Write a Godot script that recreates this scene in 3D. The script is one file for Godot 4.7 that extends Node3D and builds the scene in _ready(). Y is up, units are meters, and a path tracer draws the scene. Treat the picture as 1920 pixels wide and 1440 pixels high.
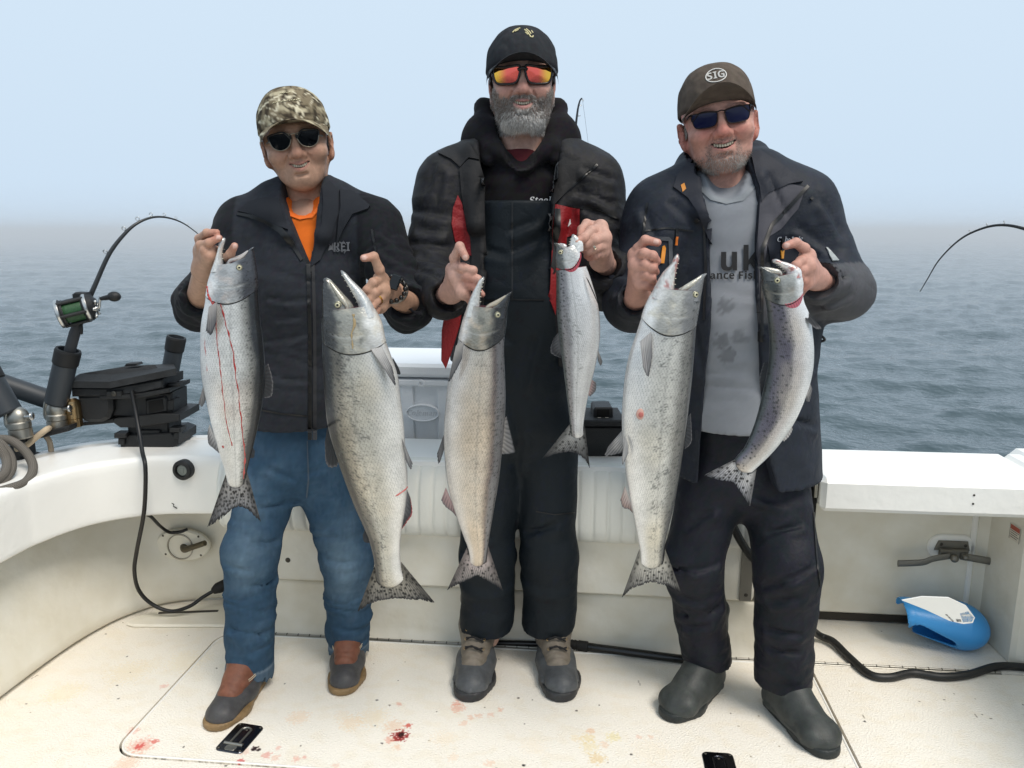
extends Node3D
# Three anglers hold up six salmon in the cockpit of a white boat on a foggy sea.

const FOCAL := 1442.0                                          # pixels of the 1920 wide photograph
const TILT := 0.19548                                          # the camera looks down by 11.2 degrees
const EYE := Vector3(0, 1.373, 0)
var boat_frame := Transform3D(Basis(Vector3.UP, -0.10145), Vector3(0.075, 0, -2.36))


func _ready() -> void:
	var camera := Camera3D.new()
	camera.name = "camera"
	camera.fov = rad_to_deg(2.0 * atan(720.0 / FOCAL))
	camera.position = EYE
	camera.rotation.x = -TILT
	camera.near = 0.05
	camera.far = 3000.0
	add_child(camera)
	camera.current = true
	var env := Environment.new()
	env.background_mode = Environment.BG_SKY
	var sky := ProceduralSkyMaterial.new()
	sky.sky_top_color = Color(0.775, 0.842, 0.902)
	sky.sky_horizon_color = Color(0.74, 0.812, 0.88)
	sky.sky_curve = 0.14
	sky.ground_bottom_color = Color(0.45, 0.53, 0.6)
	sky.ground_horizon_color = Color(0.70, 0.785, 0.87)
	env.sky = Sky.new()
	env.sky.sky_material = sky
	env.tonemap_mode = Environment.TONE_MAPPER_LINEAR
	env.tonemap_exposure = 1.2
	env.sdfgi_enabled = true
	env.ssao_enabled = true
	env.ssil_enabled = true
	env.volumetric_fog_enabled = true
	env.volumetric_fog_density = 0.0
	var around := WorldEnvironment.new()
	around.name = "surroundings"
	around.environment = env
	add_child(around)
	var sun := DirectionalLight3D.new()
	sun.name = "sun"
	sun.light_energy = 0.75
	sun.light_color = Color(1.0, 0.975, 0.94)
	sun.light_angular_distance = 26.0
	sun.shadow_enabled = true
	add_child(sun)
	sun.look_at_from_position(Vector3(1.4, 3.4, 1.7), Vector3.ZERO)
	make_materials()
	for q in [[0, -557, 2200, 1086], [-557, 543, 1086, 1114], [557, 543, 1086, 1114], [0, 557, 28, 1086]]:
		var bank := FogVolume.new()                            # banks of fog lie on the water round the boat
		bank.name = numbered("fog_bank")
		bank.shape = RenderingServer.FOG_VOLUME_SHAPE_BOX
		bank.size = Vector3(q[2], 2.8, q[3])
		bank.position = Vector3(q[0], 0.9, q[1])
		var mist := FogMaterial.new()
		mist.albedo = Color(0.97, 0.985, 1.0)
		mist.density = 0.015
		bank.material = mist
		bank.set_meta("kind", "stuff")
		bank.set_meta("label", "pale blue fog bank lying on the sea")
		add_child(bank, true)
	make_boat()
	make_sea()
	make_gear()
	make_salmon()
	make_people()

# ---------------------------------------------------------------- placing
func at(px: float, py: float, z: float) -> Vector3:           # a point measured in the photograph, at the distance z
	var d := ray(px, py)
	return EYE + d * (z / d.z)


func ray(px: float, py: float) -> Vector3:
	var u := (px - 960.0) / FOCAL
	var v := (720.0 - py) / FOCAL
	var s := sin(TILT)
	var c := cos(TILT)
	return Vector3(u, -s + v * c, -c - v * s)


func level(px: float, py: float, h: float) -> Vector3:         # the same at the height h
	var d := ray(px, py)
	return EYE + d * ((h - EYE.y) / d.y)


func in_boat(p: Vector3) -> Vector3:
	return boat_frame.affine_inverse() * p


# ---------------------------------------------------------------- naming
var taken := {}


func thing(called: String, label: String, category: String, where := Vector3.ZERO, group := "") -> Node3D:
	var o := Node3D.new()
	o.name = numbered(called)
	o.position = where
	o.set_meta("label", label)
	o.set_meta("category", category)
	if group:
		o.set_meta("group", group)
	add_child(o, true)
	return o


func numbered(called: String) -> String:
	taken[called] = taken.get(called, -1) + 1
	return called if taken[called] == 0 else "%s_%03d" % [called, taken[called]]


func part(called: String, mesh: Mesh, material: Material, parent: Node, label := "") -> MeshInstance3D:
	var o := MeshInstance3D.new()
	var n := 0
	var full := called
	while parent.has_node(full):
		n += 1
		full = "%s_%03d" % [called, n]
	o.name = full
	o.mesh = mesh
	o.material_override = material
	if label:
		o.set_meta("label", label)
	parent.add_child(o, true)
	o.transform = parent.global_transform.affine_inverse() * now   # meshes are built in the axes of `now`
	return o


var now := Transform3D()                                       # frame that the coordinates in use belong to


# ---------------------------------------------------------------- materials
func paint(c: Color, rough := 0.6, metal := 0.0, spec := 0.5) -> StandardMaterial3D:
	var m := StandardMaterial3D.new()
	m.albedo_color = c
	m.roughness = rough
	m.metallic = metal
	m.metallic_specular = spec
	return m


func tinted(rough := 0.6, metal := 0.0, spec := 0.5) -> StandardMaterial3D:   # colour comes with the vertices
	var m := paint(Color.WHITE, rough, metal, spec)
	m.vertex_color_use_as_albedo = true
	return m


func relief(m: StandardMaterial3D, tex: Texture2D, scale: float, strength: float) -> StandardMaterial3D:
	m.uv1_triplanar = true
	m.uv1_scale = Vector3.ONE * scale
	m.normal_enabled = true
	m.normal_texture = tex
	m.normal_scale = strength
	return m


func noise(freq: float, kind := FastNoiseLite.TYPE_SIMPLEX_SMOOTH, octaves := 1, number := 1) -> FastNoiseLite:
	var n := FastNoiseLite.new()
	n.noise_type = kind
	n.frequency = freq
	n.seed = number
	n.fractal_type = FastNoiseLite.FRACTAL_FBM if octaves > 1 else FastNoiseLite.FRACTAL_NONE
	n.fractal_octaves = octaves
	return n


func height_normals(w: int, f: Callable, strength: float) -> ImageTexture:     # a normal map of a repeating relief
	var b := PackedByteArray()
	b.resize(w * w)
	for y in w:
		for x in w:
			b[y * w + x] = clampi(int(f.call(float(x) / w, float(y) / w) * 255.0), 0, 255)
	var im := Image.create_from_data(w, w, false, Image.FORMAT_L8, b)
	im.convert(Image.FORMAT_RGBA8)
	im.bump_map_to_normal_map(strength)
	return ImageTexture.create_from_image(im)


func noise_normals(freq: float, octaves: int, strength: float, number := 1, w := 256) -> ImageTexture:
	var im := noise(freq, FastNoiseLite.TYPE_SIMPLEX_SMOOTH, octaves, number).get_seamless_image(w, w)
	im.convert(Image.FORMAT_RGBA8)
	im.bump_map_to_normal_map(strength)
	return ImageTexture.create_from_image(im)


func noise_colors(freq: float, octaves: int, a: Color, b: Color, number := 1, w := 256) -> ImageTexture:
	var im := noise(freq, FastNoiseLite.TYPE_SIMPLEX_SMOOTH, octaves, number).get_seamless_image(w, w)
	im.convert(Image.FORMAT_RGB8)
	var d := im.get_data()
	for i in range(0, d.size(), 3):
		var c := a.lerp(b, d[i] / 255.0)
		d[i] = int(c.r * 255.0)
		d[i + 1] = int(c.g * 255.0)
		d[i + 2] = int(c.b * 255.0)
	return ImageTexture.create_from_image(Image.create_from_data(w, w, false, Image.FORMAT_RGB8, d))


# ---------------------------------------------------------------- shapes
class Geo:
	var v := PackedVector3Array()
	var n := PackedVector3Array()
	var uv := PackedVector2Array()
	var c := PackedColorArray()
	var f := PackedInt32Array()
	var hue := Color.WHITE

	func add(p: Vector3, q: Vector3, t := Vector2.ZERO) -> int:
		v.append(p)
		n.append(q)
		uv.append(t)
		c.append(hue)
		return v.size() - 1

	func tri(a: int, b: int, d: int) -> void:
		f.append(a)
		f.append(b)
		f.append(d)

	func flat(pts: Array, away = null) -> void:                # one flat convex face
		var q: Vector3 = (pts[1] - pts[0]).cross(pts[2] - pts[0])
		if q.length_squared() < 1e-20 and pts.size() > 3:
			q = (pts[2] - pts[0]).cross(pts[3] - pts[0])
		q = q.normalized()
		if away != null and q.dot(pts[0] - away) < 0.0:
			q = -q
		var k := v.size()
		for p in pts:
			add(p, q, Vector2(p.x, p.z))
		for i in range(1, pts.size() - 1):
			tri(k, k + i, k + i + 1)

	func grid(rows: Array, closed := false, hues = null, tile := Vector2.ONE, out = null) -> void:   # rows of equal length; smooth normals
		var k := v.size()
		var m: int = rows.size()
		var w: int = rows[0].size()
		for i in m:
			var r: PackedVector3Array = rows[i]
			var up: PackedVector3Array = rows[maxi(i - 1, 0)]
			var dn: PackedVector3Array = rows[mini(i + 1, m - 1)]
			for j in w:
				var l := r[(j - 1 + w) % w] if closed else r[maxi(j - 1, 0)]
				var g := r[(j + 1) % w] if closed else r[mini(j + 1, w - 1)]
				var q := (g - l).cross(dn[j] - up[j])
				if q.length_squared() < 1e-22:
					var i2 := mini(i + 1, m - 1) if i < m / 2 else maxi(i - 1, 0)
					var o: PackedVector3Array = rows[i2]
					var g2 := o[(j + 1) % w]
					var l2 := o[(j - 1 + w) % w]
					q = (g2 - l2).cross(dn[j] - up[j])
				v.append(r[j])
				n.append(q.normalized())
				uv.append(Vector2(j * tile.x / (w if closed else w - 1), i * tile.y / (m - 1)))
				c.append(hue if hues == null else hues[i][j])
		# outward
		var s := 0.0
		if closed:
			for i in range(m / 4, m, maxi(1, m / 6)):
				var mid := Vector3.ZERO
				for p in rows[i]:
					mid += p
				mid /= w
				for j in range(0, w, maxi(1, w / 8)):
					s += n[k + i * w + j].dot(rows[i][j] - mid)
		elif out != null:
			for i in range(0, m, maxi(1, m / 6)):
				for j in range(0, w, maxi(1, w / 8)):
					s += n[k + i * w + j].dot(out)
		if s < 0.0:
			for i in range(k, v.size()):
				n[i] = -n[i]
		for i in m - 1:
			for j in (w if closed else w - 1):
				var a := k + i * w + j
				var b := k + i * w + (j + 1) % w
				f.append(a)
				f.append(b)
				f.append(a + w)
				f.append(b)
				f.append(b + w)
				f.append(a + w)

	func fan(ring: PackedVector3Array, away: Vector3) -> void:
		var mid := Vector3.ZERO
		for p in ring:
			mid += p
		mid /= ring.size()
		var k := add(mid, away)
		for p in ring:
			add(p, away)
		for i in ring.size():
			tri(k, k + 1 + i, k + 1 + (i + 1) % ring.size())

	func box(mid: Vector3, size: Vector3, bevel := 0.004, basis := Basis()) -> void:
		var h := size / 2.0
		var b := minf(bevel, minf(h.x, minf(h.y, h.z)) * 0.9)
		var corner := func(sx, sy, sz, face): 
			var q := Vector3(sx * h.x, sy * h.y, sz * h.z)
			for axis in 3:
				if axis != face:
					q[axis] -= signf(q[axis]) * b
			return mid + basis * q
		for s in [-1, 1]:
			flat([corner.call(s, -1, -1, 0), corner.call(s, 1, -1, 0), corner.call(s, 1, 1, 0), corner.call(s, -1, 1, 0)], mid)
			flat([corner.call(-1, s, -1, 1), corner.call(1, s, -1, 1), corner.call(1, s, 1, 1), corner.call(-1, s, 1, 1)], mid)
			flat([corner.call(-1, -1, s, 2), corner.call(1, -1, s, 2), corner.call(1, 1, s, 2), corner.call(-1, 1, s, 2)], mid)
			for t in [-1, 1]:
				flat([corner.call(s, t, -1, 0), corner.call(s, t, 1, 0), corner.call(s, t, 1, 1), corner.call(s, t, -1, 1)], mid)
				flat([corner.call(s, -1, t, 0), corner.call(s, 1, t, 0), corner.call(s, 1, t, 2), corner.call(s, -1, t, 2)], mid)
				flat([corner.call(-1, s, t, 1), corner.call(1, s, t, 1), corner.call(1, s, t, 2), corner.call(-1, s, t, 2)], mid)
				for u in [-1, 1]:
					flat([corner.call(s, t, u, 0), corner.call(s, t, u, 1), corner.call(s, t, u, 2)], mid)

	func prism(poly: PackedVector2Array, back: float, front: float, bevel := 0.003, frame := Transform3D()) -> void:   # an outline with thickness along its z
		var w := poly.size()
		if Geometry2D.is_polygon_clockwise(poly):
			poly.reverse()
		var small := PackedVector2Array()
		for i in w:
			var e0 := (poly[i] - poly[(i - 1 + w) % w]).normalized()
			var e1 := (poly[(i + 1) % w] - poly[i]).normalized()
			var m := (Vector2(-e0.y, e0.x) + Vector2(-e1.y, e1.x))
			m = m / maxf(0.4, m.length_squared()) * 2.0
			small.append(poly[i] + m * bevel)
		var faces := Geometry2D.triangulate_polygon(small)
		for side in [[front, 1.0], [back, -1.0]]:
			var k := v.size()
			var q: Vector3 = frame.basis * Vector3(0, 0, side[1])
			for p in small:
				add(frame * Vector3(p.x, p.y, side[0]), q.normalized(), p)
			for i in faces:
				f.append(k + i)
		var d := minf(bevel, absf(front - back) * 0.45)
		var rings := [[small, front], [poly, front - d], [poly, back + d], [small, back]]
		for r in 3:
			for i in w:
				var j := (i + 1) % w
				var a: Vector3 = frame * Vector3(rings[r][0][i].x, rings[r][0][i].y, rings[r][1])
				var b: Vector3 = frame * Vector3(rings[r][0][j].x, rings[r][0][j].y, rings[r][1])
				var e: Vector3 = frame * Vector3(rings[r + 1][0][j].x, rings[r + 1][0][j].y, rings[r + 1][1])
				var g: Vector3 = frame * Vector3(rings[r + 1][0][i].x, rings[r + 1][0][i].y, rings[r + 1][1])
				var along := poly[j] - poly[i]
				var out := frame.basis * (Vector3(along.y, -along.x, 0.0).normalized() + Vector3(0, 0, [0.7, 0.0, -0.7][r]))
				var mid := (a + b + e + g) / 4.0
				flat([a, b, e, g], mid - out)

	func tube(path: PackedVector3Array, radii, sides := 12, flatten := Vector2.ONE, cap := true, side := Vector3.ZERO) -> void:
		var rows := []
		var m := path.size()
		var t0 := (path[1] - path[0]).normalized()
		var x := side if side != Vector3.ZERO else (Vector3.UP.cross(t0) if absf(t0.y) < 0.9 else Vector3.RIGHT.cross(t0))
		for i in m:
			var t := (path[mini(i + 1, m - 1)] - path[maxi(i - 1, 0)]).normalized()
			x = (x - t * x.dot(t)).normalized()
			var y := t.cross(x)
			var r: float = radii if radii is float or radii is int else radii[i]
			var ring := PackedVector3Array()
			for j in sides:
				var a := TAU * j / sides
				ring.append(path[i] + x * (cos(a) * r * flatten.x) + y * (sin(a) * r * flatten.y))
			rows.append(ring)
		var length := 0.0
		for i in m - 1:
			length += path[i].distance_to(path[i + 1])
		grid(rows, true, null, Vector2(1, length * 40.0))
		if cap:
			fan(rows[0], -t0)
			fan(rows[m - 1], (path[m - 1] - path[m - 2]).normalized())

	func lathe(profile: Array, frame: Transform3D, sides := 24, smooth := false) -> void:    # [radius, height] pairs
		var rows := []
		for p in profile:
			var ring := PackedVector3Array()
			for j in sides:
				var a := TAU * j / sides
				ring.append(frame * Vector3(cos(a) * p[0], p[1], sin(a) * p[0]))
			rows.append(ring)
		if smooth:
			grid(rows, true)
		else:
			for i in rows.size() - 1:
				if absf(profile[i][0] - profile[i + 1][0]) + absf(profile[i][1] - profile[i + 1][1]) > 1e-6:
					cone(rows[i], rows[i + 1], frame)

	func cone(a: PackedVector3Array, b: PackedVector3Array, frame: Transform3D) -> void:
		var k := v.size()
		var w := a.size()
		var ma := Vector3.ZERO
		var mb := Vector3.ZERO
		for i in w:
			ma += a[i] / w
			mb += b[i] / w
		var ra := a[0].distance_to(ma)
		var rb := b[0].distance_to(mb)
		var up := frame.basis.y.normalized()
		var dh := (mb - ma).dot(up)
		for i in w:
			var o := (a[i] - ma) if ra > rb else (b[i] - mb)
			var q := (o.normalized() * dh - up * (rb - ra)).normalized()
			add(a[i], q, Vector2(float(i) / w, 0))
			add(b[i], q, Vector2(float(i) / w, 1))
		for i in w:
			var j := (i + 1) % w
			tri(k + i * 2, k + j * 2, k + i * 2 + 1)
			tri(k + j * 2, k + j * 2 + 1, k + i * 2 + 1)

	func ball(mid: Vector3, r: Vector3, basis := Basis(), rows_n := 12, sides := 18) -> void:
		var rows := []
		for i in rows_n + 1:
			var a := PI * i / rows_n
			var ring := PackedVector3Array()
			for j in sides:
				var b := TAU * j / sides
				ring.append(Vector3(sin(a) * cos(b), cos(a), sin(a) * sin(b)))
			rows.append(ring)
		var k := v.size()
		for i in rows.size():
			for p in rows[i]:
				add(mid + basis * (p * r), (basis * (p / r)).normalized(), Vector2(p.x, p.y))
		for i in rows_n:
			for j in sides:
				var a2 := k + i * sides + j
				var b2 := k + i * sides + (j + 1) % sides
				tri(a2, b2, a2 + sides)
				tri(b2, b2 + sides, a2 + sides)

	func done(tangents := false) -> ArrayMesh:
		for i in range(0, f.size(), 3):
			var a := v[f[i]]
			var g := (v[f[i + 2]] - a).cross(v[f[i + 1]] - a)
			if g.dot(n[f[i]] + n[f[i + 1]] + n[f[i + 2]]) < 0.0:
				var s := f[i + 1]
				f[i + 1] = f[i + 2]
				f[i + 2] = s
		var arrays := []
		arrays.resize(Mesh.ARRAY_MAX)
		arrays[Mesh.ARRAY_VERTEX] = v
		arrays[Mesh.ARRAY_NORMAL] = n
		arrays[Mesh.ARRAY_TEX_UV] = uv
		arrays[Mesh.ARRAY_COLOR] = c
		arrays[Mesh.ARRAY_INDEX] = f
		var m := ArrayMesh.new()
		m.add_surface_from_arrays(Mesh.PRIMITIVE_TRIANGLES, arrays)
		return m


func curve(pts: Array, steps: int) -> PackedVector3Array:      # a smooth line through points
	var out := PackedVector3Array()
	var m := pts.size()
	for i in m - 1:
		var a: Vector3 = pts[maxi(i - 1, 0)]
		var b: Vector3 = pts[i]
		var d: Vector3 = pts[i + 1]
		var e: Vector3 = pts[mini(i + 2, m - 1)]
		for k in steps:
			out.append(b.cubic_interpolate(d, a, e, float(k) / steps))
	out.append(pts[m - 1])
	return out


func ramp(values: Array, count: int) -> PackedFloat32Array:    # values spread evenly over count places
	var out := PackedFloat32Array()
	for i in count:
		var t := float(i) / (count - 1) * (values.size() - 1)
		var k := mini(int(t), values.size() - 2)
		out.append(lerpf(values[k], values[k + 1], t - k))
	return out


func rounded(x0: float, y0: float, x1: float, y1: float, r: float, steps := 5) -> PackedVector2Array:
	var out := PackedVector2Array()
	for q in [[x1 - r, y1 - r, 0.0], [x0 + r, y1 - r, PI / 2], [x0 + r, y0 + r, PI], [x1 - r, y0 + r, PI * 1.5]]:
		for i in steps + 1:
			var a: float = q[2] + PI / 2 * i / steps
			out.append(Vector2(q[0] + cos(a) * r, q[1] + sin(a) * r))
	return out


func face_frame(mid: Vector3, toward: Vector3, up := Vector3.UP) -> Transform3D:   # x across, y up, z out of a face
	var z := toward.normalized()
	var x := up.cross(z).normalized()
	return Transform3D(Basis(x, z.cross(x), z), mid)


func along(a: Vector3, b: Vector3) -> Transform3D:             # y runs from a to b
	var y := (b - a).normalized()
	var x := (Vector3.RIGHT if absf(y.x) < 0.9 else Vector3.UP)
	x = (x - y * x.dot(y)).normalized()
	return Transform3D(Basis(x, y, x.cross(y)), a)


# ---------------------------------------------------------------- soft bodies: tapered capsules and ellipsoids joined smoothly, meshed with surface nets
class Field:
	var inv: Array[Transform3D] = []
	var ln := PackedFloat32Array()
	var ra := PackedFloat32Array()
	var rb := PackedFloat32Array()
	var sc := PackedFloat32Array()
	var kk := PackedFloat32Array()
	var op := PackedInt32Array()
	var amp := PackedFloat32Array()
	var fr: Array[Vector3] = []
	var lo := Vector3.ONE * 1e3
	var hi := Vector3.ONE * -1e3
	var folds: FastNoiseLite
	var crisp := false                                         # nylon: flat facets between sharp creases
	var low := -1e3                                            # cut below
	var high := 1e3
	var cut_y := PackedFloat32Array()                          # a front opening: heights from top to bottom with its left and right edge
	var cut_l := PackedFloat32Array()
	var cut_r := PackedFloat32Array()
	var cut_z := 0.0
	var gather := 0.0
	var all := PackedInt32Array()

	func _put(t: Transform3D, l: float, a: float, b: float, s: float, k: float, o: int, am: float, f: Vector3) -> void:
		all.append(inv.size())
		inv.append(t.affine_inverse())
		ln.append(l)
		ra.append(a)
		rb.append(b)
		sc.append(s)
		kk.append(maxf(k, 1e-5))
		op.append(o)
		amp.append(am)
		fr.append(f)

	func cap(a: Vector3, b: Vector3, r0: float, r1: float, k := 0.02, o := 0, am := 0.0, f := Vector3(6, 22, 6), flat := Vector2.ONE, side := Vector3.RIGHT) -> void:
		var y := (b - a).normalized()
		var x := side - y * side.dot(y)
		if x.length() < 0.05:
			x = Vector3.BACK - y * y.z
		x = x.normalized()
		var t := Transform3D(Basis(x * flat.x, y, x.cross(y) * flat.y), a)
		_put(t, a.distance_to(b), r0, r1, minf(1.0, minf(flat.x, flat.y)), k, o, am, f)
		if o == 0:
			var m := maxf(r0, r1) * maxf(1.0, maxf(flat.x, flat.y)) + am + 0.012
			for p in [a, b]:
				lo = lo.min(p - Vector3.ONE * m)
				hi = hi.max(p + Vector3.ONE * m)

	func ell(mid: Vector3, r: Vector3, k := 0.02, o := 0, basis := Basis(), am := 0.0, f := Vector3(1, 1, 1)) -> void:
		var t := Transform3D(Basis(basis.x * r.x, basis.y * r.y, basis.z * r.z), mid)
		_put(t, 0.0, 1.0, 1.0, minf(r.x, minf(r.y, r.z)), k, o, am, f)
		if o == 0:
			var m := maxf(r.x, maxf(r.y, r.z)) + am + 0.012
			lo = lo.min(mid - Vector3.ONE * m)
			hi = hi.max(mid + Vector3.ONE * m)

	func ev(p: Vector3, ids: PackedInt32Array) -> float:
		var d := 10.0
		for i in ids:
			var q: Vector3 = inv[i] * p
			var r := ra[i]
			var l := ln[i]
			var am := amp[i]
			var w := 0.0
			if am > 0.0:
				var s := folds.get_noise_3dv(q * fr[i])
				w = am * (0.7 - (s + 1.0) * 1.9) if crisp else am * (sqrt(s * s + 0.004) * 2.6 - 0.6)
			if l > 0.0:
				var h := clampf(q.y / l, 0.0, 1.0)
				r += (rb[i] - r) * h
				q.y -= h * l
			var di := (q.length() - r) * sc[i] - w
			var k := kk[i]
			if op[i] == 0:
				var e := maxf(k - absf(d - di), 0.0)
				d = minf(d, di) - e * e * 0.25 / k
			else:
				var e := maxf(k - absf(d + di), 0.0)
				d = maxf(d, -di) + e * e * 0.25 / k
		if p.y < low + 0.05:
			d = maxf(d, low - p.y)
		if p.y > high - 0.05:
			d = maxf(d, p.y - high)
		if cut_y.size() > 0 and p.z > cut_z and p.y < cut_y[0]:
			var j := 0
			while j < cut_y.size() - 2 and p.y < cut_y[j + 1]:
				j += 1
			var t := clampf((cut_y[j] - p.y) / maxf(cut_y[j] - cut_y[j + 1], 1e-4), 0.0, 1.0)
			var s := maxf(lerpf(cut_l[j], cut_l[j + 1], t) - p.x, p.x - lerpf(cut_r[j], cut_r[j + 1], t))
			d = maxf(d, -maxf(s, cut_z - p.z))
		return d

	func near(p: Vector3, margin: float, unions_only := false) -> PackedInt32Array:
		var ds := PackedFloat32Array()
		ds.resize(inv.size())
		var least := 1e3
		for i in inv.size():
			var q: Vector3 = inv[i] * p
			var r := ra[i]
			var l := ln[i]
			if l > 0.0:
				var h := clampf(q.y / l, 0.0, 1.0)
				r += (rb[i] - r) * h
				q.y -= h * l
			ds[i] = (q.length() - r) * sc[i]
			if op[i] == 0:
				least = minf(least, ds[i])
		var out := PackedInt32Array()
		for i in inv.size():
			if (op[i] == 0 and ds[i] < least + margin + kk[i]) or (op[i] != 0 and ds[i] < margin + kk[i]):
				out.append(i)
		return out

	func hit(from: Vector3, dir: Vector3, start: float, reach := 1.2) -> float:   # distance along a line to the surface
		var t := start
		var ids := all
		for i in 60:
			var d := ev(from + dir * t, ids)
			if d < 0.0006:
				return t
			t += maxf(d * 0.75, 0.0008)
			if t > start + reach:
				break
		return -1.0


const CORNER: Array[Vector3i] = [Vector3i(0, 0, 0), Vector3i(1, 0, 0), Vector3i(0, 1, 0), Vector3i(1, 1, 0), Vector3i(0, 0, 1), Vector3i(1, 0, 1), Vector3i(0, 1, 1), Vector3i(1, 1, 1)]


# Meshes the field into g. hue(p, n) gives the colour of a vertex; null leaves it white.
func net(fld: Field, cell: float, g: Geo, hue = null, place = null) -> void:
	var first_v := g.v.size()
	var lo := fld.lo - Vector3.ONE * cell * 2.0
	var hi := fld.hi + Vector3.ONE * cell * 2.0
	lo.y = maxf(lo.y, fld.low - cell * 3.0)
	hi.y = minf(hi.y, fld.high + cell * 3.0)
	var bs := 4
	var bn := Vector3i(((hi - lo) / (cell * bs)).ceil())
	var nx := bn.x * bs
	var ny := bn.y * bs
	var nz := bn.z * bs
	var val := PackedFloat32Array()
	val.resize(nx * ny * nz)
	val.fill(1.0)
	var live: Array[Vector3i] = []
	var most := 0.0
	for a in fld.amp:
		most = maxf(most, a)
	var diag := cell * bs * 0.87
	var sxy := nx * ny
	for bz in bn.z:
		for by in bn.y:
			for bx in bn.x:
				var mid := lo + Vector3(bx + 0.5, by + 0.5, bz + 0.5) * (cell * bs)
				var ids := fld.near(mid, diag * 2.2 + most * 2.0)
				var d := fld.ev(mid, ids)
				var first := (bz * bs * ny + by * bs) * nx + bx * bs
				if absf(d) > diag * 1.35 + most * 2.5 + 0.004:
					if d < 0.0:
						for k in bs:
							for j in bs:
								for i in bs:
									val[first + k * sxy + j * nx + i] = -1.0
					continue
				live.append(Vector3i(bx, by, bz))
				var o := lo + Vector3(bx, by, bz) * (cell * bs)
				for k in bs:
					for j in bs:
						for i in bs:
							val[first + k * sxy + j * nx + i] = fld.ev(o + Vector3(i, j, k) * cell, ids)
	var vid := PackedInt32Array()
	vid.resize(nx * ny * nz)
	vid.fill(-1)
	var off := PackedInt32Array()
	for q in CORNER:
		off.append(q.x + q.y * nx + q.z * sxy)
	var cells := PackedInt32Array()
	for b in live:
		for k in bs:
			var z := b.z * bs + k
			if z >= nz - 1:
				continue
			for j in bs:
				var y := b.y * bs + j
				if y >= ny - 1:
					continue
				for i in bs:
					var x := b.x * bs + i
					if x >= nx - 1:
						continue
					var at0 := (z * ny + y) * nx + x
					var v0 := val[at0]
					var v1 := val[at0 + off[1]]
					var v2 := val[at0 + off[2]]
					var v3 := val[at0 + off[3]]
					var v4 := val[at0 + off[4]]
					var v5 := val[at0 + off[5]]
					var v6 := val[at0 + off[6]]
					var v7 := val[at0 + off[7]]
					var m := int(v0 < 0) + int(v1 < 0) + int(v2 < 0) + int(v3 < 0) + int(v4 < 0) + int(v5 < 0) + int(v6 < 0) + int(v7 < 0)
					if m == 0 or m == 8:
						continue
					var s := Vector3.ZERO
					var c := 0.0
					if (v0 < 0) != (v1 < 0):
						s += Vector3(v0 / (v0 - v1), 0, 0)
						c += 1.0
					if (v2 < 0) != (v3 < 0):
						s += Vector3(v2 / (v2 - v3), 1, 0)
						c += 1.0
					if (v4 < 0) != (v5 < 0):
						s += Vector3(v4 / (v4 - v5), 0, 1)
						c += 1.0
					if (v6 < 0) != (v7 < 0):
						s += Vector3(v6 / (v6 - v7), 1, 1)
						c += 1.0
					if (v0 < 0) != (v2 < 0):
						s += Vector3(0, v0 / (v0 - v2), 0)
						c += 1.0
					if (v1 < 0) != (v3 < 0):
						s += Vector3(1, v1 / (v1 - v3), 0)
						c += 1.0
					if (v4 < 0) != (v6 < 0):
						s += Vector3(0, v4 / (v4 - v6), 1)
						c += 1.0
					if (v5 < 0) != (v7 < 0):
						s += Vector3(1, v5 / (v5 - v7), 1)
						c += 1.0
					if (v0 < 0) != (v4 < 0):
						s += Vector3(0, 0, v0 / (v0 - v4))
						c += 1.0
					if (v1 < 0) != (v5 < 0):
						s += Vector3(1, 0, v1 / (v1 - v5))
						c += 1.0
					if (v2 < 0) != (v6 < 0):
						s += Vector3(0, 1, v2 / (v2 - v6))
						c += 1.0
					if (v3 < 0) != (v7 < 0):
						s += Vector3(1, 1, v3 / (v3 - v7))
						c += 1.0
					var p := lo + (Vector3(x, y, z) + s / c) * cell
					var q := Vector3(v1 + v3 + v5 + v7 - v0 - v2 - v4 - v6, v2 + v3 + v6 + v7 - v0 - v1 - v4 - v5, v4 + v5 + v6 + v7 - v0 - v1 - v2 - v3).normalized()
					vid[at0] = g.v.size()
					cells.append(at0)
					g.v.append(p)
					g.n.append(q)
					g.uv.append(Vector2(p.x, p.y))
					g.c.append(g.hue if hue == null else hue.call(p, q))
	var step := [1, nx, sxy]
	for at0 in cells:
		var v0 := val[at0] < 0.0
		for axis in 3:
			var s0: int = step[axis]
			if v0 == (val[at0 + s0] < 0.0):
				continue
			var s1: int = step[(axis + 1) % 3]
			var s2: int = step[(axis + 2) % 3]
			if at0 - s1 - s2 < 0:
				continue
			var a := vid[at0]
			var b := vid[at0 - s1]
			var c2 := vid[at0 - s1 - s2]
			var d2 := vid[at0 - s2]
			if b < 0 or c2 < 0 or d2 < 0:
				continue
			g.f.append(a)
			g.f.append(b)
			g.f.append(c2)
			g.f.append(a)
			g.f.append(c2)
			g.f.append(d2)
	if place != null:
		var b: Basis = (place as Transform3D).basis
		var nb := b.inverse().transposed()
		for i in range(first_v, g.v.size()):
			g.v[i] = place * g.v[i]
			g.n[i] = (nb * g.n[i]).normalized()


# ---------------------------------------------------------------- the boat
var M := {}


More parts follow.
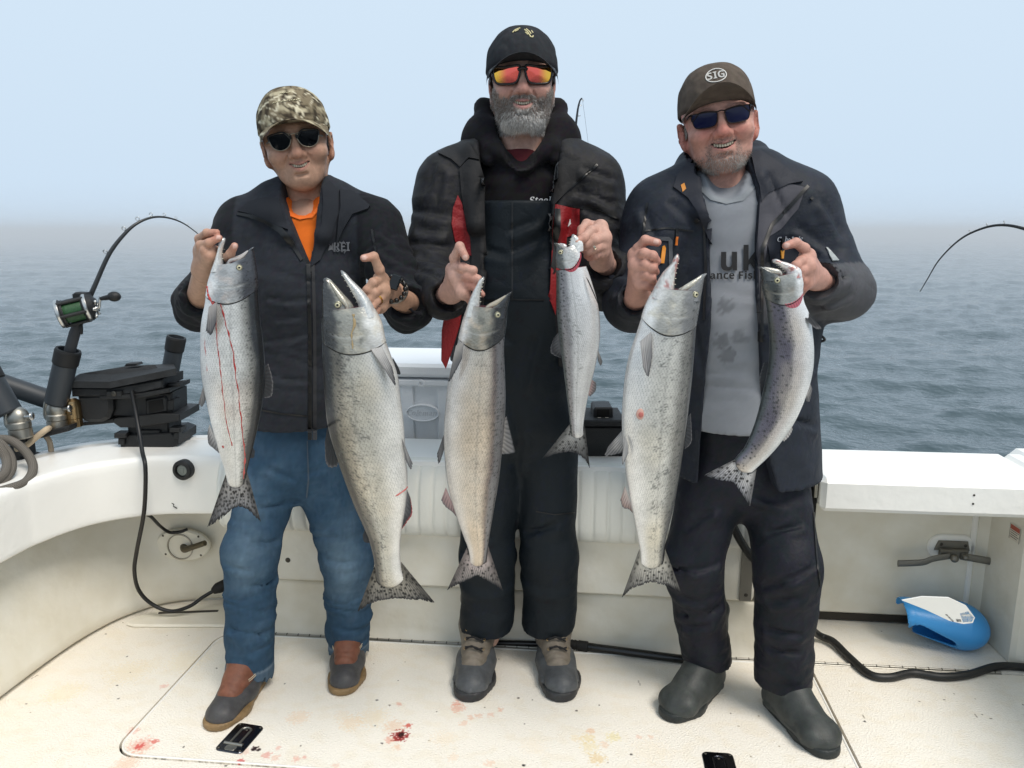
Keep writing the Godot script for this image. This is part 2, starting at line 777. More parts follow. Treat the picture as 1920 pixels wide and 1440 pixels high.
func make_materials() -> void:
	var fine := noise_normals(0.06, 4, 6.0, 3)
	var grain := noise_normals(0.25, 2, 6.0, 5)
	M.grain = grain
	M.fine = fine
	M.weave = height_normals(64, func(u, v): return 0.5 + 0.25 * sin(u * TAU * 8.0) * (1.0 if fmod(v * 16.0, 2.0) < 1.0 else -1.0) + 0.25 * sin(v * TAU * 8.0), 2.0)
	M.twill = height_normals(64, func(u, v): return 0.5 + 0.5 * sin((u + v) * TAU * 8.0), 2.5)
	M.gelcoat = paint(Color(0.915, 0.91, 0.89), 0.32)
	relief(M.gelcoat, fine, 1.3, 0.06)
	M.cream = paint(Color(0.905, 0.893, 0.85), 0.42)
	M.cream.albedo_texture = noise_colors(0.02, 5, Color(0.94, 0.925, 0.89), Color.WHITE, 11)
	relief(M.cream, fine, 1.1, 0.08)
	M.vinyl = paint(Color(0.86, 0.86, 0.83), 0.5)
	relief(M.vinyl, fine, 6.0, 0.15)
	M.black = paint(Color(0.075, 0.08, 0.085), 0.55)
	relief(M.black, grain, 5.0, 0.25)
	M.dusty = paint(Color(0.15, 0.16, 0.17), 0.7)
	M.dusty.albedo_texture = noise_colors(0.02, 4, Color(0.6, 0.6, 0.6), Color.WHITE, 21)
	relief(M.dusty, grain, 4.0, 0.3)
	M.tube = paint(Color(0.17, 0.19, 0.21), 0.5)
	relief(M.tube, grain, 8.0, 0.1)
	M.rubber = paint(Color(0.06, 0.06, 0.062), 0.65)
	M.steel = paint(Color(0.75, 0.75, 0.74), 0.28, 1.0)
	M.dull_steel = paint(Color(0.62, 0.61, 0.58), 0.42, 1.0)
	M.dark_steel = paint(Color(0.32, 0.33, 0.36), 0.22, 1.0)
	M.worn_alloy = paint(Color(0.5, 0.49, 0.46), 0.5, 0.85)
	relief(M.worn_alloy, fine, 12.0, 0.4)
	M.bronze = paint(Color(0.62, 0.52, 0.38), 0.3, 1.0)
	M.gap = paint(Color(0.06, 0.055, 0.05), 0.9)
	M.screw = paint(Color(0.3, 0.29, 0.27), 0.4, 0.8)
	M.wire = paint(Color(0.05, 0.05, 0.055), 0.45)


func deck_picture() -> ImageTexture:
	var w := 1024
	var h := 512
	var rough := noise(0.035, FastNoiseLite.TYPE_SIMPLEX_SMOOTH, 4, 7)
	var speck := noise(0.45, FastNoiseLite.TYPE_SIMPLEX, 1, 8)
	var b := PackedByteArray()
	b.resize(w * h * 3)
	for y in h:
		for x in w:
			var s := rough.get_noise_2d(x, y * 1.4)
			var t := speck.get_noise_2d(x, y) * 0.014
			var k := clampf(s * 0.9, -0.25, 0.35)
			var i := (y * w + x) * 3
			b[i] = clampi(int((0.922 - maxf(k, 0.0) * 0.02 + t) * 255), 0, 255)
			b[i + 1] = clampi(int((0.90 - maxf(k, 0.0) * 0.04 + t) * 255), 0, 255)
			b[i + 2] = clampi(int((0.855 - maxf(k, 0.0) * 0.075 + t) * 255), 0, 255)
	var im := Image.create_from_data(w, h, false, Image.FORMAT_RGB8, b)
	# spots of blood, slime and dirt where they lie
	var wild := noise(0.16, FastNoiseLite.TYPE_SIMPLEX_SMOOTH, 3, 17)
	var spots := [
		[750, 1380, 0.021, Color(0.52, 0.05, 0.05), 0.9], [752, 1378, 0.010, Color(0.16, 0.01, 0.01), 1.0], [765, 1361, 0.010, Color(0.75, 0.2, 0.15), 0.7], [730, 1388, 0.013, Color(0.8, 0.35, 0.25), 0.6], [740, 1362, 0.026, Color(0.88, 0.62, 0.45), 0.5],
		[748, 1320, 0.009, Color(0.82, 0.4, 0.3), 0.6], [745, 1402, 0.011, Color(0.88, 0.62, 0.45), 0.6], [858, 1328, 0.020, Color(0.85, 0.45, 0.32), 0.65], [856, 1318, 0.012, Color(0.85, 0.4, 0.3), 0.6], [883, 1345, 0.011, Color(0.86, 0.55, 0.4), 0.55], [898, 1342, 0.010, Color(0.86, 0.55, 0.4), 0.55],
		[920, 1340, 0.010, Color(0.86, 0.55, 0.42), 0.5], [938, 1331, 0.008, Color(0.85, 0.5, 0.36), 0.6], [870, 1356, 0.012, Color(0.88, 0.6, 0.45), 0.5], [1108, 1371, 0.012, Color(0.86, 0.58, 0.38), 0.6], [1103, 1385, 0.018, Color(0.87, 0.74, 0.42), 0.6], [1150, 1382, 0.018, Color(0.86, 0.78, 0.42), 0.6],
		[1105, 1400, 0.022, Color(0.88, 0.78, 0.5), 0.55], [1120, 1423, 0.020, Color(0.84, 0.66, 0.34), 0.65], [1133, 1396, 0.012, Color(0.86, 0.62, 0.45), 0.5], [1198, 1382, 0.008, Color(0.88, 0.6, 0.5), 0.5], [1220, 1382, 0.008, Color(0.88, 0.62, 0.5), 0.5], [1080, 1385, 0.014, Color(0.9, 0.78, 0.55), 0.5],
		[265, 1398, 0.030, Color(0.85, 0.4, 0.32), 0.6], [262, 1400, 0.012, Color(0.78, 0.22, 0.2), 0.7], [250, 1370, 0.014, Color(0.84, 0.42, 0.35), 0.55], [290, 1391, 0.010, Color(0.8, 0.28, 0.24), 0.6], [308, 1286, 0.012, Color(0.82, 0.4, 0.34), 0.5], [237, 1432, 0.030, Color(0.9, 0.65, 0.52), 0.6],
		[500, 1416, 0.012, Color(0.8, 0.3, 0.25), 0.65], [452, 1427, 0.009, Color(0.78, 0.25, 0.25), 0.65], [517, 1421, 0.011, Color(0.86, 0.55, 0.45), 0.55], [521, 1403, 0.008, Color(0.85, 0.45, 0.38), 0.55], [556, 1423, 0.010, Color(0.84, 0.42, 0.35), 0.6], [571, 1420, 0.006, Color(0.8, 0.35, 0.3), 0.6],
		[460, 1410, 0.012, Color(0.86, 0.55, 0.45), 0.5], [478, 1404, 0.0085, Color(0.1, 0.03, 0.03), 1.0], [485, 1406, 0.0055, Color(0.08, 0.03, 0.03), 1.0], [560, 1345, 0.03, Color(0.92, 0.74, 0.58), 0.5], [660, 1355, 0.03, Color(0.92, 0.76, 0.58), 0.55], [700, 1345, 0.04, Color(0.92, 0.82, 0.66), 0.55], [640, 1340, 0.02, Color(0.92, 0.8, 0.66), 0.4], [830, 1385, 0.03, Color(0.93, 0.84, 0.72), 0.5], [630, 1436, 0.01, Color(0.86, 0.6, 0.5), 0.5], [918, 1432, 0.012, Color(0.87, 0.6, 0.45), 0.5], [850, 1420, 0.014, Color(0.92, 0.75, 0.6), 0.45], [1000, 1400, 0.03, Color(0.93, 0.86, 0.75), 0.4],
		[470, 1260, 0.05, Color(0.92, 0.84, 0.68), 0.3], [1220, 1410, 0.05, Color(0.93, 0.85, 0.72), 0.35], [350, 1240, 0.06, Color(0.92, 0.84, 0.66), 0.4], [240, 1260, 0.06, Color(0.9, 0.8, 0.6), 0.4], [120, 1300, 0.05, Color(0.9, 0.82, 0.6), 0.4],
		[534, 1282, 0.003, Color(0.1, 0.1, 0.1), 0.9], [707, 1313, 0.0035, Color(0.1, 0.1, 0.1), 0.9], [703, 1361, 0.003, Color(0.1, 0.1, 0.1), 0.9], [716, 1394, 0.003, Color(0.1, 0.08, 0.08), 0.9], [344, 1401, 0.003, Color(0.12, 0.1, 0.1), 0.9], [220, 1285, 0.003, Color(0.12, 0.1, 0.1), 0.9], [222, 1310, 0.003, Color(0.12, 0.1, 0.1), 0.9], [238, 1231, 0.003, Color(0.12, 0.1, 0.1), 0.9], [982, 1435, 0.0045, Color(0.05, 0.05, 0.05), 1.0], [1081, 1333, 0.003, Color(0.15, 0.12, 0.1), 0.9], [1183, 1415, 0.0035, Color(0.12, 0.1, 0.1), 0.9], [972, 1309, 0.003, Color(0.15, 0.12, 0.1), 0.9], [1622, 1353, 0.004, Color(0.05, 0.05, 0.05), 0.9], [424, 1436, 0.0035, Color(0.05, 0.05, 0.05), 0.9]]
	var rg := RandomNumberGenerator.new()
	rg.seed = 12
	for i in 150:                                              # grit and short scuffs trodden in
		var q := Vector2(rg.randf() * w, rg.randf() * h)
		var dir := Vector2.from_angle(rg.randf() * TAU) * (rg.randf_range(0.0, 7.0) if i % 4 == 0 else 0.5)
		var tone := Color(0.25, 0.22, 0.18) if i % 3 else Color(0.55, 0.5, 0.42)
		for k in 8:
			var c := q + dir * (k / 7.0)
			if c.x > 1 and c.y > 1 and c.x < w - 1 and c.y < h - 1:
				im.set_pixel(int(c.x), int(c.y), im.get_pixel(int(c.x), int(c.y)).lerp(tone, 0.35))
	for s in spots:
		var p := in_boat(level(s[0], s[1], 0.0))
		var c := Vector2((p.x + 1.75) / 3.5 * w, (p.z + 0.4) / 1.75 * h)
		var r: float = s[2] / 3.5 * w
		for y in range(maxi(0, int(c.y - r * 1.8)), mini(h, int(c.y + r * 1.8) + 2)):
			for x in range(maxi(0, int(c.x - r * 1.8)), mini(w, int(c.x + r * 1.8) + 2)):
				var d := Vector2(x + 0.5, y + 0.5).distance_to(c) / r
				var k := smoothstep(1.15, 0.75, d - wild.get_noise_2d(x * 2.0, y * 2.0) * 1.1 * minf(1.0, r / 3.0))
				if k > 0.0:
					im.set_pixel(x, y, im.get_pixel(x, y).lerp(s[3], k * s[4] * (0.5 if s[3].g > 0.3 else 0.95)))
	return ImageTexture.create_from_image(im)


func sheet(g: Geo, poly: PackedVector2Array, y: float, depth: float) -> void:      # a level sheet with a skirt
	if Geometry2D.is_polygon_clockwise(poly):
		poly.reverse()
	var k := g.v.size()
	for p in poly:
		g.add(Vector3(p.x, y, p.y), Vector3.UP, Vector2((p.x + 1.75) / 3.5, (p.y + 0.4) / 1.75))
	for i in Geometry2D.triangulate_polygon(poly):
		g.f.append(k + i)
	for i in poly.size():
		var a := poly[i]
		var b := poly[(i + 1) % poly.size()]
		var o := Vector3(b.y - a.y, 0, a.x - b.x).normalized()
		k = g.v.size()
		for q in [[a, y], [b, y], [b, y - depth], [a, y - depth]]:
			g.add(Vector3(q[0].x, q[1], q[0].y), o, Vector2((q[0].x + 1.75) / 3.5, (q[0].y + 0.4) / 1.75))
		g.tri(k, k + 1, k + 2)
		g.tri(k, k + 2, k + 3)


func screw_heads(parent: Node, places: Array, toward: Vector3, r := 0.005) -> void:
	for p in places:
		var g := Geo.new()
		var fr := along(p, p + toward)
		g.lathe([[r, -0.002], [r, 0.0008], [r * 0.7, 0.0022], [r * 0.2, 0.0024], [r * 0.2, 0.001], [0.0, 0.001]], fr, 10)
		part("screw", g.done(), M.screw, parent)


func make_boat() -> void:
	var boat := thing("fishing_boat", "white fibreglass fishing boat cockpit with cream deck and padded transom", "boat")
	boat.transform = boat_frame
	now = boat_frame
	var g: Geo
	# deck with the hatch let into it
	var stain := paint(Color.WHITE, 0.55)
	stain.albedo_texture = deck_picture()
	var nn := noise(0.35, FastNoiseLite.TYPE_SIMPLEX_SMOOTH, 2, 9).get_image(1536, 768)
	nn.convert(Image.FORMAT_RGBA8)
	nn.bump_map_to_normal_map(3.0)
	stain.normal_enabled = true
	stain.normal_texture = ImageTexture.create_from_image(nn)
	stain.normal_scale = 0.35
	var hx0 := -1.09
	var hx1 := 0.886
	var hz1 := 0.647
	var hole := rounded(hx0 - 0.006, -0.004, hx1 + 0.004, hz1 + 0.006, 0.075, 8)
	hole.reverse()
	g = Geo.new()
	var near_pts := PackedVector2Array()
	for p in hole:
		near_pts.append(p)
	# two halves of the deck left and right of the hatch middle
	var left := PackedVector2Array([Vector2(-0.1, -0.36), Vector2(-0.1, -0.004)])
	var right := PackedVector2Array([Vector2(-0.1, 3.0), Vector2(-0.1, hz1 + 0.006)])
	var lefts := []
	var rights := []
	for p in rounded(hx0 - 0.006, -0.004, hx1 + 0.004, hz1 + 0.006, 0.075, 8):
		if p.x < -0.1:
			lefts.append(p)
		else:
			rights.append(p)
	lefts.sort_custom(func(a, b): return atan2(a.y - 0.32, -(a.x + 0.1)) < atan2(b.y - 0.32, -(b.x + 0.1)))
	rights.sort_custom(func(a, b): return atan2(a.y - 0.32, a.x + 0.1) > atan2(b.y - 0.32, b.x + 0.1))
	left.append_array(PackedVector2Array(lefts))
	left.append_array(PackedVector2Array([Vector2(-0.1, hz1 + 0.006), Vector2(-0.1, 3.0), Vector2(-1.75, 3.0), Vector2(-1.75, -0.36)]))
	right.append_array(PackedVector2Array(rights))
	right.append_array(PackedVector2Array([Vector2(-0.1, -0.004), Vector2(-0.1, -0.36), Vector2(0.888, -0.36), Vector2(0.888, 3.0)]))
	sheet(g, left, 0.0, 0.014)
	sheet(g, PackedVector2Array([Vector2(-0.1, 3.0), Vector2(-0.1, hz1 + 0.006), Vector2(0.88, hz1 + 0.006), Vector2(0.88, 3.0)]), 0.0, 0.014)
	sheet(g, PackedVector2Array([Vector2(-0.1, -0.004), Vector2(-0.1, -0.36), Vector2(1.75, -0.36), Vector2(1.75, -0.004)]), 0.0, 0.014)
	sheet(g, PackedVector2Array([Vector2(0.894, 0.004), Vector2(1.75, 0.004), Vector2(1.75, 3.0), Vector2(0.894, 3.0)]), 0.0, 0.014)
	part("deck", g.done(), stain, boat)
	g = Geo.new()
	g.box(Vector3(0, -0.035, 1.3), Vector3(3.5, 0.04, 3.4), 0.002)
	part("deck_gutter", g.done(), M.gap, boat)
	g = Geo.new()
	var hp := PackedVector2Array()
	for p in rounded(hx0, 0.003, hx1, hz1, 0.07, 8):
		hp.append(p)
	sheet(g, hp, 0.0005, 0.014)
	var hatch := part("hatch", g.done(), stain, boat)
	g = Geo.new()
	var rim := PackedVector3Array()
	for p in rounded(hx0 + 0.004, 0.012, hx1 - 0.004, hz1 - 0.004, 0.066, 8):
		rim.append(Vector3(p.x, -0.0005, p.y))
	rim.append(rim[0])
	g.tube(rim, 0.0035, 6, Vector2.ONE, false)
	part("hatch_lip", g.done(), M.gelcoat, hatch)
	# piano hinge
	g = Geo.new()
	g.tube(PackedVector3Array([Vector3(-1.0, 0.004, 0), Vector3(1.48, 0.004, 0)]), 0.0038, 8)
	g.box(Vector3(0.24, 0.0015, 0.0), Vector3(2.48, 0.003, 0.016), 0.001)
	var hinge := part("piano_hinge", g.done(), M.dull_steel, boat)
	g = Geo.new()
	for i in 62:
		g.tube(PackedVector3Array([Vector3(-0.98 + i * 0.04, 0.0042, 0), Vector3(-0.977 + i * 0.04, 0.0042, 0)]), 0.0048, 8)
	var kn := part("knuckle_gaps", g.done(), M.screw, hinge)
	kn.set_meta("kind", "stuff")
	# liner: from the seat box round the port corner and forward
	var foot := curve([Vector3(-0.6, 0, -0.215), Vector3(-1.0, 0, -0.215), Vector3(-1.187, 0, -0.207), Vector3(-1.36, 0, -0.16), Vector3(-1.445, 0, -0.08), Vector3(-1.5, 0, 0.03), Vector3(-1.532, 0, 0.2), Vector3(-1.545, 0, 0.5), Vector3(-1.56, 0, 1.2), Vector3(-1.56, 0, 3.0)], 6)
	var head := curve([Vector3(-0.6, 0, -0.225), Vector3(-1.0, 0, -0.228), Vector3(-1.2, 0, -0.22), Vector3(-1.4, 0, -0.19), Vector3(-1.51, 0, -0.11), Vector3(-1.575, 0, 0.02), Vector3(-1.61, 0, 0.2), Vector3(-1.63, 0, 0.5), Vector3(-1.64, 0, 1.2), Vector3(-1.64, 0, 3.0)], 6)
	var rows := []
	for s in [[0.0, -0.05], [0.006, -0.026], [0.022, -0.008], [0.055, 0.0], [0.15, 0.0], [0.3, 0.0], [0.5, 0.0]]:
		var row := PackedVector3Array()
		for i in foot.size():
			var t := (foot[mini(i + 1, foot.size() - 1)] - foot[maxi(i - 1, 0)]).normalized()
			var o := Vector3(t.z, 0, -t.x)
			var p: Vector3 = foot[i].lerp(head[i], s[0] / 0.5) + o * s[1]
			p.y = s[0] + 0.0005
			row.append(p)
		rows.append(row)
	g = Geo.new()
	g.grid(rows, false, null, Vector2.ONE, Vector3(1, 0, 0.5))
	part("inner_liner", g.done(), M.cream, boat)
	# port gunwale: a rounded cap that sweeps round the corner
	var inner := curve([Vector3(-1.0, 0, 0.01), Vector3(-1.089, 0, 0.012), Vector3(-1.24, 0, 0.03), Vector3(-1.345, 0, 0.072), Vector3(-1.436, 0, 0.152), Vector3(-1.49, 0, 0.283), Vector3(-1.506, 0, 0.45), Vector3(-1.515, 0, 1.2), Vector3(-1.515, 0, 3.0)], 8)
	var outer := curve([Vector3(-1.0, 0, -0.29), Vector3(-1.12, 0, -0.28), Vector3(-1.36, 0, -0.235), Vector3(-1.54, 0, -0.167), Vector3(-1.66, 0, -0.06), Vector3(-1.71, 0, 0.1), Vector3(-1.745, 0, 0.45), Vector3(-1.78, 0, 1.2), Vector3(-1.78, 0, 3.0)], 8)
	rows = []
	var section := [[0.1, 0.45], [0.02, 0.437], [0.004, 0.442], [0.0, 0.455], [0.0, 0.6], [0.004, 0.622], [0.03, 0.637], [0.08, 0.641], [0.5, 0.645], [0.66, 0.646], [0.69, 0.64], [0.73, 0.64], [0.76, 0.646], [0.93, 0.643], [0.98, 0.63], [1.0, 0.6], [1.0, 0.5], [0.96, 0.3], [0.9, 0.0], [0.8, -0.5]]
	for s in section:
		var row := PackedVector3Array()
		for i in inner.size():
			var p: Vector3 = inner[i].lerp(outer[i], s[0])
			p.y = s[1]
			row.append(p)
		rows.append(row)
	g = Geo.new()
	g.grid(rows, false, null, Vector2.ONE, Vector3(0.3, 1, 0.3))
	var gun := part("port_gunwale", g.done(), M.gelcoat, boat)
	# round courtesy light in the lip
	var lamp_at := in_boat(at(340, 883, -2.44)) 
	lamp_at.z = 0.036
	var fr := along(lamp_at, lamp_at + Vector3(-0.06, 0, 1).normalized())
	fr.origin = Vector3(lamp_at.x, lamp_at.y, 0.028)
	g = Geo.new()
	g.lathe([[0.034, -0.03], [0.034, 0.006], [0.031, 0.011], [0.022, 0.012], [0.02, 0.004], [0.02, -0.01]], fr, 32)
	var cl := part("courtesy_light", g.done(), M.black, gun)
	g = Geo.new()
	g.lathe([[0.02, 0.003], [0.017, 0.006], [0.0, 0.007]], fr, 24)
	g.box(fr * Vector3(0.0, 0.007, 0.0), Vector3(0.014, 0.016, 0.002), 0.001)
	part("lens", g.done(), paint(Color(0.45, 0.47, 0.45), 0.15), boat.get_node("port_gunwale"))
	# chip in the lip
	g = Geo.new()
	var chip := PackedVector3Array()
	for q in [[309, 934], [312, 942], [310, 947], [318, 951], [317, 955], [325, 958]]:
		var p := in_boat(at(q[0], q[1], -2.43))
		p.z = 0.0225 + absf(p.x + 1.24) * 0.16
		chip.append(p)
	g.tube(chip, 0.0016, 5)
	part("crack", g.done(), M.gap, gun)
	# transom
	g = Geo.new()
	g.box(Vector3(-0.03, 0.096, -0.13), Vector3(1.78, 0.192, 0.21), 0.006)
	g.box(Vector3(-0.03, 0.41, -0.115), Vector3(1.78, 0.42, 0.19), 0.006)
	var rows2 := []
	for s in [[0.0, 0.001, -0.004], [0.0, 0.012, -0.016], [0.0, 0.04, -0.0225], [0.0, 0.18, -0.0225], [0.0, 0.19, -0.026], [0.0, 0.195, -0.034]]:
		rows2.append(PackedVector3Array([Vector3(-0.92, s[1], s[2]), Vector3(0.86, s[1], s[2])]))
	g.grid(rows2, false, null, Vector2.ONE, Vector3(0, 0.2, 1))
	part("seat_base", g.done(), M.cream, boat)
	g = Geo.new()
	g.box(Vector3(-0.07, 0.62, -0.14), Vector3(1.87, 0.042, 0.3), 0.012)
	part("transom_cap", g.done(), M.gelcoat, boat)
	g = Geo.new()
	g.prism(rounded(-0.9, 0.212, 0.705, 0.41, 0.02), -0.02, 0.012, 0.006)
	var panel := part("folding_seat_panel", g.done(), M.cream, boat)
	g = Geo.new()
	g.prism(rounded(0.76, 0.2, 0.858, 0.41, 0.012), -0.03, 0.008, 0.005)
	part("side_panel", g.done(), M.cream, boat)
	g = Geo.new()
	g.box(Vector3(0.732, 0.31, -0.0195), Vector3(0.05, 0.2, 0.004), 0.001)
	part("recess", g.done(), M.gap, boat)
	for e in [[-0.894, 0.25, 0.44, 0.018], [0.672, 0.215, 0.40, 0.034]]:
		g = Geo.new()
		g.prism(rounded(e[0] - e[3] / 2, e[1], e[0] + e[3] / 2 + 0.004, e[2], 0.005), 0.0125, 0.018, 0.0015)
		var br := part("hinge_bracket", g.done(), M.worn_alloy, panel)
		screw_heads(panel, [Vector3(e[0] + 0.004, e[1] + 0.022, 0.018), Vector3(e[0] + 0.002, e[2] - 0.03, 0.018)], Vector3(0, 0, 1), 0.006)
	g = Geo.new()
	g.tube(PackedVector3Array([Vector3(0.706, 0.215, 0.006), Vector3(0.706, 0.4, 0.006)]), 0.0065, 10)
	part("hinge_pin", g.done(), M.dull_steel, panel)
	screw_heads(panel, [Vector3(-0.835, 0.285, 0.012)], Vector3(0, 0, 1), 0.009)
	# padded bolster with its stitched pleats
	rows = []
	var prof := [[0.406, -0.02], [0.402, 0.02], [0.406, 0.045], [0.425, 0.064], [0.46, 0.074], [0.52, 0.072], [0.57, 0.062], [0.605, 0.042], [0.63, 0.012], [0.6415, -0.02], [0.644, -0.04]]
	var x0 := -1.06
	var cols := 400
	var wob := noise(3.0, FastNoiseLite.TYPE_SIMPLEX_SMOOTH, 2, 31)
	for s in prof:
		var row := PackedVector3Array()
		for i in cols + 1:
			var x := x0 + 1.915 * i / cols
			var ph := fposmod((x + 0.004 * wob.get_noise_2d(x * 0.7, s[0] * 4.0)) / 0.0465, 1.0)
			var dip := pow(absf(ph - 0.5) * 2.0, 9.0) * 0.0075 + pow(absf(ph - 0.5) * 2.0, 2.0) * 0.002 + 0.002 * wob.get_noise_2d(x * 3.0, s[0] * 5.0)
			var ends := minf(minf(x - x0, x0 + 1.915 - x) / 0.03, 1.0)
			ends = sqrt(1.0 - pow(1.0 - ends, 2.0))
			row.append(Vector3(x, lerpf(0.52, s[1 - 1], 0.9 + 0.1 * ends), -0.02 + (s[1] + 0.02) * ends - dip * clampf((s[1] + 0.02) * 30.0, 0.0, 1.0)))
		rows.append(row)
	g = Geo.new()
	g.grid(rows, false, null, Vector2(8, 1), Vector3(0, 0, 1))
	part("bolster_cushion", g.done(), M.vinyl, boat)
	# clear flap at the port end of the cushion
	# starboard door, its jamb and caps
	g = Geo.new()
	g.box(Vector3(1.2, 0.285, -0.315), Vector3(0.68, 0.5, 0.05), 0.006)
	var door := part("transom_door", g.done(), M.cream, boat)
	g = Geo.new()
	g.box(Vector3(1.2, 0.018, -0.318), Vector3(0.68, 0.03, 0.04), 0.002)
	part("door_gap", g.done(), paint(Color(0.2, 0.18, 0.15), 0.8), boat)
	g = Geo.new()
	var jamb := PackedVector2Array([Vector2(1.505, 0.29), Vector2(1.53, 0.262), Vector2(1.536, 0.07), Vector2(1.548, 0.055), Vector2(1.62, 0.01), Vector2(1.66, -0.3), Vector2(1.68, -3.0), Vector2(1.75, -3.0), Vector2(1.75, 0.34), Vector2(1.505, 0.34)])
	g.prism(jamb, 0.0008, 0.56, 0.003, Transform3D(Basis(Vector3.RIGHT, Vector3(0, 0, -1), Vector3.UP), Vector3.ZERO))
	var jb := part("door_jamb", g.done(), M.cream, boat)
	g = Geo.new()
	g.box(Vector3(1.492, 0.3, -0.29), Vector3(0.018, 0.5, 0.016), 0.004)
	part("door_edge", g.done(), M.gelcoat, boat)
	g = Geo.new()
	g.box(Vector3(1.212, 0.588, -0.124), Vector3(0.676, 0.106, 0.348), 0.014)
	part("door_cap", g.done(), M.gelcoat, boat)
	g = Geo.new()
	g.box(Vector3(1.72, 0.588, 1.3), Vector3(0.33, 0.106, 3.2), 0.014)
	g.box(Vector3(1.72, 0.1, 1.3), Vector3(0.25, 1.1, 3.3), 0.02)
	part("starboard_gunwale", g.done(), M.gelcoat, boat)
	g = Geo.new()
	g.box(Vector3(0.867, 0.45, -0.04), Vector3(0.012, 0.34, 0.1), 0.002)
	part("door_hinge_gap", g.done(), M.gap, boat)
	for y in [0.57, 0.41]:
		g = Geo.new()
		g.tube(PackedVector3Array([Vector3(0.868, y, 0.014), Vector3(0.868, y + 0.06, 0.014)]), 0.006, 10)
		part("door_hinge", g.done(), M.dull_steel, boat)
	screw_heads(boat, [Vector3(1.31, 0.605, 0.05), Vector3(1.31, 0.578, 0.05)], Vector3(0, 0, 1), 0.0035)
	# hull outside
	g = Geo.new()
	g.box(Vector3(0.2, 0.12, -0.4), Vector3(2.9, 0.9, 0.08), 0.02)
	part("transom_hull", g.done(), M.gelcoat, boat)
	g = Geo.new()
	g.box(Vector3(0.0, -0.3, -0.8), Vector3(2.7, 0.06, 0.75), 0.02)
	part("swim_platform", g.done(), M.gelcoat, boat)
	# door latch
	var lz := -0.29
	g = Geo.new()
	var lc := in_boat(at(1783, 1026, -2.5))
	g.prism(_shift(rounded(-0.078, -0.046, 0.078, 0.046, 0.044, 8), Vector2(lc.x, lc.y)), lz - 0.01, lz + 0.008, 0.004)
	var latch := part("latch", g.done(), M.gelcoat, boat)
	g = Geo.new()
	g.prism(_shift(PackedVector2Array([Vector2(-0.058, -0.012), Vector2(-0.046, 0.022), Vector2(0.05, 0.022), Vector2(0.058, -0.012)]), Vector2(lc.x, lc.y + 0.004)), lz + 0.008, lz + 0.016, 0.002)
	g.box(Vector3(lc.x, lc.y - 0.012, lz + 0.026), Vector3(0.09, 0.03, 0.026), 0.004)
	part("latch_body", g.done(), M.worn_alloy, latch)
	g = Geo.new()
	g.tube(curve([Vector3(lc.x - 0.02, lc.y - 0.016, lz + 0.045), Vector3(lc.x - 0.075, lc.y - 0.026, lz + 0.05), Vector3(lc.x - 0.11, lc.y - 0.04, lz + 0.052), Vector3(lc.x - 0.19, lc.y - 0.046, lz + 0.055)], 6), ramp([0.011, 0.0115, 0.012, 0.0125], 19), 10, Vector2(1.0, 0.42), true, Vector3.UP)
	part("latch_handle", g.done(), M.worn_alloy, latch)
	g = Geo.new()
	g.tube(curve([Vector3(lc.x + 0.015, lc.y - 0.014, lz + 0.046), Vector3(lc.x + 0.08, lc.y - 0.022, lz + 0.05), Vector3(lc.x + 0.125, lc.y - 0.03, lz + 0.05)], 6), 0.013, 10, Vector2(1.0, 0.4), true, Vector3.UP)
	part("latch_arm", g.done(), M.worn_alloy, latch)
	g = Geo.new()
	g.ball(Vector3(lc.x - 0.008, lc.y - 0.02, lz + 0.055), Vector3(0.014, 0.014, 0.012))
	g.ball(Vector3(lc.x + 0.026, lc.y - 0.014, lz + 0.055), Vector3(0.011, 0.011, 0.012))
	part("latch_pins", g.done(), M.worn_alloy, latch)
	g = Geo.new()
	g.box(Vector3(lc.x + 0.133, lc.y - 0.018, lz + 0.03), Vector3(0.02, 0.09, 0.07), 0.006)
	part("latch_keeper", g.done(), M.worn_alloy, latch)
	screw_heads(boat.get_node("latch"), [Vector3(lc.x - 0.038, lc.y + 0.014, lz + 0.016), Vector3(lc.x + 0.042, lc.y + 0.012, lz + 0.016)], Vector3(0, 0, 1), 0.006)
	# warning sticker on the jamb
	g = Geo.new()
	var sk := face_frame(Vector3(1.5328, 0.425, -0.12), Vector3(-1, 0, 0.03))
	g.prism(rounded(-0.028, -0.026, 0.028, 0.026, 0.003), 0.0, 0.0012, 0.0003, sk)
	var st := part("warning_sticker", g.done(), paint(Color(0.85, 0.82, 0.76), 0.4), boat)
	g = Geo.new()
	g.prism(rounded(-0.025, 0.008, 0.025, 0.023, 0.001), 0.0012, 0.0016, 0.0001, sk)
	part("sticker_header", g.done(), paint(Color(0.66, 0.3, 0.22), 0.5), st)
	g = Geo.new()
	for i in 4:
		g.prism(rounded(-0.023, 0.003 - i * 0.007, 0.023 - (i % 2) * 0.008, 0.005 - i * 0.007, 0.0005), 0.0012, 0.0016, 0.0001, sk)
	for q in [[-0.0275, 0], [0.0275, 0]]:
		g.prism(rounded(q[0] - 0.0007, -0.026, q[0] + 0.0007, 0.026, 0.0002), 0.0012, 0.0016, 0.0001, sk)
	part("sticker_print", g.done(), paint(Color(0.12, 0.1, 0.1), 0.5), st)
	# oval wash-down fitting on the bulkhead
	var oc := in_boat(at(348, 1018, -2.68))
	var oz := -0.176
	g = Geo.new()
	var ov := PackedVector2Array()
	for i in 40:
		ov.append(Vector2(oc.x + cos(TAU * i / 40) * 0.104, oc.y + sin(TAU * i / 40) * 0.062))
	g.prism(ov, oz - 0.01, oz + 0.014, 0.006)
	var oval := part("oval_fitting", g.done(), M.cream, boat)
	g = Geo.new()
	var of := along(Vector3(oc.x - 0.006, oc.y - 0.004, oz), Vector3(oc.x - 0.006, oc.y - 0.004, oz + 1))
